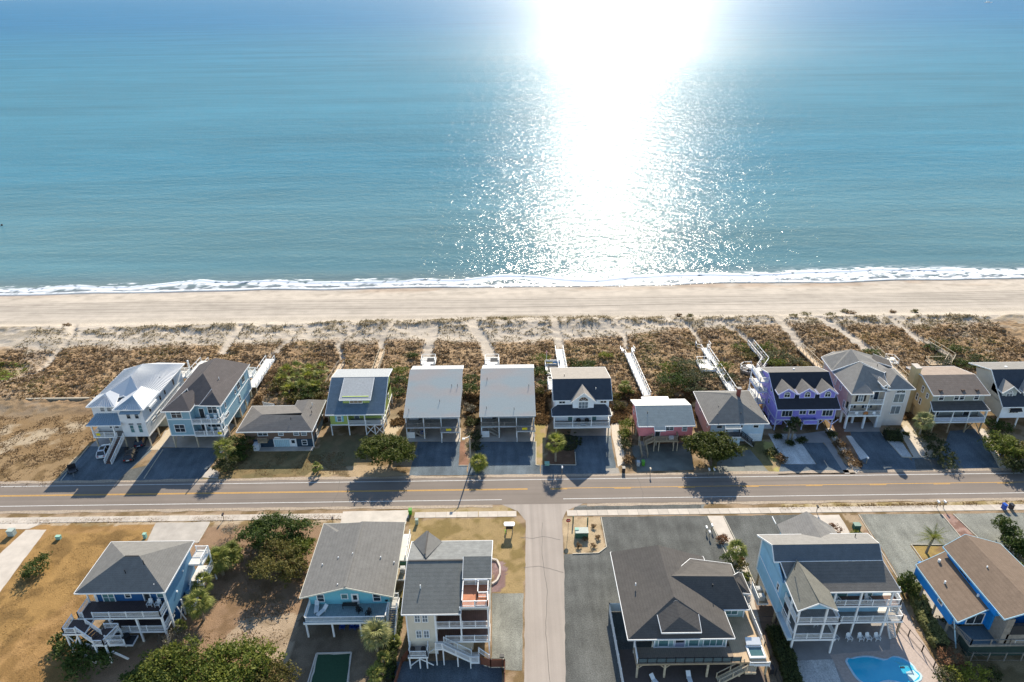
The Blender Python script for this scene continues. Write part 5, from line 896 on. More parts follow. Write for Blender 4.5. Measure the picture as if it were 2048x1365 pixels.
for k, (x, lb) in enumerate(((-26.0, 'blue folding chair by the left post under the teal house deck'), (-24.5, 'blue folding chair in the middle under the teal house deck'), (-23.7, 'blue folding chair nearest the right post under the teal deck'))): adirondack('folding_chair', x, 73.4, 0, 0.05 * k, lb, 'blue folding chairs under the teal deck', BLUEP)
# --- P: cream house with stacked decks
SCR = siding('siding_cream', (0.66, 0.59, 0.47)); SH_OLV = shingle('shingle_olive_grey', (0.150, 0.155, 0.145))
h = House('beach_house', -9.5, 68, 'cream three storey house with rooftop deck and zigzag white back stairs')
h.wall(SCR, -15.1, 68.0, 1.0, -11.1, 80.5, 9.2); h.wall(SCR, -11.1, 70.9, 3.4, -7.5, 80.5, 9.2, 'side_wall'); h.wall(SCR, -7.5, 70.9, 3.4, -3.7, 80.5, 9.3, 'side_wall'); h.wall(SCR, -9.0, 69.4, 0, -6.2, 80, 3.4, 'lower_wall')
h.wall(SCR, -15.0, 71, 0, -9, 80.4, 3.4, 'lower_wall')
zr = 11.6
h.roof([[(-15.6, 67.6, 9.3), (-7.5, 67.6, 9.3), (-7.3, 75.2, zr), (-15.6, 75.2, zr)]], SH_OLV, fascia=True); h.roof([[(-15.8, 81.2, 9.7), (-15.6, 75.22, zr + .01), (-3.4, 75.22, zr + .01), (-3.4, 81.2, 9.7)]], SH_LIGHT, name='rear_roof')
h.roof([[(-7.4, 72.0, 11.25), (-3.4, 72.0, 11.25), (-3.4, 75.2, 12.3), (-7.4, 75.2, 12.3)]], SH_OLV, name='upper_roof'); h.put(MB().box(-7.3, 72.2, 9.3, -3.5, 75.1, 11.1), 'upper_wall', SCR)
h.roof([[(-15.6, 81.0, 9.8), (-12.9, 75.6, 11.75), (-13.4, 81.4, 11.7)], [(-12.9, 75.6, 11.75), (-11.1, 81.0, 9.8), (-13.4, 81.4, 11.7)]], SH_GREY, name='porch_roof', fascia=False); h.put(MB().box(-13.25, 76.4, 11.72, -13.05, 81.2, 11.8), 'ridge_cap', SH_DARK)
h.put(MB().box(-15.4, 75.1, zr - .05, -7.4, 75.35, zr + .08), 'ridge_cap', SH_DARK)
for z in (4.35, 7.45):
    for x in (-13.55, -12.5): h.win('S', x, 67.98, z, .65, 1.3, 2, 2, glass=GLASSB)
h.put(MB().box(-15.15, 67.9, 1, -14.95, 68, 9.1).box(-11.25, 67.9, 1, -11.05, 68, 9.1), 'corner_board', WHITE)
for z in (6.3, 3.5):
    h.deck(DECKB, -11.1, 68.0, -3.7, 70.9, z)
h.rail((-11.0, 68.05, 6.3), (-3.8, 68.05, 6.3), post=1.8); h.rail((-9.8, 68.05, 3.5), (-3.8, 68.05, 3.5), post=2.0)
h.deck(DECKR, -7.4, 68.0, -3.7, 71.95, 10.2); h.rails([(-7.3, 71.85, 10.2), (-7.3, 68.05, 10.2), (-3.8, 68.05, 10.2), (-3.8, 71.85, 10.2), (-7.3, 71.85, 10.2)], post=1.9); h.rails([(-5.2, 69.6, 10.2), (-3.9, 69.6, 10.2)]); h.rail((-5.2, 69.6, 10.2), (-5.2, 71.6, 10.2)); h.stairs((-4.6, 71.5, 10.2), (-4.6, 70.0, 9.4), .9, DECKR, rail=False)
for x in (-7.6, -3.8, -11.1): h.pile(x, 68.1, 10.0 if x > -8 else 9.2, 3.4 if x != -3.8 else 0, .2, WHITE, 'porch_column')
for x in (-10.1, -8.2): h.win('S', x, 70.88, 6.6, 1.3, 1.7, 2, 1); h.win('S', x, 70.88, 3.8, 1.3, 1.7, 2, 1)
h.deck(DECKG, -15.0, 66.2, -12.3, 68.0, 2.6); h.rails([(-14.9, 67.9, 2.6), (-14.9, 66.3, 2.6), (-12.4, 66.3, 2.6), (-12.4, 67.9, 2.6)])
for x in (-14.9, -13.5, -12.5): h.pile(x, 66.4, 2.4, -.1, .18, WHITE)
h.bar((-14.9, 66.4, .5), (-11.6, 67.6, 2.4), .1, .14, WHITE, 'brace'); h.bar((-13.5, 66.4, 2.0), (-11.6, 66.4, .6), .1, .14, WHITE, 'brace')
[h.put(MB().cyl(x, 67.2, 2.62, 3.1, .33, .36, 9), 'black_planter', BLACK) for x in (-14.5, -13.0)]
h.deck(DECKW, -11.3, 66.8, -10.1, 68.0, 3.5); h.rails([(-11.2, 66.85, 3.5), (-10.2, 66.85, 3.5)]); h.stairs((-10.2, 67.3, 3.5), (-6.4, 66.8, 1.4), 1.1, DECKW); h.deck(DECKW, -6.4, 66.2, -5.2, 67.4, 1.4); h.rails([(-6.3, 66.25, 1.4), (-5.25, 66.25, 1.4)]); h.stairs((-5.8, 67.4, 1.4), (-5.9, 68.8, .1), 1.0, DECKW); h.rail((-5.2, 67.3, 1.9), (-3.8, 66.8, 1.1))
for x, y in ((-11.2, 66.9), (-10.2, 66.9), (-8.2, 66.6), (-6.4, 66.3)): h.pile(x, y, 3.3 if x < -9 else 1.9, -.1, .16, WHITE)
h.wall(mat('crawl_brick', (0.16, 0.07, 0.05), var=.2, rows=(2, .15, .2)), -15, 69.6, 0, -9.2, 70.9, 2.6, 'crawl_wall'); h.vent(-13.3, 71.2, 10.5, WHITE, .5, .08)
# --- Q: charcoal roofed house
STQ = siding('siding_sea_green', (0.30, 0.42, 0.40))
h = House('beach_house', 22.5, 66, 'charcoal roofed house with clerestory window, glass railed deck and corner hot tub')
h.wall(STQ, 19.3, 66.9, 3.0, 29.2, 79.5, 5.8); h.wall(STQ, 16.6, 69.5, 3.0, 19.3, 80.5, 5.8, 'side_wall'); h.wall(STQ, 29.2, 72, 3.0, 33.2, 78.6, 5.7, 'wing_wall'); h.wall(STQ, 17, 71, 0, 28.6, 80, 3.0, 'ground_enclosure')
e = 5.85; zr = 9.2
h.roof([[(15.3, 65.9, e), (29.9, 65.9, e), (22.3, 70.6, 8.7)], [(15.1, 82.4, e), (15.3, 65.9, e), (22.3, 70.6, 8.7), (22.0, 80.6, 8.9)], [(29.9, 65.9, e), (29.4, 81.2, e), (22.0, 80.6, 8.9), (22.3, 70.6, 8.7)], [(29.4, 81.2, e), (15.1, 82.4, e), (22.0, 80.6, 8.9)]], SH_DARK)
h.roof([[(29.2, 70.8, e - .02), (33.4, 70.8, e - .02), (31.9, 74.6, 8.35), (22.6, 74.6, 8.6)], [(33.3, 79.6, e), (26.9, 79.6, 7.0), (22.6, 74.6, 8.6), (31.9, 74.6, 8.35)], [(33.4, 70.8, e - .02), (33.3, 79.6, e), (31.9, 74.6, 8.35)]], SH_DARK, name='wing_roof')
h.roof([[(32.9, 73.6, e + .3), (34.5, 73.6, e), (33.4, 76.6, 7.1), (32.0, 75.2, 7.8)], [(34.5, 73.6, e), (34.4, 77.6, e), (33.4, 76.6, 7.1)]], SH_DARK, name='bay_roof'); h.wall(STQ, 33.2, 74.2, 3, 34, 77, 5.8, 'bay')
h.wall(STQ, 20.7, 66.85, 5.2, 24.4, 69, 6.75, 'clerestory'); h.win('S', 22.55, 66.83, 6.0, 2.9, .45, 3, 1); h.roof([[(19.9, 66.2, 6.75), (25.3, 66.2, 6.75), (22.6, 67.9, 7.75)], [(19.9, 66.2, 6.75), (22.6, 67.9, 7.75), (22.5, 70.2, 8.45), (19.7, 68.7, 7.5)], [(22.6, 67.9, 7.75), (25.3, 66.2, 6.75), (25.4, 68.7, 7.5), (22.5, 70.2, 8.45)]], SH_DARK, name='clerestory_roof')
h.win('S', 20.5, 66.88, 3.3, 1.3, 1.65, 1, 1, glass=GLASST); h.door('S', 22.7, 66.88, 3.1, 1.5, 2.0, m=mat('lilac_door', (.30, .30, .38)), glass=True); h.win('S', 24.7, 66.88, 3.3, 1.3, 1.65, 1, 1, glass=GLASST); h.win('S', 27.4, 66.88, 3.3, 2.6, 1.65, 3, 1, glass=GLASST)
h.put(MB().box(19.2, 66.8, 3.0, 29.3, 66.88, 3.16).box(19.15, 66.78, 3, 19.35, 66.9, 5.8).box(29.1, 66.78, 3, 29.3, 66.9, 5.8).box(22.05, 66.8, 3.1, 22.15, 66.88, 5.2), 'trim_band', WHITE)
h.win('S', 31.4, 71.98, 3.6, 1.7, 1.4, 2, 1, glass=GLASST); h.put(MB().box(33.1, 71.9, 3, 33.3, 72.05, 5.7), 'corner_board', WHITE)
h.deck(mat('brown_grey_deck', (0.26, 0.205, 0.155), rows=(0, .29, .12)), 16.4, 64.3, 29.9, 66.9, 3.0, WOOD); h.deck(DECKT, 29.92, 64.35, 34.6, 72.0, 3.0, WOOD, name='side_deck'); h.put(MB().box(33.0, 72.0, 2.88, 34.6, 79.5, 3.0), 'side_deck', DECKT)
gr = mat('rail_glass', (0.10, 0.14, 0.15), rough=.1, spec=.8)
h.rail((16.6, 64.4, 3), (30.6, 64.4, 3), m=BLACK, post=1.3, closed=True, bm=gr, h=.95); h.rail((16.5, 64.4, 3), (16.6, 67.2, 3), closed=True)
h.rails([(34.5, 68.0, 3), (34.4, 73.4, 3)], closed=True, bm=WHITE); h.put(MB().bar((35.4, 79, 1.9), (35.6, 67, 1.9), .06, .06), 'black_handrail', BLACK)
for x in (16.6, 20.4, 26.3, 30.8): h.pile(x, 64.5, 2.7, -.1, .26, WOODL)
for x in (33.0, 34.5): h.pile(x, 64.8, 2.5, 0, .26, WOODL)
for a, b in ((20.4, -1), (20.4, 1), (16.6, 1)): h.bar((a, 64.5, 1.8), (a + b * .9, 64.5, 2.7), .1, .12, WOODL, 'brace')
h.stairs((31.2, 64.0, 2.4), (27.6, 63.6, .2), 1.0, WOODL, trim=WOODL, bal=0); h.deck(DECKT, 31.0, 63.2, 32.4, 64.3, 2.4, WOODL); h.piles((16.9, 19.5), (68.5, 73, 78.5), 3, m=WHITE); h.vent(17.6, 74.2, 7.4, WHITE, .3, .09); h.vent(28.6, 73.4, 7.7, BLACK, .4); h.wall(mat('membrane_roof', (0.42, 0.43, 0.43)), 29.2, 66.9, 5.0, 29.25, 70, 5.1, 'soffit')
t = thing('hot_tub', (33.1, 65.8, 3.0), 'square white hot tub with open lid on the wooden corner deck', 'hot tub')
MB().box(-1.1, -.95, -.5, 1.1, .95, .1).build('tub_base', WHITE, t); MB().box(-1.15, -1.0, .1, 1.15, -.75, .3).box(-1.15, .75, .1, 1.15, 1.0, .3).box(-1.15, -.75, .1, -.9, .75, .3).box(.9, -.75, .1, 1.15, .75, .3).build('tub_rim', WVINYL, t); MB().box(-.9, -.75, .05, .9, .75, .2).build('tub_water', mat('tub_water', (0.06, 0.13, 0.13), rough=.05, spec=.8), t); MB().prism([(-1.05, .9, .55), (1.05, .9, .55), (1.0, 1.9, .85), (-1.0, 1.9, .85)], dz=.14).build('tub_lid', WVINYL, t)
hh = House('deck_skirt_frame', 33.1, 64.7, 'white railing box hung on the hot tub deck corner', 'railing', z=0); hh.deck(WHITE, 31.9, 64.3, 34.6, 64.7, 2.6); hh.rail((31.9, 64.3, 2.1), (34.6, 64.3, 2.1), h=.9, post=2.7)
# --- R: light blue house with pool
SLR = siding('siding_sky_blue', (0.28, 0.50, 0.64)); SLP = siding('siding_pale_aqua', (0.52, 0.62, 0.66))
h = House('beach_house', 47, 70, 'large light blue house with pyramid gable porch and two decks facing the pool')
h.wall(SLR, 38.3, 72.6, 3.0, 53.2, 81.5, 9.0); h.put(MB().prism([(38.3, 72.6, 8.9), (38.3, 75.0, 10.2), (38.3, 76.7, 11.9), (38.3, 79.5, 10.4), (38.3, 81.5, 8.9)], d=(.15, 0, 0)), 'gable_wall', SLR); h.put(MB().prism([(53.0, 72.6, 8.9), (53.0, 75.0, 10.2), (53.0, 76.7, 11.9), (53.0, 79.5, 10.4), (53.0, 81.5, 8.9)], d=(.15, 0, 0)), 'gable_wall', SLR)
h.put(MB().box(38.24, 72.6, 2.9, 38.3, 81.5, 3.1).box(38.24, 68.2, 5.9, 38.3, 81.5, 6.05).box(38.22, 81.3, 3, 38.32, 81.56, 9), 'trim_band', WHITE)
h.roof([[(37.7, 75.1, 10.65), (53.4, 75.1, 10.65), (53.3, 76.7, 12.3), (37.7, 76.7, 12.3)]], SH_SHADE_SLATE, name='upper_roof'); h.roof([[(39.0, 70.8, 9.0), (54.3, 70.8, 9.0), (53.4, 75.08, 10.6), (38.6, 75.08, 10.6)]], SH_MID); h.roof([[(37.6, 81.9, 9.5), (37.7, 76.72, 12.32), (53.3, 76.72, 12.32), (54.6, 81.9, 9.5)]], SHG, name='rear_roof')  # steep upper slope in darker slate, its shade put into the colour
h.roof([[(38.6, 67.6, 8.95), (41.3, 67.6, 10.4), (40.8, 75.0, 11.1), (38.5, 72.5, 9.6)], [(41.3, 67.6, 10.55), (44.1, 67.6, 8.95), (44.3, 70.9, 9.1), (40.8, 75.0, 11.1)]], shingle('shingle_khaki', (.20, .19, .155)), name='porch_gable_roof', fascia=False); h.bar((38.6, 67.58, 8.85), (41.3, 67.58, 10.3), .08, .22, WHITE, 'rake_board'); h.bar((41.3, 67.58, 10.3), (44.1, 67.58, 8.85), .08, .22, WHITE, 'rake_board'); h.bar((38.56, 67.6, 8.85), (38.46, 72.5, 9.5), .08, .2, WHITE, 'rake_board'); h.gable(SLR, (39.3, 67.9, 8.95), (43.7, 67.9, 8.95), 10.2)
h.roof([[(46.6, 86.0, 10.5), (42.2, 85.8, 8.0), (42.0, 81.4, 8.3), (46.4, 78.9, 10.6)], [(50.8, 85.2, 8.0), (46.6, 86.0, 10.5), (46.4, 78.9, 10.6), (50.6, 80.6, 9.0)]], SHG, name='garage_roof', fascia=False); h.wall(SLR, 42.8, 81.5, 3, 50, 85.4, 8.0, 'front_wing')
h.wall(SLP, 38.3, 68.0, 2.7, 39.0, 72.6, 3.2, 'porch_panel'); 
for z in (6.25, 3.05):
    h.deck(DECKG, 39.0, 67.9, 45.0, 72.6, z); h.rails([(39.0, 72.4, z), (39.0, 68.0, z), (44.9, 68.0, z), (44.9, 70.7, z)], post=2.0)
for z, xx in ((6.25, 55.0), (3.05, 56.0)):
    h.deck(DECKB if z > 4 else DECKG, 45.0, 70.8, xx, 72.6, z); h.rails([(45.0, 70.9, z), (xx - .1, 70.9, z), (xx - .1, 72.5, z)], post=2.1); h.deck(DECKW, 53.3, 72.6, xx, 77, z); h.rails([(xx - .1, 72.6, z), (xx - .1, 76.9, z), (53.4, 76.9, z)], post=1.8)
for x, y, z1 in ((39.1, 68.05, 8.9), (42.9, 68.05, 8.9), (44.8, 68.05, 6.2), (39.1, 70.5, 8.9), (45.3, 70.95, 9), (49.0, 70.95, 9), (53.4, 70.95, 9), (56.0, 71.2, 3)): h.pile(x, y, z1, 0 if x not in (42.9,) else 3, .24, WHITE if z1 > 4 else WOOD)
h.piles((38.6, 42, 46, 50, 53), (73.5, 77.5, 81), 3.0, m=WOOD); h.piles((44.8, 41.8), (70.5,), 3, m=WOOD)
for x in (46.3, 47.4, 50.6, 51.6): h.win('S', x, 72.58, 4.3, .8, .6, 1, 1, glass=GLASS)
for x in (47.2, 50.8): h.door('S', x, 72.58, 6.3, 1.5, 2.1, m=GLASST)
h.win('W', 38.28, 73.6, 6.6, .6, 1.2); h.put(MB().box(39.02, 70.9, 3.3, 39.1, 72.3, 5.6), 'screen', DARK); h.stairs((55.4, 73.4, 6.2), (54.6, 71.2, 4.3), .9, DECKW); h.stairs((54.6, 72.0, 3.0), (55.0, 70.3, .1), 1.0, DECKW, rail=False)
h.deck(WOOD, 36.6, 75.3, 38.2, 78.6, 2.0, WHITE); h.ac(37.4, 76.2, 2.0); h.ac(37.4, 77.6, 2.0); h.rails([(36.7, 75.4, 2.0), (36.7, 78.5, 2.0)], closed=True); h.wall(CONC2, 45, 74, 0, 53, 81, 2.95, 'ground_enclosure'); h.put(MB().box(42.0, 85.9, 8.0, 42.1, 87.6, 8.15), 'gutter_box', WHITE); h.vent(39.9, 73.3, 10.9, BLACK, 1.3, .05); h.vent(51.5, 79.8, 10.9)
for k, (x, lb) in enumerate(((48.5, 'white adirondack chair standing apart at the left below the aqua deck'), (50.2, 'white adirondack chair second from left below the aqua deck'), (51.3, 'white adirondack chair second from right below the aqua deck'), (52.6, 'white adirondack chair nearest the leaning white post by the pool'))): adirondack('adirondack_chair', x, 70.1, .05, 0.1, lb, 'adirondack chairs under the pool house deck')
for x, z, lb in ((46.2, 6.25, 'white high backed chair on the upper deck next to the gable porch'), (50.6, 6.25, 'white high backed chair on the upper deck near the middle column'), (43.0, 3.05, 'white rocking chair on the lower gable porch'), (46.6, .05, 'small white chair under the deck beside the porch post')): adirondack('deck_chair', x, 71.6 if z > 5 else 70.2, z, .3, lb)
# --- S: bright blue house
SBB = siding('siding_azure', (0.010, 0.22, 0.60)); 
h = House('beach_house', 68, 69, 'vivid azure house with split brown roofs at the lower right corner')
h.wall(SBB, 62.0, 69.8, 3.4, 66.9, 79.4, 6.0); h.wall(SBB, 66.9, 68.8, 3.4, 75.0, 79.2, 6.9, 'side_wall')
h.put(MB().prism([(62.0, 69.8, 5.9), (66.9, 69.8, 5.9), (66.9, 69.8, 7.0)], d=(0, .1, 0)), 'gable_wall', SBB); h.roof([[(61.5, 68.0, 5.95), (67.4, 69.6, 7.15), (66.7, 80.4, 7.15), (61.4, 78.8, 5.95)]], SH_CLAY, trim=mat('trim_pale_blue', (.40, .60, .70)))
h.roof([[(66.5, 66.6, 8.0), (70.7, 66.9, 9.4), (69.6, 81.5, 9.4), (65.9, 80.4, 8.0)], [(70.7, 66.9, 9.4), (76.8, 68.0, 7.4), (75.6, 81.5, 7.4), (69.6, 81.5, 9.4)]], SH_CLAY, trim=mat('trim_pale_blue', (.40, .60, .70)), name='main_roof')
h.put(MB().box(66.3, 68.0, 7.0, 66.9, 79.6, 7.95), 'clerestory', SBB); h.win('W', 66.28, 75, 7.25, 2.6, .35, 3, 1, trim=SBB)
h.win('S', 65.4, 69.78, 3.6, 2.2, 1.9, 2, 1); h.win('S', 68.1, 68.78, 4.0, .8, 1.2); h.win('W', 61.98, 72.6, 4.6, .9, .6, 1, 1)
h.deck(mat('slate_deck', (0.10, 0.15, 0.18), rows=(0, .29, .12)), 63.2, 66.6, 77, 69.8, 3.0, WOODG); h.piles((62.3, 66), (70.3, 73.6, 77), 3.4, m=WOODG); h.bar((62.1, 69.9, 5.8), (63.1, 68.4, .2), .14, .14, mat('trim_pale_blue', (.4, .6, .7)), 'downpipe')
h.rail((63.3, 66.6, 3.0), (77, 66.6, 3.0), m=WOODG, bal=0, post=2.6); h.rail((62.3, 69.9, 3.0), (63.3, 66.6, 3.0), m=WOODG, bal=.2); h.wall(WOODG, 67.9, 66.7, 3.0, 76.8, 68.6, 4.9, 'screened_porch'); h.put(MB().box(68.2, 66.62, 4.9, 76.6, 66.7, 6.6), 'screen', DARK); h.wall(WOODG, 67.2, 66.7, 3, 68.2, 69, 7.8, 'porch_pier')
h.wall(mat('murky_screen', (0.035, 0.06, 0.05)), 63.8, 67.2, 0, 77, 69.5, 2.9, 'lower_screen'); h.vent(64.6, 78.6, 6.9, WHITE, .25, .2); h.vent(63.3, 74.6, 6.6, WHITE, .25, .13); h.vent(66.2, 71.6, 7.1, WHITE, .25, .16); h.vent(69.0, 75, 9.0, WHITE, .3, .1)
t = thing('patio_table', (70.2, 67.0, 3.0), 'white slatted table on the azure house deck at right edge', 'table'); MB().box(-.8, -.4, .7, .8, .4, .74).build('tabletop', WVINYL, t); [MB().box(a - .03, b - .03, 0, a + .03, b + .03, .7).build('leg', WVINYL, t) for a in (-.7, .7) for b in (-.3, .3)]
# ------------------------------------------------------------------ drives, paths, beds
def sh(name, m, px, z=0.014, **k): return sheet(name, m, px, z, **k)
sh('gravel_drive', GRVB, [(97, 980), (180, 893), (308, 893), (300, 905), (218, 976)], .016); sh('gravel_strip', GRV, [(60, 985), (97, 978), (455, 893), (430, 915), (398, 972), (215, 980)], .010); sh('gravel_drive', GRVB, [(262, 972), (320, 896), (452, 896), (408, 950), (388, 965)], .018)  # gravel split at the house shadow's edge; shaded side painted bluer
sh('carport_slab', CONC2, [(312, 895), (330, 862), (445, 840), (470, 850), (440, 896)], .024); sh('carport_slab', CONCG, [(180, 893), (205, 870), (318, 865), (300, 895)], .022); sh('sand_strip', mat('pale_sand', (.50, .42, .31), fine=.1), [(300, 900), (322, 878), (352, 840), (362, 846), (340, 870), (318, 900)], .028)
sh('planter_bed', CONC2, [(404, 955), (418, 935), (440, 945), (436, 958)], .018)
sh('gravel_drive', GRVB, [(818, 952), (836, 884), (921, 884), (917, 932), (934, 932), (934, 951)], .016); sh('gravel_drive', GRVB, [(934, 951), (938, 928), (962, 884), (1072, 884), (1071, 930), (1080, 930), (1081, 950)], .017); sh('carport_slab', CONC2, [(816, 884), (820, 856), (922, 856), (921, 884)], .022); sh('carport_slab', CONC2, [(960, 884), (962, 856), (1068, 856), (1070, 884)], .022)
sh('gravel_drive', GRVB, [(1081, 951), (1082, 930), (1152, 930), (1146, 870), (1221, 870), (1234, 948)], .016); sh('brick_apron', mat('paver_grey', (.26, .24, .21), fine=.15), [(1211, 938), (1236, 936), (1240, 948), (1213, 949)], .022)
sh('footpath', mat('path_sand', (.52, .45, .36), fine=.08), [(1220, 822), (1231, 822), (1252, 925), (1236, 934), (1224, 870)], .020)
sh('carport_slab', CONC2, [(1140, 872), (1143, 852), (1222, 852), (1221, 872)], .022); sh('dirt_drive', mat('dusty_gravel', (.165, .17, .145), fine=.2, var=.3, scale=.3), [(1262, 892), (1378, 885), (1388, 940), (1275, 944)], .014); sh('dirt_drive', mat('dusty_gravel', ()) if False else MATS['dusty_gravel'], [(1440, 905), (1500, 900), (1538, 944), (1430, 944)], .014)
sh('pebble_garden', PEB, [(1536, 868), (1592, 868), (1632, 929), (1570, 929)], .016); sh('gravel_drive', GRVB, [(1556, 950), (1562, 929), (1634, 929), (1602, 886), (1645, 886), (1712, 948)], .020); sh('carport_slab', CONCG, [(1590, 870), (1650, 862), (1700, 948), (1690, 948), (1648, 886), (1602, 886)], .024); sh('footpath', MATS['path_sand'], [(1650, 858), (1662, 856), (1722, 940), (1712, 948)], .026)
sh('gravel_drive', GRVB, [(1728, 952), (1700, 862), (1758, 862), (1838, 935), (1832, 952)], .016); sh('pebble_garden', PEB, [(1762, 868), (1792, 868), (1824, 914), (1804, 915)], .018); sh('pebble_strip', PEB, [(1692, 872), (1702, 872), (1738, 915), (1722, 920)], .020); sh('carport_slab', CONCG, [(1688, 864), (1694, 845), (1758, 845), (1760, 864)], .022); sh('sunny_path', MATS['path_sand'], [(1800, 865), (1812, 850), (1872, 914), (1828, 916)], .022)
sh('gravel_drive', GRVB, [(1835, 951), (1822, 915), (1880, 910), (1900, 862), (1950, 858), (2007, 948)], .017); sh('gravel_drive', GRV, [(1832, 940), (1828, 918), (1880, 920), (1905, 951), (1840, 951)], .019)
sh('footpath', MATS['path_sand'], [(1955, 858), (1968, 858), (2012, 935), (2004, 945)], .020)
# landward side
sh('drive', CONC, [(52, 1060), (93, 1060), (2, 1182), (-60, 1262), (-60, 1190), (0, 1108)], .024); sh('drive', CONC2, [(312, 1046), (420, 1044), (396, 1086), (290, 1092)], .024); sh('drive', CONC, [(686, 1024), (816, 1021), (812, 1049), (680, 1050)], .070)
sh('drive', CONC, [(-60, 1046), (-60, 1060), (60, 1058), (90, 1044)], .026)
sh('putting_green', mat('turf_green', (0.020, 0.060, 0.028), fine=.1), [(636, 1310), (700, 1308), (690, 1420), (610, 1420)], .03); o = sh('turf_kerb', TIMBER, [(633, 1308), (703, 1305), (692, 1420), (606, 1420)], .02)
sh('gravel_lot', GRVL, [(984, 1187), (1047, 1187), (1044, 1342), (1002, 1340), (1000, 1325), (984, 1325)], .014); sh('gravel_lot', GRVB, [(786, 1325), (1004, 1318), (1004, 1420), (770, 1420)], .014)
sh('gravel_lot', GRV, [(1128, 1109), (1196, 1107), (1213, 1095), (1200, 1034), (1416, 1032), (1500, 1190), (1505, 1300), (1240, 1300), (1240, 1420), (1132, 1420)], .016); sh('gravel_verge', GRV, [(1150, 1014), (1402, 1008), (1405, 1024), (1142, 1030)], .014)
sh('paver_walk', CONC, [(1415, 1032), (1446, 1032), (1508, 1170), (1530, 1290), (1505, 1290), (1490, 1170)], .020); sh('gravel_lot', GRV, [(1446, 1032), (1602, 1030), (1590, 1100), (1540, 1260), (1520, 1260), (1508, 1170)], .018)
sh('sand_patio', CONC, [(1600, 1031), (1678, 1030), (1702, 1070), (1660, 1078), (1610, 1070)], .022); sh('gravel_drive', GRVL, [(1719, 1029), (1880, 1028), (1932, 1090), (1820, 1091), (1852, 1134), (1842, 1180), (1800, 1160), (1762, 1095)], .018)
sh('gravel_drive', GRVL, [(1906, 1028), (2150, 1024), (2200, 1110), (1994, 1116)], .018)
sh('pool_deck', CONCG, [(1545, 1180), (1790, 1170), (1850, 1300), (1875, 1420), (1600, 1420), (1570, 1300)], .030); sh('pool_deck', mat('sunlit_paver', (.42, .34, .29), fine=.06), [(1785, 1225), (1810, 1225), (1880, 1340), (1895, 1420), (1700, 1420), (1690, 1365), (1660, 1310), (1780, 1300)], .036); sh('pebble_court', PEB, [(1588, 1322), (1665, 1320), (1700, 1420), (1600, 1420)], .040)  # right strip of the pool deck is paler, sunlight put into its colour
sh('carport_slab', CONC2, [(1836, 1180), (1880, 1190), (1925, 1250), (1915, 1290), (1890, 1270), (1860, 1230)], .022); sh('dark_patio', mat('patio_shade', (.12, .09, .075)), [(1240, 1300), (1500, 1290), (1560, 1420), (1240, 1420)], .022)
sh('dirt_strip', mat('red_dirt', (.20, .13, .09), fine=.1), [(1508, 1200), (1545, 1200), (1560, 1290), (1535, 1300)], .026)
def edging(name, px, m=None, w=.12, hh=.14, label=None, closed=False, world=False):
    """a run of timbers: each stretch a piece of its own."""
    P = [Vector(p) if world else G(*p) for p in px]; t = thing(name, P[0], label, 'edging')
    for a, b in zip(P, P[1:]):
        n = max(1, round((b - a).length / 2.4))
        for i in range(n):
            p, q = a.lerp(b, i / n) - P[0], a.lerp(b, (i + 1) / n) - P[0]; d = (q - p).normalized() * .02
            MB().bar(p + d + Vector((0, 0, hh / 2)), q - d + Vector((0, 0, hh / 2)), w, hh).build('timber', m or TIMBER, t)
    return t
edging('timber_edging', [(1202, 1035), (1213, 1095), (1197, 1107), (1145, 1109)], label='pale timber border around the sandy bed by the stop sign'); edging('timber_edging', [(1415, 1033), (1452, 1110), (1490, 1172)], label='light edging along the left side of the palm walkway'); edging('timber_edging', [(1447, 1033), (1480, 1100), (1509, 1168)], label='light edging along the right side of the palm walkway')
edging('timber_edging', [(1717, 1030), (1800, 1165)], label='pale border between mulch strip and the light gravel drive'); edging('timber_edging', [(1852, 1132), (1822, 1090), (1934, 1091)], label='pale border around the leaning palm bed'); edging('timber_edging', [(1883, 1029), (1934, 1091)], label='left timber of the red mulch bed near right edge'); edging('timber_edging', [(1906, 1029), (1994, 1113)], label='right timber of the red mulch bed near right edge')
edging('timber_edging', [(1094, 930), (1152, 931), (1150, 905)], label='grey border below the palm bed of the white gambrel house'); edging('timber_edging', [(917, 932), (936, 932)], label='short white curb closing the mulch strip by street lamp'); edging('timber_edging', [(1072, 884), (1072, 931), (1079, 932)], label='white curb between grass strip and the gravel drive'); edging('timber_edging', [(326, 900), (288, 958)], label='thin pale timber lying across the dark gravel drive'); edging('timber_edging', [(178, 893), (122, 962)], label='timber along the left side of the leftmost gravel drive')
edging('timber_edging', [(420, 1046), (397, 1086)], label='white curb on the right of the sandy drive behind the blue house'); edging('timber_edging', [(633, 1308), (606, 1400)], w=.18, label='left curb of the dark putting green', m=CONC); edging('timber_edging', [(703, 1306), (690, 1400)], w=.18, label='right curb of the dark putting green', m=CONC); edging('timber_edging', [(633, 1308), (703, 1306)], w=.18, label='top curb of the dark putting green', m=CONC)
edging('brick_ring', [(984, 1120), (994, 1122), (1000, 1135), (1000, 1150), (994, 1163), (984, 1170)], CONC, .3, .3, 'curved pale block edging beside the cream house')
for px, lb in (([(1804, 915), (1832, 916), (1872, 914)], 'low kerb in front of the sunny path of the turret house'), ([(1764, 870), (1804, 915)], 'low kerb left of the white pebble garden'), ([(1843, 880), (1856, 912)], 'grey rail lying on the sunny path by the tall palm')): edging('kerb_timber', px, label=lb)
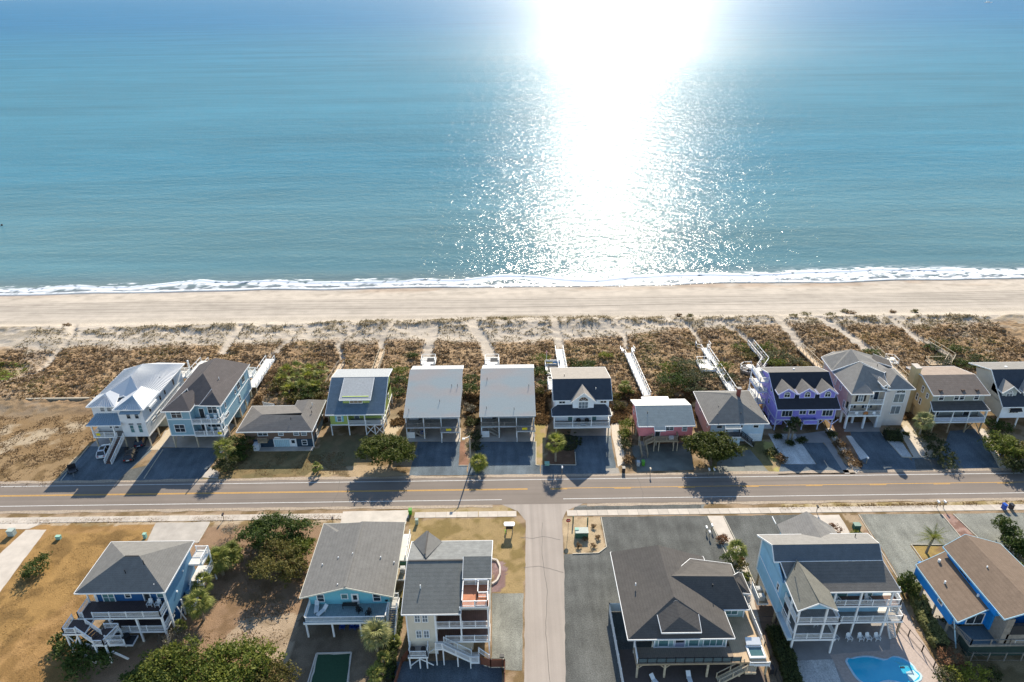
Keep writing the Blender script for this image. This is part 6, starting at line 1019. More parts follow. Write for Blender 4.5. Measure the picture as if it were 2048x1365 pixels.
# --- swimming pool
pp = [(592, 1212), (598, 1196), (612, 1188), (632, 1193), (660, 1186), (700, 1180), (745, 1179), (790, 1184), (830, 1196), (865, 1203), (890, 1200), (908, 1188), (930, 1178), (970, 1182), (1010, 1196), (1050, 1220), (1080, 1248), (1098, 1280), (1125, 1298), (1138, 1320), (1130, 1345), (1100, 1362), (1060, 1372), (1000, 1368), (950, 1356), (900, 1350), (860, 1356), (830, 1368), (780, 1382), (720, 1372), (680, 1345), (650, 1310), (625, 1270), (605, 1238)]
PPX = [G(1536 + x / 3.74, 1000 + y / 3.74) for x, y in pp]; pc = sum(PPX, Vector()) / len(PPX)
pool = thing('swimming_pool', (pc.x, pc.y, 0), 'free form swimming pool with bright turquoise water and pale rim', 'pool')
cop = MB(); n = len(PPX)
for i in range(n):
    a, b = PPX[i] - pc, PPX[(i + 1) % n] - pc; ao, bo = a * 1.0 + a.normalized() * .28, b + b.normalized() * .28
    cop.prism([(a.x, a.y, .09), (ao.x, ao.y, .09), (bo.x, bo.y, .09), (b.x, b.y, .09)], dz=.08)
cop.build('pool_rim', mat('pool_rim_blue', (.45, .62, .70)), pool)
mt, t_, b_ = nt('pool_water'); tc = t_.nodes.new('ShaderNodeTexCoord'); n1 = noise_node(t_, .5, 3, tc.outputs['Object'])
mx = t_.nodes.new('ShaderNodeMix'); mx.data_type = 'RGBA'; mx.inputs[6].default_value = (.012, .36, .60, 1); mx.inputs[7].default_value = (.06, .52, .68, 1); t_.links.new(n1.outputs[0], mx.inputs[0]); t_.links.new(mx.outputs[2], b_.inputs[0]); b_.inputs['Roughness'].default_value = .06
nb = noise_node(t_, 3.0, 2, tc.outputs['Object']); bp = t_.nodes.new('ShaderNodeBump'); bp.inputs['Strength'].default_value = .25; bp.inputs['Distance'].default_value = .05; t_.links.new(nb.outputs[0], bp.inputs['Height']); t_.links.new(bp.outputs[0], b_.inputs['Normal'])
MB().face(*[(p.x - pc.x, p.y - pc.y, .066) for p in reversed(PPX)]).build('pool_water', mt, pool)
st = MB()
for k in range(3): c0 = G(1536 + 1000 / 3.74, 1000 + 1215 / 3.74) - pc; st.prism([(c0.x - .9 + k * .2, c0.y - .25 * k + .1, .072 + .002 * k), (c0.x + .9 + k * .2, c0.y - .35 * k - .5, .072 + .002 * k), (c0.x + .9 + k * .2, c0.y - .35 * k - .62, .072 + .002 * k), (c0.x - .9 + k * .2, c0.y - .25 * k - .02, .072 + .002 * k)], dz=.004)
st.build('pool_step', mat('pool_step', (.12, .50, .55)), pool, kind='stuff')
sh2 = [G(1536 + x / 3.74, 1000 + y / 3.74) - pc for x, y in ((1030, 1290), (1085, 1275), (1130, 1320), (1095, 1355), (1060, 1360))]; MB().face(*[(p.x, p.y, .074) for p in reversed(sh2)]).build('tanning_ledge', mat('pool_ledge', (.50, .66, .66), rough=.2), pool); p = G(1536 + 1003 / 3.74, 1000 + 1256 / 3.74) - pc; MB().box(p.x - .3, p.y - .12, .06, p.x + .3, p.y + .12, .12).build('pool_drain', BLACK, pool)
# --- fences
def panel_fence(name, pts, hgt, m, label, post_m=None, step=2.4, open_=False, cat='fence', cap=True):
    P = [Vector(p) for p in pts]; t = thing(name, P[0], label, cat)
    for a, b in zip(P, P[1:]):
        L = (b - a).length; n = max(1, round(L / step)); d = (b - a) / n
        for i in range(n + 1):
            c = a + d * i - P[0]; MB().box(c.x - .06, c.y - .06, c.z, c.x + .06, c.y + .06, c.z + hgt + .08).build('fence_post', post_m or m, t)
            if i < n:
                c2 = c + d; u = Vector((0, 0, 1))
                if open_: MB().bar(c + u * hgt, c2 + u * hgt, .05, .05).bar(c + u * .15, c2 + u * .15, .04, .04).build('fence_rail', m, t)
                else: MB().bar(c + u * (hgt / 2 + .03), c2 + u * (hgt / 2 + .03), .04, hgt - .1).build('fence_panel', m, t)
    return t
panel_fence('vinyl_fence', [(16.2, 75.9, 0), (14.3, 75.9, 0), (14.5, 60, 0)], 1.8, WVINYL, 'white vinyl fence between the gravel lot and the charcoal roofed house')
RW = mat('red_wood', (0.22, 0.085, 0.05), rows=(0, .16, .3)); panel_fence('wooden_fence', [(-5.0, 66.9, 0), (-3.6, 66.4, 0), (-1.6, 66.4, 0), (-1.7, 58, 0)], 1.6, RW, 'reddish wooden fence enclosing the dark gravel yard of the cream house'); panel_fence('wooden_fence', [(-17.4, 58, 0), (-16.2, 67.2, 0), (-15.2, 69, 0)], 1.3, RW, 'low brown wooden fence left of the dark gravel yard')
panel_fence('metal_fence', [(35.7, 73.5, 0), (35.9, 60, 0)], 1.3, BLACK, 'thin black metal fence beside the dark hedge by the pool court', open_=True); panel_fence('metal_fence', [(56.3, 76.0, 0), (58.0, 68, 0), (58.6, 60, 0)], 1.3, BLACK, 'thin dark fence between pool deck and the long hedge', open_=True); panel_fence('metal_fence', [(35.5, 73.5, 0), (39.0, 73.4, 0)], 1.3, BLACK, 'short black gate fence under the light blue house', open_=True)
panel_fence('wire_fence', [(64.0, 66.4, 0), (78, 66.2, 0)], 1.6, WOODG, 'grey wire fence below the azure house', open_=True)
panel_fence('vinyl_enclosure', [(-58.6, 129.4, 0), (-56.0, 129.4, 0), (-54.2, 134.5, 0), (-57.2, 135.4, 0)], 1.9, WVINYL, 'white vinyl enclosure behind the low brown cottage')
sw_ = thing('sea_wall', (-120, 149.5, 0), 'long low sandy retaining wall left of the white house', 'wall'); 
for k in range(14): MB().box(k * 3.0, -.25, 0, k * 3.0 + 2.94, .25, 1.1).build('wall_panel', mat('wall_sandstone', (.40, .34, .25), fine=.1), sw_)
sw_.location = (G(0, 806).x - 8, G(0, 806).y, 0); 
def utility(name, x, y, s, label, m, cat='utility box', top=None):
    t = thing(name, (x, y, 0), label, cat); MB().box(-s[0] / 2, -s[1] / 2, 0, s[0] / 2, s[1] / 2, s[2]).build('cabinet', m, t); MB().box(-s[0] / 2 - .04, -s[1] / 2 - .04, s[2], s[0] / 2 + .04, s[1] / 2 + .04, s[2] + .08).build('lid', top or m, t); return t
DGREEN = mat('cabinet_green', (0.05, 0.12, 0.085)); LGR = mat('cabinet_mint', (.28, .48, .38))
def at(px, py): p = G(px, py); return p.x, p.y
x, y = at(1163, 1072); utility('transformer', x, y, (2.2, 1.4, 1.2), 'dark green transformer cabinet inside the timber bordered bed', DGREEN, top=mat('cabinet_top', (.42, .45, .40))); x, y = at(1153, 1070); utility('utility_box', x, y, (.6, .5, 1.3), 'slim light green utility cabinet beside the big transformer', LGR)
x, y = at(1712, 1058); utility('utility_box', x, y, (1.1, .9, 1.0), 'dark green utility box on the mulch by the light gravel drive', DGREEN, top=mat('cabinet_top2', (.22, .30, .24))); x, y = at(25, 1070); utility('utility_box', x, y, (1.1, .9, 1.1), 'pale grey green utility box beside the far left concrete drive', mat('cabinet_grey', (.36, .42, .38))); x, y = at(834, 1048); utility('utility_box', x, y, (.5, .5, 1.0), 'narrow grey utility box left of the brown front lawn', mat('cabinet_grey2', (.30, .35, .30)))
x, y = at(118, 1078); utility('utility_box', x, y, (.8, .5, .6), 'small mint green pedestal lying on the left lawn', LGR); x, y = at(291, 1076); utility('utility_box', x, y, (.5, .5, .9), 'mint green pedestal at the corner of the sandy drive', LGR); x, y = at(1094, 930); utility('utility_box', x, y, (.9, .7, .5), 'low pale green box in front of the trunk palm bed', LGR)
for px, py, lb in ((1146, 1047, 'thin dark post left of the transformer'), (1175, 1050, 'thin dark post right of the transformer')): x, y = at(px, py); t = thing('marker_post', (x, y, 0), lb, 'post'); MB().box(-.1, -.1, 0, .1, .1, 1.6).build('post_shaft', DGREEN, t)
# kiosk with white roof on the corner lawn
x, y = at(1019, 1066); t = thing('notice_kiosk', (x, y, 0), 'small kiosk with rounded white roof on the corner lawn', 'kiosk'); [MB().box(a - .07, -.07, 0, a + .07, .07, 1.9).build('kiosk_post', WOODG, t) for a in (-.55, .55)]; MB().box(-.6, -.1, .9, .6, .1, 1.8).build('kiosk_board', BLACK, t); MB().prism([(-.85, -.5, 2.05), (.85, -.5, 2.05), (1.0, 0, 2.15), (.85, .5, 2.05), (-.85, .5, 2.05), (-1.0, 0, 2.15)], dz=.15).build('kiosk_roof', WHITE, t); MB().box(-.8, -.2, 0, -.68, .1, .7).build('litter_bag', mat('lime_plastic', (.15, .5, .03)), t)
# stop sign, mailboxes, lamp
def octa(r): return [(r * math.cos(math.pi / 8 + k * math.pi / 4), r * math.sin(math.pi / 8 + k * math.pi / 4)) for k in range(8)]
x, y = at(1136, 1066); t = thing('stop_sign', (x, y, 0), 'red stop sign on a thin post at the side street corner', 'street sign'); MB().cyl(0, 0, 0, 3.0, .035, n=6).build('sign_post', mat('galvanised', (.35, .35, .34), rough=.4, metal=.5), t)
MB().prism([(a, .024, 2.75 + b) for a, b in octa(.42)], d=(0, .02, 0)).build('sign_plate', mat('sign_red', (.42, .02, .02), rough=.4), t); MB().prism([(a, .046, 2.75 + b) for a, b in octa(.42)], d=(0, .01, 0)).build('sign_back', mat('sign_back', (.30, .28, .27)), t)
cu = bpy.data.curves.new('sign_text', 'FONT'); cu.body = 'STOP'; cu.size = .26; cu.align_x = 'CENTER'; cu.align_y = 'CENTER'; cu.extrude = .004; cu.materials.append(WHITE); _c = bpy.data.objects.new('tmp', cu); _m = bpy.data.meshes.new_from_object(_c); bpy.data.objects.remove(_c); o = link('sign_text', _m, t); o.location = (0, .02, 2.75); o.rotation_euler = (math.pi / 2, 0, 0)
def mailbox(px, py, label, body=None, hh=1.1, group=None):
    x, y = at(px, py); t = thing('mailbox', (x, y, 0), label, 'mailbox', group); MB().box(-.05, -.05, 0, .05, .05, hh).build('mailbox_post', WOOD, t); MB().box(-.13, -.3, hh, .13, .3, hh + .28).build('mailbox_body', body or BLACK, t); MB().box(.13, -.05, hh + .1, .15, .0, hh + .35).build('mailbox_flag', mat('flag_red', (.5, .03, .02)), t); return t
mailbox(448, 1040, 'dark mailbox on the verge left of the dark junipers'); mailbox(666, 1045, 'small dark mailbox left of the teal house drive', hh=.8); mailbox(1633, 1024, 'dark mailbox on the verge near the paired roof peaks'); mailbox(1873, 1016, 'left white mailbox of the pair by right verge', WHITE, 1.3); mailbox(1886, 1016, 'right white mailbox of the pair by right verge', WHITE, 1.3)
mailbox(1124, 948, 'white mailbox below the round hedge at the road edge', WHITE, 1.5); mailbox(1300, 949, 'tan mailbox on sandy verge in front of the pink cottage', TIMBER, 1.2); mailbox(1417, 950, 'white mailbox left of pair under the roadside tree', WHITE, 1.2); mailbox(1427, 950, 'white mailbox right of pair under the roadside tree', WHITE, 1.2); mailbox(1732, 928, 'white post mailbox at the end of the pebble strip', WHITE, 1.4)
p = G(942, 935); t = thing('street_lamp', (p.x, p.y, 0), 'tall wooden street lamp pole beside the round roadside palm', 'street lamp'); MB().cyl(0, 0, 0, 7.6, .16, .11, 8).build('lamp_pole', mat('pole_wood', (.36, .32, .27)), t); MB().bar((0, 0, 7.4), (-.9, -1.0, 7.7), .08).build('lamp_arm', WHITE, t); MB().box(-1.35, -1.4, 7.6, -.85, -.85, 7.78).build('lamp_head', mat('lamp_grey', (.6, .6, .58)), t)
x, y = at(1005, 1345); t = thing('garden_lamp', (x, y, 0), 'thin dark garden lamp at the corner of the wooden fence', 'lamp'); MB().cyl(0, 0, 0, 3.4, .05, n=6).build('lamp_pole', BLACK, t); MB().box(-.35, -.3, 3.3, .3, .2, 3.5).build('lamp_head', BLACK, t)
# bins
def bin_(px, py, m, label, rz=0, lid=None):
    x, y = at(px, py); t = thing('wheelie_bin', (x, y, 0), label, 'bin', None, rz); MB().prism([(-.28, -.33, 1.0), (.28, -.33, 1.0), (.28, .33, 1.0), (-.28, .33, 1.0)], dz=.92).build('bin_body', m, t); MB().prism([(-.32, -.38, 1.06), (.32, -.38, 1.06), (.3, .38, 1.12), (-.3, .38, 1.12)], dz=.08).build('bin_lid', lid or m, t)
    for s in (-.26, .26): MB().cyl(0, 0, 0, .06, .11, n=8).build('wheel', BLACK, t).matrix_local = Matrix.Translation((s - .03, .3, .11)) @ Matrix.Rotation(math.pi / 2, 4, 'Y')
    return t
LIME = mat('bin_lime', (.09, .30, .035), rough=.45); BINB = mat('bin_blue', (.015, .08, .40), rough=.4); BINK = mat('bin_black', (.03, .03, .035), rough=.45)
bin_(821, 1028, LIME, 'lime green wheelie bin on the verge right of the wide drive'); bin_(1286, 931, LIME, 'lime green wheelie bin beside the white bin at the pink cottage'); bin_(1276, 932, mat('bin_grey', (.42, .43, .42)), 'grey white bin left of the lime bin at the pink cottage'); bin_(1247, 944, BINK, 'black bin at the lower end of the concrete footpath'); bin_(2007, 1018, BINB, 'royal blue wheelie bin on the right verge', .2); bin_(2021, 1018, BINK, 'black wheelie bin next to the royal blue one', .1)
bin_(2003, 912, BINB, 'blue bin under the big tree right of the dark drive', .4); bin_(844, 872, BINB, 'blue bin stored under the left grey roofed house'); bin_(836, 872, BINK, 'black bin stored under the left grey roofed house'); bin_(1541, 1345, BINK, 'small dark bin by the wall between hot tub deck and hedge')
bin_(255, 905, BINK, 'black bin right of the white house ramp stairs'); bin_(633, 938, BINK, 'black bin under the small roadside palm by the lime house')
# --- cars
def car(px0, px1, label, body, z=0, L=4.7, W=1.9, Hh=1.68, shade=1):
    a, b = G(*px0), G(*px1); d = (b - a).normalized(); rz = math.atan2(d.y, d.x) - math.pi / 2; c = (a + b) / 2
    t = thing('parked_car', (c.x, c.y, 0), label, 'car', None, rz); h2, w = L / 2, W / 2
    bm_ = MB(); prof = [(-h2, .45), (-h2 + .05, .95), (-h2 + .35, 1.02), (h2 - 1.25, 1.02), (h2 - .15, .82), (h2, .5), (h2 - .1, .28), (-h2 + .1, .28)]
    bm_.prism([(-w, y, z) for y, z in prof], d=(2 * w, 0, 0)); o = bm_.build('body', body, t); bv = o.modifiers.new('b', 'BEVEL'); bv.width = .12; bv.segments = 3
    cb = MB(); lo = [(-h2 + .15, 1.0), (h2 - 1.2, 1.0)]; up = [(-h2 + .65, Hh), (h2 - 2.0, Hh)]
    V = [(-w + .06, lo[0][0], 1.0), (w - .06, lo[0][0], 1.0), (w - .06, lo[1][0], 1.0), (-w + .06, lo[1][0], 1.0), (-w + .28, up[0][0], Hh - .04), (w - .28, up[0][0], Hh - .04), (w - .28, up[1][0], Hh - .04), (-w + .28, up[1][0], Hh - .04)]
    cb.v = V; cb.f = [(0, 3, 2, 1), (4, 5, 6, 7), (0, 1, 5, 4), (1, 2, 6, 5), (2, 3, 7, 6), (3, 0, 4, 7)]; cb.build('window_band', mat('car_glass', (.015, .018, .02), rough=.06, spec=.9), t)
    MB().box(-w + .3, up[0][0] + .02, Hh - .05, w - .3, up[1][0] - .02, Hh + .01).build('roof_panel', body, t); MB().box(-.45, up[0][0] + .5, Hh + .005, .45, up[1][0] - .3, Hh + .02).build('sunroof', BLACK, t)
    for s in (-1, 1):
        pl = MB().bar((s * (w - .1), lo[1][0] - .02, 1.0), (s * (w - .3), up[1][0], Hh), .07).bar((s * (w - .1), lo[0][0] + .02, 1.0), (s * (w - .3), up[0][0], Hh), .12).bar((s * (w - .1), -.3, 1.0), (s * (w - .3), -.3, Hh), .07); pl.build('pillar', body, t)
        MB().box(s * w - .02, .8, 1.0, s * (w + .2), .95, 1.15).build('mirror', body, t); MB().box(s * (w - .35) - .15, -h2 - .02, .7, s * (w - .35) + .15, -h2 + .06, .92).build('tail_light', mat('tail_red', (.35, .01, .01), rough=.3), t); MB().box(s * (w - .35) - .17, h2 - .14, .58, s * (w - .35) + .17, h2 + .0, .74).build('headlight', mat('lamp_glass', (.7, .7, .7), rough=.2), t)
        for yy in (-h2 + .85, h2 - .95):
            wl = MB().cyl(0, 0, 0, .24, .35, n=16).build('wheel', BLACK, t, smooth=False); wl.matrix_local = Matrix.Translation((s * w - (.24 if s > 0 else 0) + s * .01, yy, .35)) @ Matrix.Rotation(math.pi / 2, 4, 'Y'); MB().cyl(0, 0, -.01, .25, .2, n=12).build('rim', mat('rim_metal', (.5, .5, .5), metal=.8, rough=.35), wl)
    MB().box(-.3, -h2 - .03, .6, .3, -h2 - .01, .75).build('number_plate', WHITE, t); return t
car((203, 921), (216, 893), 'white estate car parked left of the ramp stairs', mat('car_white', (.62, .64, .66), rough=.25, spec=.6, var=.02)); car((256, 929), (269, 899), 'dark bronze car parked right of the ramp stairs', mat('car_bronze', (.055, .047, .045), rough=.22, spec=.6, var=.02), Hh=1.55); car((279, 897), (288, 874), 'dark blue car parked under the white house', mat('car_navy', (.02, .03, .05), rough=.22, spec=.6, var=.02), Hh=1.5)
# small debris items: golf cart at left lot edge, cooler, loungers under Q, table sets
x, y = at(146, 944); t = thing('utility_trailer', (x, y, 0), 'small dark trailer standing on the left edge of gravel drive', 'trailer', None, .6); MB().box(-.7, -1.1, .4, .7, 1.1, .55).build('trailer_bed', BLACK, t); MB().box(-.7, .9, .55, .7, 1.0, 1.3).build('trailer_gate', BLACK, t); MB().bar((0, -1.1, .45), (0, -2.3, .3), .08).build('tow_bar', WOODG, t); [MB().box(s - .1, -.3, 0, s + .1, .3, .55).build('wheel', BLACK, t) for s in (-.8, .8)]
lounger(19.0, 63.6, 0, .5, 'white lounger at the left under the tan deck posts'); lounger(23.8, 63.9, 0, .05, 'white lounger in the middle under the tan deck')
for px, py, lb in ((1412, 1064, 'left white mailbox post on gravel by the palm walkway'), (1418, 1073, 'middle white mailbox post on gravel by the palm walkway'), (1423, 1060, 'right white mailbox post at the palm walkway edge')): mailbox(px, py, lb, WHITE, .9)
# dune-side items
# ------------------------------------------------------------------ beach walkovers
def walkway(px, w, z, label, deckm=None, railm=None, h=1.0, ends=True, rail=True, bal=0, extra=None, zs=None):
    deckm = deckm or DECKW; railm = railm or WHITE; P = [G(x, y, z) for x, y in px]; H_ = House('beach_walkway', P[0].x, P[0].y, label, 'walkway')
    for i, (a, b) in enumerate(zip(P, P[1:])):
        d = (b - a).normalized(); c = Vector((-d.y, d.x, 0)) * w / 2; L = (b - a).length; mb = MB(); n = max(1, int(L / 2.0))
        for k in range(n):
            p, q = a.lerp(b, k / n) + d * .01, a.lerp(b, (k + 1) / n) - d * .01; mb2 = MB().prism([p - c, q - c, q + c, p + c], dz=.09); H_.put(mb2, 'deck_panel', deckm)
        for s in (-1, 1):
            H_.put(MB().bar(a + c * s - Vector((0, 0, .2)), b + c * s - Vector((0, 0, .2)), .06, .2), 'joist', railm)
            if rail: H_.rail(a + c * s, b + c * s, m=railm, h=h, post=2.0, bal=bal)
            for k in range(n + 1):
                if k % 2 == 0: p = a.lerp(b, k / n) + c * s; H_.pile(p.x, p.y, p.z - .1, -.3, .14, m=railm if railm is not WHITE else WOODL)
    return H_, P
hh, P = walkway([(385, 748), (410, 722)], 2.0, 2.2, 'white walkway behind the brown roofed blue house, on its left'); hh, P = walkway([(503, 775), (541, 718)], 2.2, 2.6, 'wide white walkway rising right of the light blue house')
hh, P = walkway([(652, 780), (684, 728)], 1.4, 1.2, 'tan walkway left of the lime green house', DECKT, WOODG); hh, P = walkway([(750, 745), (765, 703)], 1.3, 1.3, 'narrow pale walkway behind the lime green house', DECKT, WOODL)
for x in (-.9, .9): pass
hh, P = walkway([(1294, 792), (1256, 706)], 1.7, 1.6, 'long white walkway behind the pink cottage'); e = P[-1]
for s in (-1, 1): hh.rails([(e.x + s * .9, e.y - .2, e.z), (e.x + s * 1.9, e.y + .3, e.z), (e.x + s * 1.7, e.y + 2.0, e.z)], bal=0); hh.put(MB().box(e.x + s * 1.35 - .25, e.y, e.z + .45, e.x + s * 1.35 + .25, e.y + 1.8, e.z + .52), 'bench', WHITE)
hh, P = walkway([(1127, 748), (1118, 698)], 2.0, 1.6, 'white walkway with dark left handrail behind the gambrel house'); a, b = G(1092, 748, 1.5), G(1120, 727, 1.5)
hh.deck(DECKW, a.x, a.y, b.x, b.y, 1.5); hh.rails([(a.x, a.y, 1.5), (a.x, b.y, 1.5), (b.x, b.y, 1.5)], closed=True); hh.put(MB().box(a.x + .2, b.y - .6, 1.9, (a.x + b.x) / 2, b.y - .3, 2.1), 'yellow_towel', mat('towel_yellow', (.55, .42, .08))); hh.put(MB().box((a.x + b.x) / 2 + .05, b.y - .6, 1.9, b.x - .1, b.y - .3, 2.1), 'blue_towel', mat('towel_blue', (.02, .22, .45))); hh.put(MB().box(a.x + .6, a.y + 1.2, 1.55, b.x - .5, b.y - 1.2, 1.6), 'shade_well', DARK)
p = G(1093, 730, 1); t = thing('flag_pole', (p.x, p.y, 0), 'thin white pole with small float at the towel deck', 'pole'); MB().cyl(0, 0, 0, 4.6, .05, n=6).build('pole_shaft', WHITE, t); MB().cyl(0, 0, 4.5, 4.9, .22, .15, 8).build('pole_float', mat('float_pink', (.6, .3, .3)), t)
hh, P = walkway([(1467, 785), (1408, 696)], 1.6, 1.7, 'long white walkway with open rails behind the powder blue house'); e = P[-1]
for s in (-1, 1): hh.rails([(e.x + s * .9, e.y - .2, e.z), (e.x + s * 1.9, e.y + .3, e.z), (e.x + s * 1.7, e.y + 2.0, e.z)], bal=0)
a, b = G(1403, 742, 1.7), G(1424, 720, 1.7); hh.deck(DECKW, a.x, a.y, b.x, b.y, 1.7); hh.rails([(a.x, a.y, 1.7), (a.x, b.y, 1.7), (b.x, b.y, 1.7)], bal=0); hh.put(MB().box(a.x + .2, a.y + .6, 2.1, b.x - .2, a.y + 1.1, 2.18), 'bench', WHITE)
DGR = mat('dark_grey_deck', (.11, .095, .085), var=.1, rows=(1, .29, .15))
hh, P = walkway([(1519, 738), (1530, 722), (1501, 687)], 1.5, 1.8, 'bent white walkway with dark boards behind the purple house', DGR)
c = G(1499, 738, 1.8); R_ = 2.3; pts = [(c.x + R_ * math.cos(k * math.pi / 4 + .39), c.y + R_ * .85 * math.sin(k * math.pi / 4 + .39), 1.8) for k in range(8)]; hh = House('round_deck', c.x, c.y, 'eight sided deck with round white table, left behind the purple house', 'deck'); hh.put(MB().prism(pts, dz=.15), 'deck', DGR); hh.put(MB().prism([(x, y, 1.64) for x, y, z in pts], dz=.9), 'deck_skirt', WOOD); hh.rails(pts[1:] + pts[:1], bal=0, post=9)
t = thing('round_table', (c.x, c.y, 1.8), 'round white table on the eight sided deck', 'table'); MB().cyl(0, 0, .7, .76, .85, n=14).build('tabletop', WHITE, t); MB().cyl(0, 0, 0, .7, .12, n=8).build('leg', WHITE, t)
hh, P = walkway([(1640, 735), (1598, 694)], 1.5, 1.6, 'raw timber walkway left behind the turret house', DECKT, WOODL); e = P[-1].lerp(P[0], .4); hh.rails([(e.x + .8, e.y, e.z), (e.x + 2.4, e.y + .8, e.z), (e.x + 1.6, e.y + 3.4, e.z)], m=WOODL, bal=0)
hh, P = walkway([(1815, 762), (1747, 700)], 1.5, 1.7, 'weathered walkway right behind the turret house', DECKT, WOODL); e = P[0].lerp(P[-1], .6); hh.deck(DECKW, e.x - 1.5, e.y - 1, e.x + 2.6, e.y + 1.8, 1.75); hh.rails([(e.x + 2.5, e.y - .9, 1.75), (e.x + 2.5, e.y + 1.7, 1.75), (e.x + .8, e.y + 2.2, 1.75)], bal=0); hh.put(MB().box(e.x + 1.2, e.y + .2, 2.2, e.x + 2.3, e.y + 1.3, 2.26), 'bench', WHITE)
hh, P = walkway([(1895, 728), (1903, 714), (1852, 683)], 1.5, 1.4, 'weathered walkway behind the tan house ending on brush', mat('dim_deck', (.27, .22, .17), rows=(1, .29, .15)), WOODL); a = G(1860, 730, 1.2); b = G(1893, 720, 1.2); hh.deck(DECKT, a.x, a.y, b.x, b.y, 1.2, WOODL); hh.rails([(a.x, a.y, 1.2), (a.x, b.y, 1.2), (b.x, b.y, 1.2)], m=WOODL, bal=0)
for px_, lb in ((857, 'white deck with dark sunken square behind the left grey roofed house'), (984, 'white deck behind the grey roofed house by the street lamp')):
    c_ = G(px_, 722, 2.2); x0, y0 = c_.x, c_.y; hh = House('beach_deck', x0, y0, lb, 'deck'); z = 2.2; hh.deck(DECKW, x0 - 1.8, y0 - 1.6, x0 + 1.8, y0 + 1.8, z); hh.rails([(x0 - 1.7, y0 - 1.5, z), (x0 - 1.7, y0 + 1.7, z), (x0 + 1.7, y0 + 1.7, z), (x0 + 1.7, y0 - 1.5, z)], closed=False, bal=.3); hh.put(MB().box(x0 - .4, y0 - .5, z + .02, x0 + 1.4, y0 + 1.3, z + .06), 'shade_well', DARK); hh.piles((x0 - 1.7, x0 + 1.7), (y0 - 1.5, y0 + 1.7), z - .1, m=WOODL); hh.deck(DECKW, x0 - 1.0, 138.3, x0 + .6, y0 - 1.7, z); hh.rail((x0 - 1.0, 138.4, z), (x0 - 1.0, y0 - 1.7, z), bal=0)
# loose garden things and drift wood
p = G(725, 672); t = thing('driftwood', (p.x, p.y, ground_z(p.x, p.y)), 'bleached driftwood stump on the pale dune sand', 'driftwood'); MB().tube([(0, 0, 0), (.3, .2, .6), (.9, .5, 1.0)], [.14, .1, .05]).tube([(0, 0, .2), (-.6, .1, .7), (-1.1, 0, 1.2)], [.1, .08, .04]).tube([(.1, 0, .3), (.9, -.3, .5), (1.5, -.6, .3)], [.1, .07, .03]).build('branch', mat('bleached_wood', (.25, .22, .19)), t)
for px, py, lb in ((1683, 0, ''),): pass
for k, (px, py, lb) in enumerate(((1516, 772, 'white garden chair on the patio left of purple house, nearer the sea'), (1526, 778, 'white garden chair against the white posts of purple house'))): p = G(px, py); adirondack('garden_chair', p.x, p.y, .02, 1.0 + k, lb)
t = thing('sea_buoy', (G(3, 449).x, G(3, 449).y, WL), 'tiny dark buoy on the sea by the left edge', 'buoy'); MB().cyl(0, 0, -.3, .6, .5, .3, 8).build('buoy_body', BLACK, t)
p = G(1976, 6, 0); t = thing('distant_boat', (p.x, p.y, WL), 'tiny white boat far out at the top right', 'boat'); q = p.y / 1400; MB().prism([(-6 * q, -1.6 * q, 1.2 * q), (5 * q, -1.6 * q, 1.2 * q), (8 * q, 0, 1.4 * q), (5 * q, 1.6 * q, 1.2 * q), (-6 * q, 1.6 * q, 1.2 * q)], dz=1.3 * q).build('hull', WHITE, t); MB().box(-3 * q, -1.2 * q, 1.2 * q, 2 * q, 1.2 * q, 3.2 * q).build('cabin', WHITE, t)
# ------------------------------------------------------------------ vegetation
LM = {
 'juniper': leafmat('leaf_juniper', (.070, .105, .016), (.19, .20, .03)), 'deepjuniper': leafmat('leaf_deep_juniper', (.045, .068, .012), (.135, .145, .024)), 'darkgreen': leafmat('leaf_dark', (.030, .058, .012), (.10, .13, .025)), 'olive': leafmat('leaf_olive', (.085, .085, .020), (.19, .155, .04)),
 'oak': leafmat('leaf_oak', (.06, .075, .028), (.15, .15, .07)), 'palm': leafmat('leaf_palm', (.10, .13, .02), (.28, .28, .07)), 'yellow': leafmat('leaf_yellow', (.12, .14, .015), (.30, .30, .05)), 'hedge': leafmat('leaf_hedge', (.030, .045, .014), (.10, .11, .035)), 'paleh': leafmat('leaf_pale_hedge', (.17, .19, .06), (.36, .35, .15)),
 'umber': leafmat('leaf_umber', (.105, .068, .034), (.20, .13, .068), .4), 'brown': leafmat('leaf_brown', (.135, .086, .042), (.27, .175, .090), .45), 'rust': leafmat('leaf_rust', (.14, .06, .03), (.26, .13, .06), .2), 'straw': leafmat('leaf_straw', (.20, .15, .07), (.36, .28, .15), .3), 'grey': leafmat('leaf_grey', (.12, .11, .08), (.22, .20, .15), .2), 'dry': leafmat('leaf_dry', (.20, .13, .055), (.34, .225, .10), .5)}
BARK = mat('bark', (.12, .09, .065), var=.3, scale=4, bump=.6); BARKP = mat('palm_bark', (.27, .22, .16), var=.3, scale=5, bump=.6)
def leaves(name, C, S, m, flat=0.5, parent=None, kind='stuff', squash=1.0):
    """one quad per centre C (n,3) of half size S, facing every way but mostly up."""
    n = len(C); N = RS.normal(size=(n, 3)); N[:, 2] = np.abs(N[:, 2]) + flat; N /= np.linalg.norm(N, axis=1)[:, None]
    A = np.cross(N, RS.normal(size=(n, 3))); A /= np.linalg.norm(A, axis=1)[:, None]; B = np.cross(N, A); S = np.asarray(S)[:, None]
    V = np.stack([C - A * S * 1.3, C - B * S * .55, C + A * S * 1.3, C + B * S * .55], 1).reshape(-1, 3)
    return link(name, fastmesh(name, V, np.arange(4 * n).reshape(n, 4), m), parent, kind)
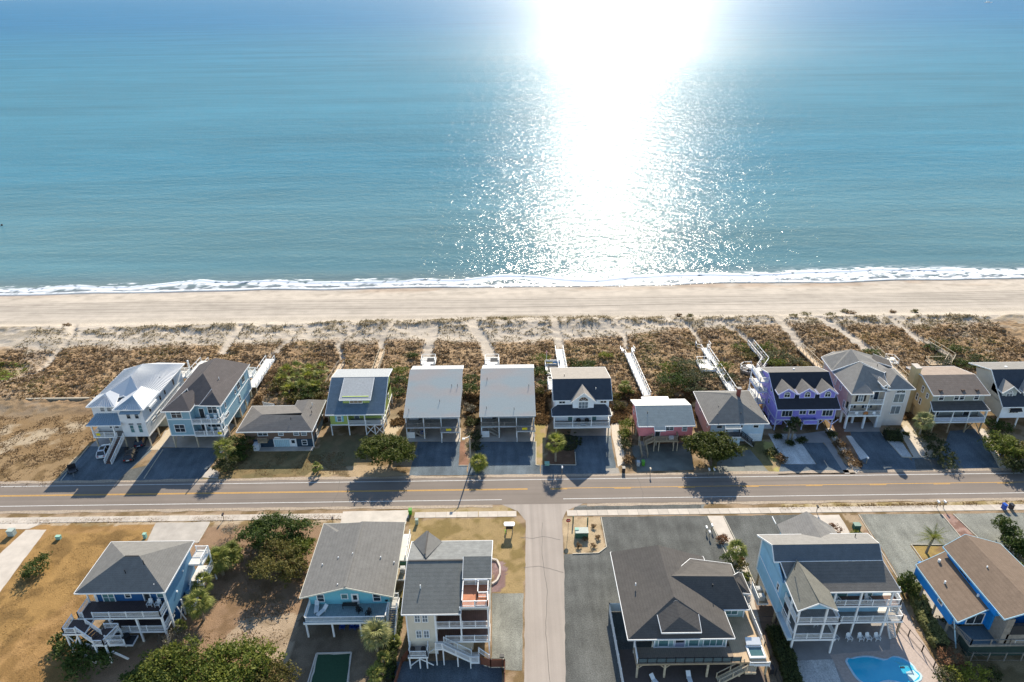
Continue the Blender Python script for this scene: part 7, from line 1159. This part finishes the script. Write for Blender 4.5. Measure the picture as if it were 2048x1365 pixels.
def crown_pts(lobes, dens, jit=.28, shell=.55):
    """clumps on and inside the lobes; returns leaf centres."""
    out = []
    for (cx, cy, cz, rx, ry, rz) in lobes:
        area = (rx * ry + ry * rz + rx * rz) / 3 * 12.6; nc = max(6, int(area * 1.1)); u = RS.normal(size=(nc, 3)); u /= np.linalg.norm(u, axis=1)[:, None]; u[:, 2] = np.where(u[:, 2] < -.35, -u[:, 2] * .6, u[:, 2])
        r = shell + (1 - shell) * RS.rand(nc, 1) ** .5; r *= 1 + .16 * RS.normal(size=(nc, 1)); c = u * r * np.array([rx, ry, rz]) + np.array([cx, cy, cz])
        k = max(3, int(dens)); l = np.repeat(c, k, 0) + RS.normal(size=(nc * k, 3)) * jit * np.array([1, 1, .55]); out.append(l)
    return np.concatenate(out)
def lobes_for(rx, ry, rz, cz, n, seed):
    r = random.Random(seed); L = [(0, 0, cz, rx * .6, ry * .6, rz * .8)]
    for i in range(n):
        a = 2 * math.pi * i / n + r.uniform(-.3, .3); d = r.uniform(.45, .75); s = r.uniform(.28, .45)
        L.append((rx * d * math.cos(a), ry * d * math.sin(a), cz + rz * r.uniform(-.45, .35), rx * s, ry * s, rz * r.uniform(.4, .6)))
    return L
def tree(name, px, py, zc, rx, ry, rz, m, label, cat='tree', n=9, dens=9, size=.17, trunk=True, group=None, jit=.3, bx=0, by=0, tr=.22):
    c = G(px, py, zc); gz = ground_z(c.x, c.y) if c.y > 127 else 0; t = thing(name, (c.x, c.y, gz), label, cat, group)
    lb = lobes_for(rx, ry, rz, zc, n, int(px * 7 + py)); C = crown_pts(lb, dens, jit); C = C[C[:, 2] > .08]
    leaves('crown', C, size * (.6 + .8 * RS.rand(len(C))), LM[m], parent=t)
    if trunk:
        tb = MB(); tb.tube([(bx, by, -.2), (bx * .5, by * .5, zc * .45), (0, 0, zc * .8)], [tr, tr * .8, tr * .5]); tb.build('trunk', BARK, t)
        for (lx, ly, lz, *_q) in lb[1:]: MB().tube([(bx * .5, by * .5, zc * .4), (lx * .5, ly * .5, (zc * .4 + lz) / 2), (lx * .9, ly * .9, lz)], [tr * .45, tr * .3, tr * .12], 5).build('limb', BARK, t)
    else: MB().tube([(0, 0, -.1), (0, 0, max(.25, zc * .7))], [.08, .04], 5).build('stem', BARK, t)
    return t
def frond_mesh(L, fan=True, seed=0):
    r = random.Random(seed); mb = MB()
    if fan:
        pl = L * .45; mb.face((0, -.02, 0), (0, .02, 0), (pl, .015, .08), (pl, -.015, .08))
        for i in range(13):
            a = (i - 6) * .21 + r.uniform(-.05, .05); l = L * .62 * (1 - .25 * abs(i - 6) / 6); dz = -.38 * l * r.uniform(.6, 1.3); w = .07
            p0 = (pl, 0, .08); pm = (pl + l * .6 * math.cos(a), l * .6 * math.sin(a), .1); pe = (pl + l * math.cos(a), l * math.sin(a), .08 + dz)
            mb.face(p0, (pm[0] + w * math.sin(a), pm[1] - w * math.cos(a), pm[2]), (pm[0] - w * math.sin(a), pm[1] + w * math.cos(a), pm[2])); mb.face((pm[0] + w * math.sin(a), pm[1] - w * math.cos(a), pm[2]), pe, (pm[0] - w * math.sin(a), pm[1] + w * math.cos(a), pm[2]))
    else:
        for i in range(12):
            f0, f1 = i / 12, (i + 1) / 12; p = lambda f: (L * f, 0, .55 * f * L * .4 - .55 * L * f * f); a, b = p(f0), p(f1)
            mb.face((a[0], -.02, a[2]), (b[0], -.02, b[2]), (b[0], .02, b[2]), (a[0], .02, a[2]))
            for s in (-1, 1): l = .55 * math.sin(math.pi * min(1, f0 * .9 + .12)); mb.face((a[0], 0, a[2]), (a[0] + .12, 0, a[2]), (a[0] + .3, s * l, a[2] - .25 * l))
    return mb
_FR = {}
def palm(px, py, h, R, label, nf=26, m='palm', fan=True, lean=(0, 0), name='palm_tree', group=None, base=True, low=-.7):
    p = G(px, py) if base else G(px, py, h); gz = ground_z(p.x, p.y) if p.y > 127 else 0; t = thing(name, (p.x, p.y, gz), label, 'palm', group)
    if h > .8: MB().tube([(0, 0, -.2), (lean[0] * .4, lean[1] * .4, h * .5), (lean[0], lean[1], h)], [.24, .19, .16], 8).build('trunk', BARKP, t)
    r = random.Random(int(px + py))
    for i in range(nf):
        k = (round(R, 1), fan, m, i % 4)
        if k not in _FR: _FR[k] = frond_mesh(R, fan, i % 4).mesh('frond', LM[m])
        o = link('frond', _FR[k], t); el = r.uniform(low, 1.15) if i > 3 else r.uniform(.9, 1.4); o.location = (lean[0], lean[1], h); o.rotation_euler = (r.uniform(-.3, .3), -el, i * 2.4 + r.uniform(-.2, .2)); s = r.uniform(.85, 1.1); o.scale = (s, s, s)
    return t
def hedge(pts, w, h, m, label, dens=60, size=.11, name='hedge'):
    P = [G(*q) for q in pts]; t = thing(name, P[0], label, 'hedge'); C = []
    for a, b in zip(P, P[1:]):
        L = (b - a).length; n = int(L * (w + 2 * h) * dens); u = RS.rand(n); side = RS.rand(n) * (w + 2 * h); d = (b - a).normalized(); c = np.array([-d.y, d.x]); x = np.where(side < h, -w / 2, np.where(side > w + h, w / 2, side - h - w / 2)); z = np.where(side < h, side, np.where(side > w + h, w + 2 * h - side, h))
        q = np.stack([a.x + (b.x - a.x) * u + c[0] * x, a.y + (b.y - a.y) * u + c[1] * x, z], 1) - np.array(P[0]); bump = .28 * (fbm(q[:, 0], q[:, 1] + q[:, 2], 1.1, 2, 400)[:, None] - .5) * 2; q = q * (1 + 0 * bump) + RS.normal(size=q.shape) * .09 + np.stack([c[0] * np.sign(x), c[1] * np.sign(x), 1.0 + 0 * x], 1) * bump; C.append(q)
    C = np.concatenate(C); C = C[C[:, 2] > .05]; leaves('foliage', C, size * (.6 + .8 * RS.rand(len(C))), LM[m], parent=t)
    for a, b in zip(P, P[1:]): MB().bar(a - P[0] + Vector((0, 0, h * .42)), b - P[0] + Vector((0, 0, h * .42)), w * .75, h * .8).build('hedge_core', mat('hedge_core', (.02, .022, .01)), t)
    return t
# front row gardens
tree('juniper_tree', 777, 900, 3.8, 6.3, 4.4, 2.2, 'deepjuniper', 'broad flat juniper left of the first grey roofed house', n=14, dens=26, tr=.3, by=.6)
tree('oak_tree', 1423, 893, 3.8, 5.9, 4.6, 2.5, 'deepjuniper', 'round dense tree in front of the powder blue house', n=13, dens=26, tr=.3, by=-1.2)
tree('bushy_tree', 478, 888, 2.0, 3.0, 2.6, 1.8, 'darkgreen', 'dark bushy shrub left of the low brown cottage'); palm(456, 932, 4.2, 2.3, 'cabbage palm at the corner of the brown cottage lawn', 34); tree('bush', 452, 928, 1.4, 2.5, 2.6, 1.3, 'hedge', 'dark shrub below the palm at the brown cottage', 'shrub', trunk=False, dens=8); tree('bush', 472, 912, 1.0, 2.2, 1.8, 1.1, 'darkgreen', 'low dark shrub on the shaded cottage lawn edge', 'shrub', trunk=False)
palm(636, 945, 1.2, 1.3, 'very small palm between cottage lawn and lime house drive', 16); palm(958, 941, 1.9, 2.1, 'round sunlit palm beside the street lamp', 40, 'yellow', low=-.9); palm(1111, 923, 4.6, 2.2, 'slender trunk palm in front of the white gambrel house', 30, 'yellow')
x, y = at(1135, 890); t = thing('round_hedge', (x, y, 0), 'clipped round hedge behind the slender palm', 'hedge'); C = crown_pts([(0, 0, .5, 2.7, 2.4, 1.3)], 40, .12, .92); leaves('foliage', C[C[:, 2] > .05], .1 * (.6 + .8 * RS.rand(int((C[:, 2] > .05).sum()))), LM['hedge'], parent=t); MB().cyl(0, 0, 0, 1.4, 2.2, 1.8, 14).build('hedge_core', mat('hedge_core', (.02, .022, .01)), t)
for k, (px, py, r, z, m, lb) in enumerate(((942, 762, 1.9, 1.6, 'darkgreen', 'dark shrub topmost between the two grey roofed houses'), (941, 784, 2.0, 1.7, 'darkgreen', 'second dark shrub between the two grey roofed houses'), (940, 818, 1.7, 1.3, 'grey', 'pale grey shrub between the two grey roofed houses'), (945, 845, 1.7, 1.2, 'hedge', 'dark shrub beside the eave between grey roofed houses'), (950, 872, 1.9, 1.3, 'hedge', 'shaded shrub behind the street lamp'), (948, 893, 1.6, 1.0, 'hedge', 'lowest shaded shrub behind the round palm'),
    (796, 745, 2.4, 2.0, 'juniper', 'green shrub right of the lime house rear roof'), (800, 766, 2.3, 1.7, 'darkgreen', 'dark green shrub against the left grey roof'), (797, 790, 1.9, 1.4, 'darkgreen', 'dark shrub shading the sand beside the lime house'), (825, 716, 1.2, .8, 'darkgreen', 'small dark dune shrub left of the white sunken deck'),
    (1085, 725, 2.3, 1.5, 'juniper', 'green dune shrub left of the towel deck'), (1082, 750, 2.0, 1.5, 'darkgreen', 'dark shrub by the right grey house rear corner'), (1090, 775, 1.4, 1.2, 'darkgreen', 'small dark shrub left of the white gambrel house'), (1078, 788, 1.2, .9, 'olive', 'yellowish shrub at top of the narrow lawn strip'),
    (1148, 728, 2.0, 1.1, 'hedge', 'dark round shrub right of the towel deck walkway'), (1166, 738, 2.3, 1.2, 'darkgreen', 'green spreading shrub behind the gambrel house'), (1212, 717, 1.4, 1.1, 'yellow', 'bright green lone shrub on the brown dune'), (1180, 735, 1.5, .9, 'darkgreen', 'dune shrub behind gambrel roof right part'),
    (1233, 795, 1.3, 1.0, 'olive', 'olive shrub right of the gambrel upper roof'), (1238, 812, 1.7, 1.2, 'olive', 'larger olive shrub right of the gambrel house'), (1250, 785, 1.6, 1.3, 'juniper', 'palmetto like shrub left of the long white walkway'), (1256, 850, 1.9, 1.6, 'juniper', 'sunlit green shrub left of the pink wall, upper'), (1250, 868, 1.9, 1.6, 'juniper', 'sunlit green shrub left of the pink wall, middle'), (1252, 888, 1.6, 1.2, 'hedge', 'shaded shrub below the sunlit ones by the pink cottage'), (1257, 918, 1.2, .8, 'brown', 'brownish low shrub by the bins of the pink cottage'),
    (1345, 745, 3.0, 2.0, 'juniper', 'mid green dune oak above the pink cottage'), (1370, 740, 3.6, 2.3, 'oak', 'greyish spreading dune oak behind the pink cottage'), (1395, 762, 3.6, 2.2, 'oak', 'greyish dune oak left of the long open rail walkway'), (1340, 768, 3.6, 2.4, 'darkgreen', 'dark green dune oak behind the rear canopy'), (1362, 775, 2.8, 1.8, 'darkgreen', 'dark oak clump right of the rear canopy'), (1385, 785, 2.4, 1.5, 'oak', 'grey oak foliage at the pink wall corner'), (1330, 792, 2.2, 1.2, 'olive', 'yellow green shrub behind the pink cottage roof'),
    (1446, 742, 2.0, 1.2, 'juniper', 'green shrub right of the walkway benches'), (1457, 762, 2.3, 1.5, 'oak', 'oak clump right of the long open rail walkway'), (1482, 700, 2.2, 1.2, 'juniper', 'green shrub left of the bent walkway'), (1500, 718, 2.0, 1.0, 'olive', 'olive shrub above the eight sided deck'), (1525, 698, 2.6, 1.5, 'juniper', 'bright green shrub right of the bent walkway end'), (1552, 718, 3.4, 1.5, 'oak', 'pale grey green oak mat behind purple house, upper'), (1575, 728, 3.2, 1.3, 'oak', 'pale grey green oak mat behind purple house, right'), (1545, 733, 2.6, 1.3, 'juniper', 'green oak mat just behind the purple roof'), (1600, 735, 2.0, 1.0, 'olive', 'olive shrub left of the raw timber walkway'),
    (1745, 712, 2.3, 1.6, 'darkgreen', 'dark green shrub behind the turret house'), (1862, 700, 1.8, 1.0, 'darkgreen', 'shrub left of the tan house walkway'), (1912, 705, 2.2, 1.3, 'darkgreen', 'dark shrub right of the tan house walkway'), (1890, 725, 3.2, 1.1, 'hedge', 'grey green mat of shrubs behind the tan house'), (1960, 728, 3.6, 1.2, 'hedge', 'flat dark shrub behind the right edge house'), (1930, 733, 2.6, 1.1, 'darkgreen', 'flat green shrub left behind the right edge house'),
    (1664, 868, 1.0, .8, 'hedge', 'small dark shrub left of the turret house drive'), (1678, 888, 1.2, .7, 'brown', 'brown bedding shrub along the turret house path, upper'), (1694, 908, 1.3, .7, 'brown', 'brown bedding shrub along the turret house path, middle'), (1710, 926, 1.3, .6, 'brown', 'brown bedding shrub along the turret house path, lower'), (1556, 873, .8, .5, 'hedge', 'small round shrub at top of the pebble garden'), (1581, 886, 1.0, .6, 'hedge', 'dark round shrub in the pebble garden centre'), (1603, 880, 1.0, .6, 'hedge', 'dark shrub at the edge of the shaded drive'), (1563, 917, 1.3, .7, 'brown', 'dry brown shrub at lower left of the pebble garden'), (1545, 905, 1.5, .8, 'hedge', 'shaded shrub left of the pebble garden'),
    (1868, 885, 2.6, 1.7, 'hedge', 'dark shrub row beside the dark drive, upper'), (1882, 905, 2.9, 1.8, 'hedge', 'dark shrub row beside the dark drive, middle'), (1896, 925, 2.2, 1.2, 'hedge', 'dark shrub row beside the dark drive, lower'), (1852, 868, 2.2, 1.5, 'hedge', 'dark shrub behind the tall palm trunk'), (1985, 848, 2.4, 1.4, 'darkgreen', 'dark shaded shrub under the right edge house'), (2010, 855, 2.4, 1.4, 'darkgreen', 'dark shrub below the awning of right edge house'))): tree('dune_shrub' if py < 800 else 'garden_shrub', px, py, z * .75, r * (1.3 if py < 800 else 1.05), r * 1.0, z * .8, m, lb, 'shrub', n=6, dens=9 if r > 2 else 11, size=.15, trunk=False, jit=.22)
tree('bushy_tree', 2010, 893, 2.8, 4.0, 4.0, 2.4, 'juniper', 'large sunlit bushy tree at right edge by the blue bin', n=10, dens=14); tree('bushy_tree', 2040, 905, 2.4, 3.4, 3.4, 2.1, 'olive', 'olive tree cut by right edge above the road', n=9, dens=12); tree('bushy_tree', 2030, 930, 1.8, 3.0, 2.6, 1.6, 'hedge', 'shaded dark tree at right edge near the road', n=8, dens=11)
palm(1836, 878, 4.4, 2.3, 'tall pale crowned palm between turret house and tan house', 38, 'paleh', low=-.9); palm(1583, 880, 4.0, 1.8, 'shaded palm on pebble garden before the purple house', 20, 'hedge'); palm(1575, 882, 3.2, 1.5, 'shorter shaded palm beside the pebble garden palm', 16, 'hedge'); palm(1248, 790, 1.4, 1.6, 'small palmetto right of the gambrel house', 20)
hedge([(1768, 876), (1800, 878)], 2.8, 1.6, 'hedge', 'clipped dark hedge below the turret'); hedge([(1805, 868), (1818, 871)], .9, .5, 'yellow', 'small bright green shrub strip by the sunny path', name='low_hedge')
for k, (px, py) in enumerate(((575, 755), (598, 748), (622, 752), (645, 745), (566, 772), (592, 770), (618, 768), (642, 765), (580, 790), (606, 786), (632, 786))): palm(px, py + 4, .9, 2.3, 'sunlit palmetto, %s in the %s row on the slope behind the brown cottage' % (('first', 'second', 'third', 'last')[k % 4] if k < 8 else ('first', 'second', 'last')[k - 8], ('top', 'middle', 'lowest')[k // 4]), 18, ('yellow', 'palm', 'yellow', 'palm')[k % 4], name='palmetto')
SL_ = ['olive scrub bush at the left foot of the palmetto slope', 'olive scrub bush just behind the cottage roof middle', 'dark green scrub behind the cottage roof right part', 'olive scrub left of the lime house steps', 'brown scrub at the upper left of the palmetto slope', 'brown scrub left of the palmettos near the white enclosure', 'brown scrub above the palmettos near the tan walkway', 'dark scrub in the middle of the palmetto slope', 'olive scrub beside the cottage rear roof wing']
for k, (px, py, r, m) in enumerate(((560, 780, 2.6, 'olive'), (590, 800, 2.8, 'olive'), (620, 795, 3.0, 'darkgreen'), (645, 780, 2.4, 'olive'), (560, 748, 2.6, 'brown'), (545, 765, 2.2, 'brown'), (630, 740, 2.4, 'brown'), (605, 778, 2.4, 'darkgreen'), (640, 800, 2.2, 'olive'))): tree('slope_shrub', px, py, .9, r * 1.25, r * 1.0, 1.2, m, SL_[k], 'shrub', n=6, dens=8, trunk=False, jit=.22)
# landward gardens
tree('bush', 68, 1133, 1.2, 2.3, 2.3, 1.3, 'darkgreen', 'lone rounded green bush beside the left concrete drive', 'shrub', trunk=False, dens=13, size=.14); tree('dark_tree', 552, 1065, 3.2, 6.0, 4.0, 2.6, 'darkgreen', 'dense dark green juniper by the sidewalk', n=12, dens=14, by=-1); tree('dark_tree', 520, 1055, 2.4, 2.4, 2.2, 2.0, 'darkgreen', 'small dark juniper at the sidewalk left of the dense one', n=7, dens=12); tree('bronze_tree', 560, 1122, 2.8, 5.2, 4.2, 2.4, 'olive', 'bronze tinged juniper below the dense dark one', n=11, dens=13, by=-1); tree('dark_tree', 600, 1095, 2.6, 3.0, 3.0, 2.0, 'juniper', 'green juniper touching the grey gable roof', n=8, dens=12)
for px, py, h, R, nf, lb in ((447, 1150, 3.2, 2.6, 42, 'large palmetto clump left of the junipers'), (470, 1130, 2.6, 2.2, 30, 'palmetto behind the large clump near the junipers'), (412, 1196, 3.0, 1.9, 28, 'upper small palm right of the deep blue house'), (408, 1240, 3.4, 2.4, 38, 'lower fuller palm right of the deep blue house'), (365, 1262, 1.0, 1.2, 16, 'tiny palm at the white posts of the deep blue house'), (756, 1302, 3.0, 2.6, 36, 'grey green palm by the outside stairs of teal house'), (768, 1330, 1.0, 1.5, 18, 'small palmetto along the strip left of cream house, upper'), (752, 1362, 1.0, 1.6, 18, 'small palmetto along the strip left of cream house, lower'), (790, 1290, .7, 1.2, 14, 'tiny palmetto by the lower brown fence')): palm(px, py, h, R, lb, nf, 'palm' if px != 756 else 'paleh')
for px, py, z, rx, rz, m, lb in ((330, 1335, 2.2, 5.0, 2.2, 'juniper', 'bushy juniper at the bottom edge below the deep blue house'), (480, 1330, 2.2, 5.6, 2.2, 'juniper', 'wide bushy juniper at the bottom edge left of putting green'), (410, 1350, 2.0, 4.0, 2.0, 'juniper', 'juniper between the two bottom edge ones'), (540, 1352, 1.8, 3.4, 1.8, 'olive', 'olive juniper at bottom edge right end of row'), (290, 1360, 1.8, 3.4, 1.8, 'darkgreen', 'dark juniper at bottom edge left end of row')): tree('bottom_juniper', px, py, z, rx, rx * .8, rz, m, lb, n=11, dens=13)
tree('palmetto_clump', 450, 1118, 1.9, 3.0, 2.8, 2.0, 'palm', 'rounded thicket inside the large palmetto clump', 'shrub', n=8, dens=14, size=.2, trunk=False); tree('dark_tree', 175, 1312, 1.6, 4.2, 3.4, 1.6, 'darkgreen', 'dark shaded thicket below the white zigzag stairs', n=9, dens=12); tree('bush', 130, 1280, 1.2, 2.0, 3.0, 1.2, 'darkgreen', 'dark shrub at the left corner post of blue house deck', 'shrub', trunk=False, dens=11); tree('bush', 345, 1277, 1.2, 2.2, 2.0, 1.2, 'grey', 'leafless grey shrub right of the blue house posts', 'shrub', trunk=False, dens=12, size=.09); tree('bush', 458, 1062, 1.2, 1.8, 1.4, 1.0, 'grey', 'grey leafless shrub left of the dark junipers', 'shrub', trunk=False, dens=9, size=.09)
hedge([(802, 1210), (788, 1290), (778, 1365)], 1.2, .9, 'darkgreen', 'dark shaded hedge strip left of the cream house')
palm(1468, 1136, 3.8, 1.9, 'full crowned palm on the paver walkway', 32, 'palm', low=-.9)
for px, py, r, z, m, lb in ((1462, 1115, 1.5, 1.5, 'darkgreen', 'dark shrub at foot of the walkway palm'), (1478, 1130, 1.5, 1.0, 'olive', 'olive shrub right below the walkway palm'), (1447, 1078, 1.2, .8, 'rust', 'reddish shrub on the walkway left of the palm'), (1490, 1155, 1.2, .8, 'juniper', 'green shrub at lower end of the walkway'), (1478, 1118, .7, .5, 'rust', 'small rusty tuft on the walkway'), (1668, 1060, 1.6, .9, 'rust', 'round rusty shrub on the pale patio behind garage roof'), (1715, 1070, 1.4, .6, 'yellow', 'low yellow green plant beside the dark utility box'), (1905, 1318, 2.2, 1.6, 'rust', 'rusty leafless shrub at the end of the long hedge'), (1925, 1348, 2.0, 1.6, 'yellow', 'bright green bush at the bottom right, left one'), (1952, 1352, 2.0, 1.6, 'yellow', 'bright green bush at the bottom right, right one'), (2015, 1128, 2.3, 1.8, 'palm', 'sunlit yellow green shrub beside the brown roofs'), (1895, 1352, 2.2, 1.4, 'hedge', 'dark shrub below the rusty one'), (1900, 1240, 1.6, 1.0, 'hedge', 'shaded shrub under the azure house'), (1985, 1350, 1.8, .9, 'hedge', 'shaded shrub at the lower right corner')): tree('garden_shrub', px, py, z * .7, r, r * .85, z * .65, m, lb, 'shrub', n=7, dens=12, size=.12, trunk=False, jit=.18)
p = G(1925, 1300); t = thing('bare_shrub', p, 'spray of bare pale branches beside the rusty shrub', 'shrub')
for k in range(34): a = k * 2.4; l = 1.6 + (k % 5) * .35; MB().tube([(0, 0, 0), (math.cos(a) * l * .5, math.sin(a) * l * .5, .9), (math.cos(a) * l, math.sin(a) * l, 1.1 + .3 * math.sin(k))], [.03, .02, .01], 4).build('branch', mat('pale_twig', (.38, .29, .21)), t)
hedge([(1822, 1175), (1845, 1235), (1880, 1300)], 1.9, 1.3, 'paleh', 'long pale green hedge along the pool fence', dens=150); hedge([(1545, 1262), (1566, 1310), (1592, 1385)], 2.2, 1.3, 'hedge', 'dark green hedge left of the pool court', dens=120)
palm(1852, 1106, 3.0, 2.5, 'leaning palm with drooping feather fronds on the gravel corner', 24, 'palm', fan=False, lean=(.6, .2), low=-.2)
tree('spiky_tree', 1812, 1162, 2.6, 1.3, 1.2, 2.4, 'darkgreen', 'narrow upright dark tree at the head of the long hedge', n=5, dens=12, jit=.2); tree('spiky_tree', 1818, 1176, 1.6, 1.8, 1.4, 1.3, 'darkgreen', 'lower dark shrub beside the narrow upright tree', n=5, dens=12)
for px, py, z, r, lb in ((2012, 1055, 2.8, 2.2, 'upright dark juniper below the black bin'), (2030, 1082, 2.4, 2.6, 'wider dark juniper at right edge of gravel lot'), (2045, 1098, 2.0, 2.6, 'dark juniper cut by the right edge')): tree('dark_tree', px, py, z, r, r, z * .9, 'darkgreen', lb, n=7, dens=13, size=.15, jit=.24)
for px, py, lb in ((1187, 1052, 'tuft nearest the sidewalk in the sandy bed'), (1196, 1074, 'tuft at the right side of the sandy bed'), (1187, 1092, 'tuft at the lower right of the sandy bed'), (1157, 1092, 'tuft at the lower middle of the sandy bed'), (1170, 1078, 'tuft right in front of the green transformer')): tree('grass_tuft', px, py, .35, .5, .5, .4, 'brown', lb, 'grass tuft', n=3, dens=6, size=.1, trunk=False, jit=.12)
for px, py, s, lb in ((1588, 632, 1.6, 'dark dune tussock, left one of the first pair on the beach'), (1612, 627, 1.7, 'dark dune tussock, right one of the first pair on the beach'), (1660, 628, 1.6, 'leaning grass tussock left of centre on the right beach'), (1690, 620, 1.5, 'tall grass tussock on the right beach'), (1703, 624, 1.3, 'small grass tussock right of the tall one'), (1785, 622, 1.2, 'low tussock on the beach above the turret house'), (1830, 621, 1.3, 'round tussock on the far right beach'), (1357, 630, 1.0, 'small tussock on the beach above the pink cottage, left'), (1378, 630, 1.2, 'small tussock on the beach above the pink cottage, right'), (1010, 640, 1.0, 'small tussock on the beach above the right grey house'), (135, 652, 1.3, 'dark tussock on the left beach beside the sand path')): tree('dune_tussock', px, py + 2, .3, s, s * .7, .45, 'brown' if px % 2 else 'olive', lb, 'grass tussock', n=4, dens=8, size=.14, trunk=False, jit=.2)
# ------------------------------------------------------------------ ground cover: dune brush, dune grass, rough lawn
def scatter(name, X, Y, Zb, m, hmin, hmax, w, spread=.25):
    """each tuft: three crossed leaning blades."""
    n = len(X); V = []; k = 3; base = np.repeat(np.stack([X, Y, Zb], 1), k, 0); nn = n * k; a = RS.rand(nn) * 2 * np.pi; h = hmin + (hmax - hmin) * RS.rand(nn) ** 1.5; l = RS.normal(size=(nn, 2)) * spread; ww = w * (.6 + .8 * RS.rand(nn))
    base = base + np.stack([RS.normal(size=nn) * w * .8, RS.normal(size=nn) * w * .8, -.04 + 0 * h], 1); d = np.stack([np.cos(a) * ww, np.sin(a) * ww, 0 * a], 1); tip = np.stack([l[:, 0] * h * 2, l[:, 1] * h * 2, h], 1)
    V = np.stack([base - d, base + d, base + tip + d * .45, base + tip - d * .45], 1).reshape(-1, 3); return link(name, fastmesh(name, V, np.arange(4 * nn).reshape(nn, 4), m), None, 'stuff')
def gz_arr(X, Y):
    xs, ys, Z = GROUNDZ; i = np.clip(np.searchsorted(xs, X), 0, len(xs) - 1); j = np.clip(np.searchsorted(ys, Y), 0, len(ys) - 1); return Z[j, i]
N_ = 165000; X = RS.uniform(-135, 135, N_); Y = RS.uniform(129, 184, N_); br, gr_, pa, n1, n2, n3 = dune_field(X, Y)
vac = (X > -92) & (Y < 138); keep = (RS.rand(N_) < np.clip(br * (.35 + 1.0 * (n2 > .47)), 0, 1)) & ~((X < -86) & (Y < 139.5)) & ~((np.abs(X + 0) < 110) & (X > -89) & (Y < 138.5)); hue = fbm(X, Y, 6, 3, 208) + .12 * RS.normal(size=N_)
for nm, sel, m in (('umber_dune_brush', (hue > .50) & (n1 > .52), 'umber'), ('brown_dune_brush', (hue > .50) & (n1 <= .52), 'brown'), ('straw_dune_brush', (hue <= .50) & (hue > .27), 'dry'), ('green_dune_brush', hue <= .27, 'olive')):
    k = keep & sel; scatter(nm, X[k], Y[k], gz_arr(X[k], Y[k]), LM[m], .05, .28, .15, .8)
k = (RS.rand(N_) < gr_ * .5) & (br < .4) & (Y > 150); scatter('dune_grass', X[k], Y[k], gz_arr(X[k], Y[k]), LM['straw'], .12, .45, .10, .6)
X = RS.uniform(-92, 104, 60000); Y = RS.uniform(127.5, 139, 60000); nn_ = fbm(X, Y, 3, 3, 501); k = (nn_ > .45) & (X < 104)
blk = [(-88, -60), (-58, -41), (-40, -27), (-24, -10.5), (-7.5, 5), (8, 21), (25, 38), (40, 69.5), (71, 85), (88, 101)]
for a, b in blk: k &= ~((X > a) & (X < b) & (Y < (141 if b < -50 or a > 60 else 137.5) - (9 if a == -58 or a == 25 or a == 40 else 0)))
scatter('back_lot_weeds', X[k], Y[k], gz_arr(X[k], Y[k]), LM['brown'], .15, .5, .16, .35)
def lawn(name, px, n, m, h0, h1, w, seed, thr=.45):
    P = gp(px); x0, x1 = min(p.x for p in P), max(p.x for p in P); y0, y1 = min(p.y for p in P), max(p.y for p in P); X = RS.uniform(x0, x1, n); Y = RS.uniform(y0, y1, n); k = inside(X, Y, P) & (fbm(X, Y, 2.4, 3, seed) + .1 * RS.normal(size=n) > thr); scatter(name, X[k], Y[k], 0 * X[k], LM[m], h0, h1, w, .5)
lawn('vacant_lot_grass', [(-60, 806), (188, 806), (190, 885), (100, 972), (-60, 980)], 22000, 'brown', .04, .16, .13, 601, .52); lawn('left_lawn_grass', [(95, 1070), (290, 1066), (150, 1230), (120, 1365), (0, 1400), (0, 1190)], 26000, 'dry', .02, .07, .10, 602, .47)
lawn('corner_lawn_grass', [(822, 1042), (1030, 1036), (1050, 1060), (1046, 1185), (988, 1186), (984, 1090), (820, 1085)], 8000, 'straw', .02, .07, .09, 603, .5); lawn('yard_grass', [(400, 1060), (620, 1100), (600, 1230), (560, 1365), (380, 1365), (400, 1250)], 9000, 'dry', .04, .14, .10, 604, .56)
lawn('verge_grass', [(0, 1041), (680, 1030), (684, 1040), (0, 1048)], 6000, 'dry', .04, .14, .09, 605, .5); lawn('right_verge_grass', [(1562, 1012), (2048, 1002), (2048, 1012), (1562, 1020)], 5000, 'dry', .04, .14, .09, 606, .5); lawn('cottage_lawn_grass', [(450, 905), (690, 905), (700, 950), (420, 955)], 6000, 'dry', .04, .12, .09, 607, .5)
p = gp([(-70, 725), (50, 735), (56, 745), (20, 766), (-70, 778)]); n = 26000; X = RS.uniform(-150, -100, n); Y = RS.uniform(140, 175, n); k = inside(X, Y, p) & (fbm(X, Y, 3, 3, 608) > .42); scatter('green_marsh_grass', X[k], Y[k], gz_arr(X[k], Y[k]), LM['yellow'], .1, .3, .14, .5)
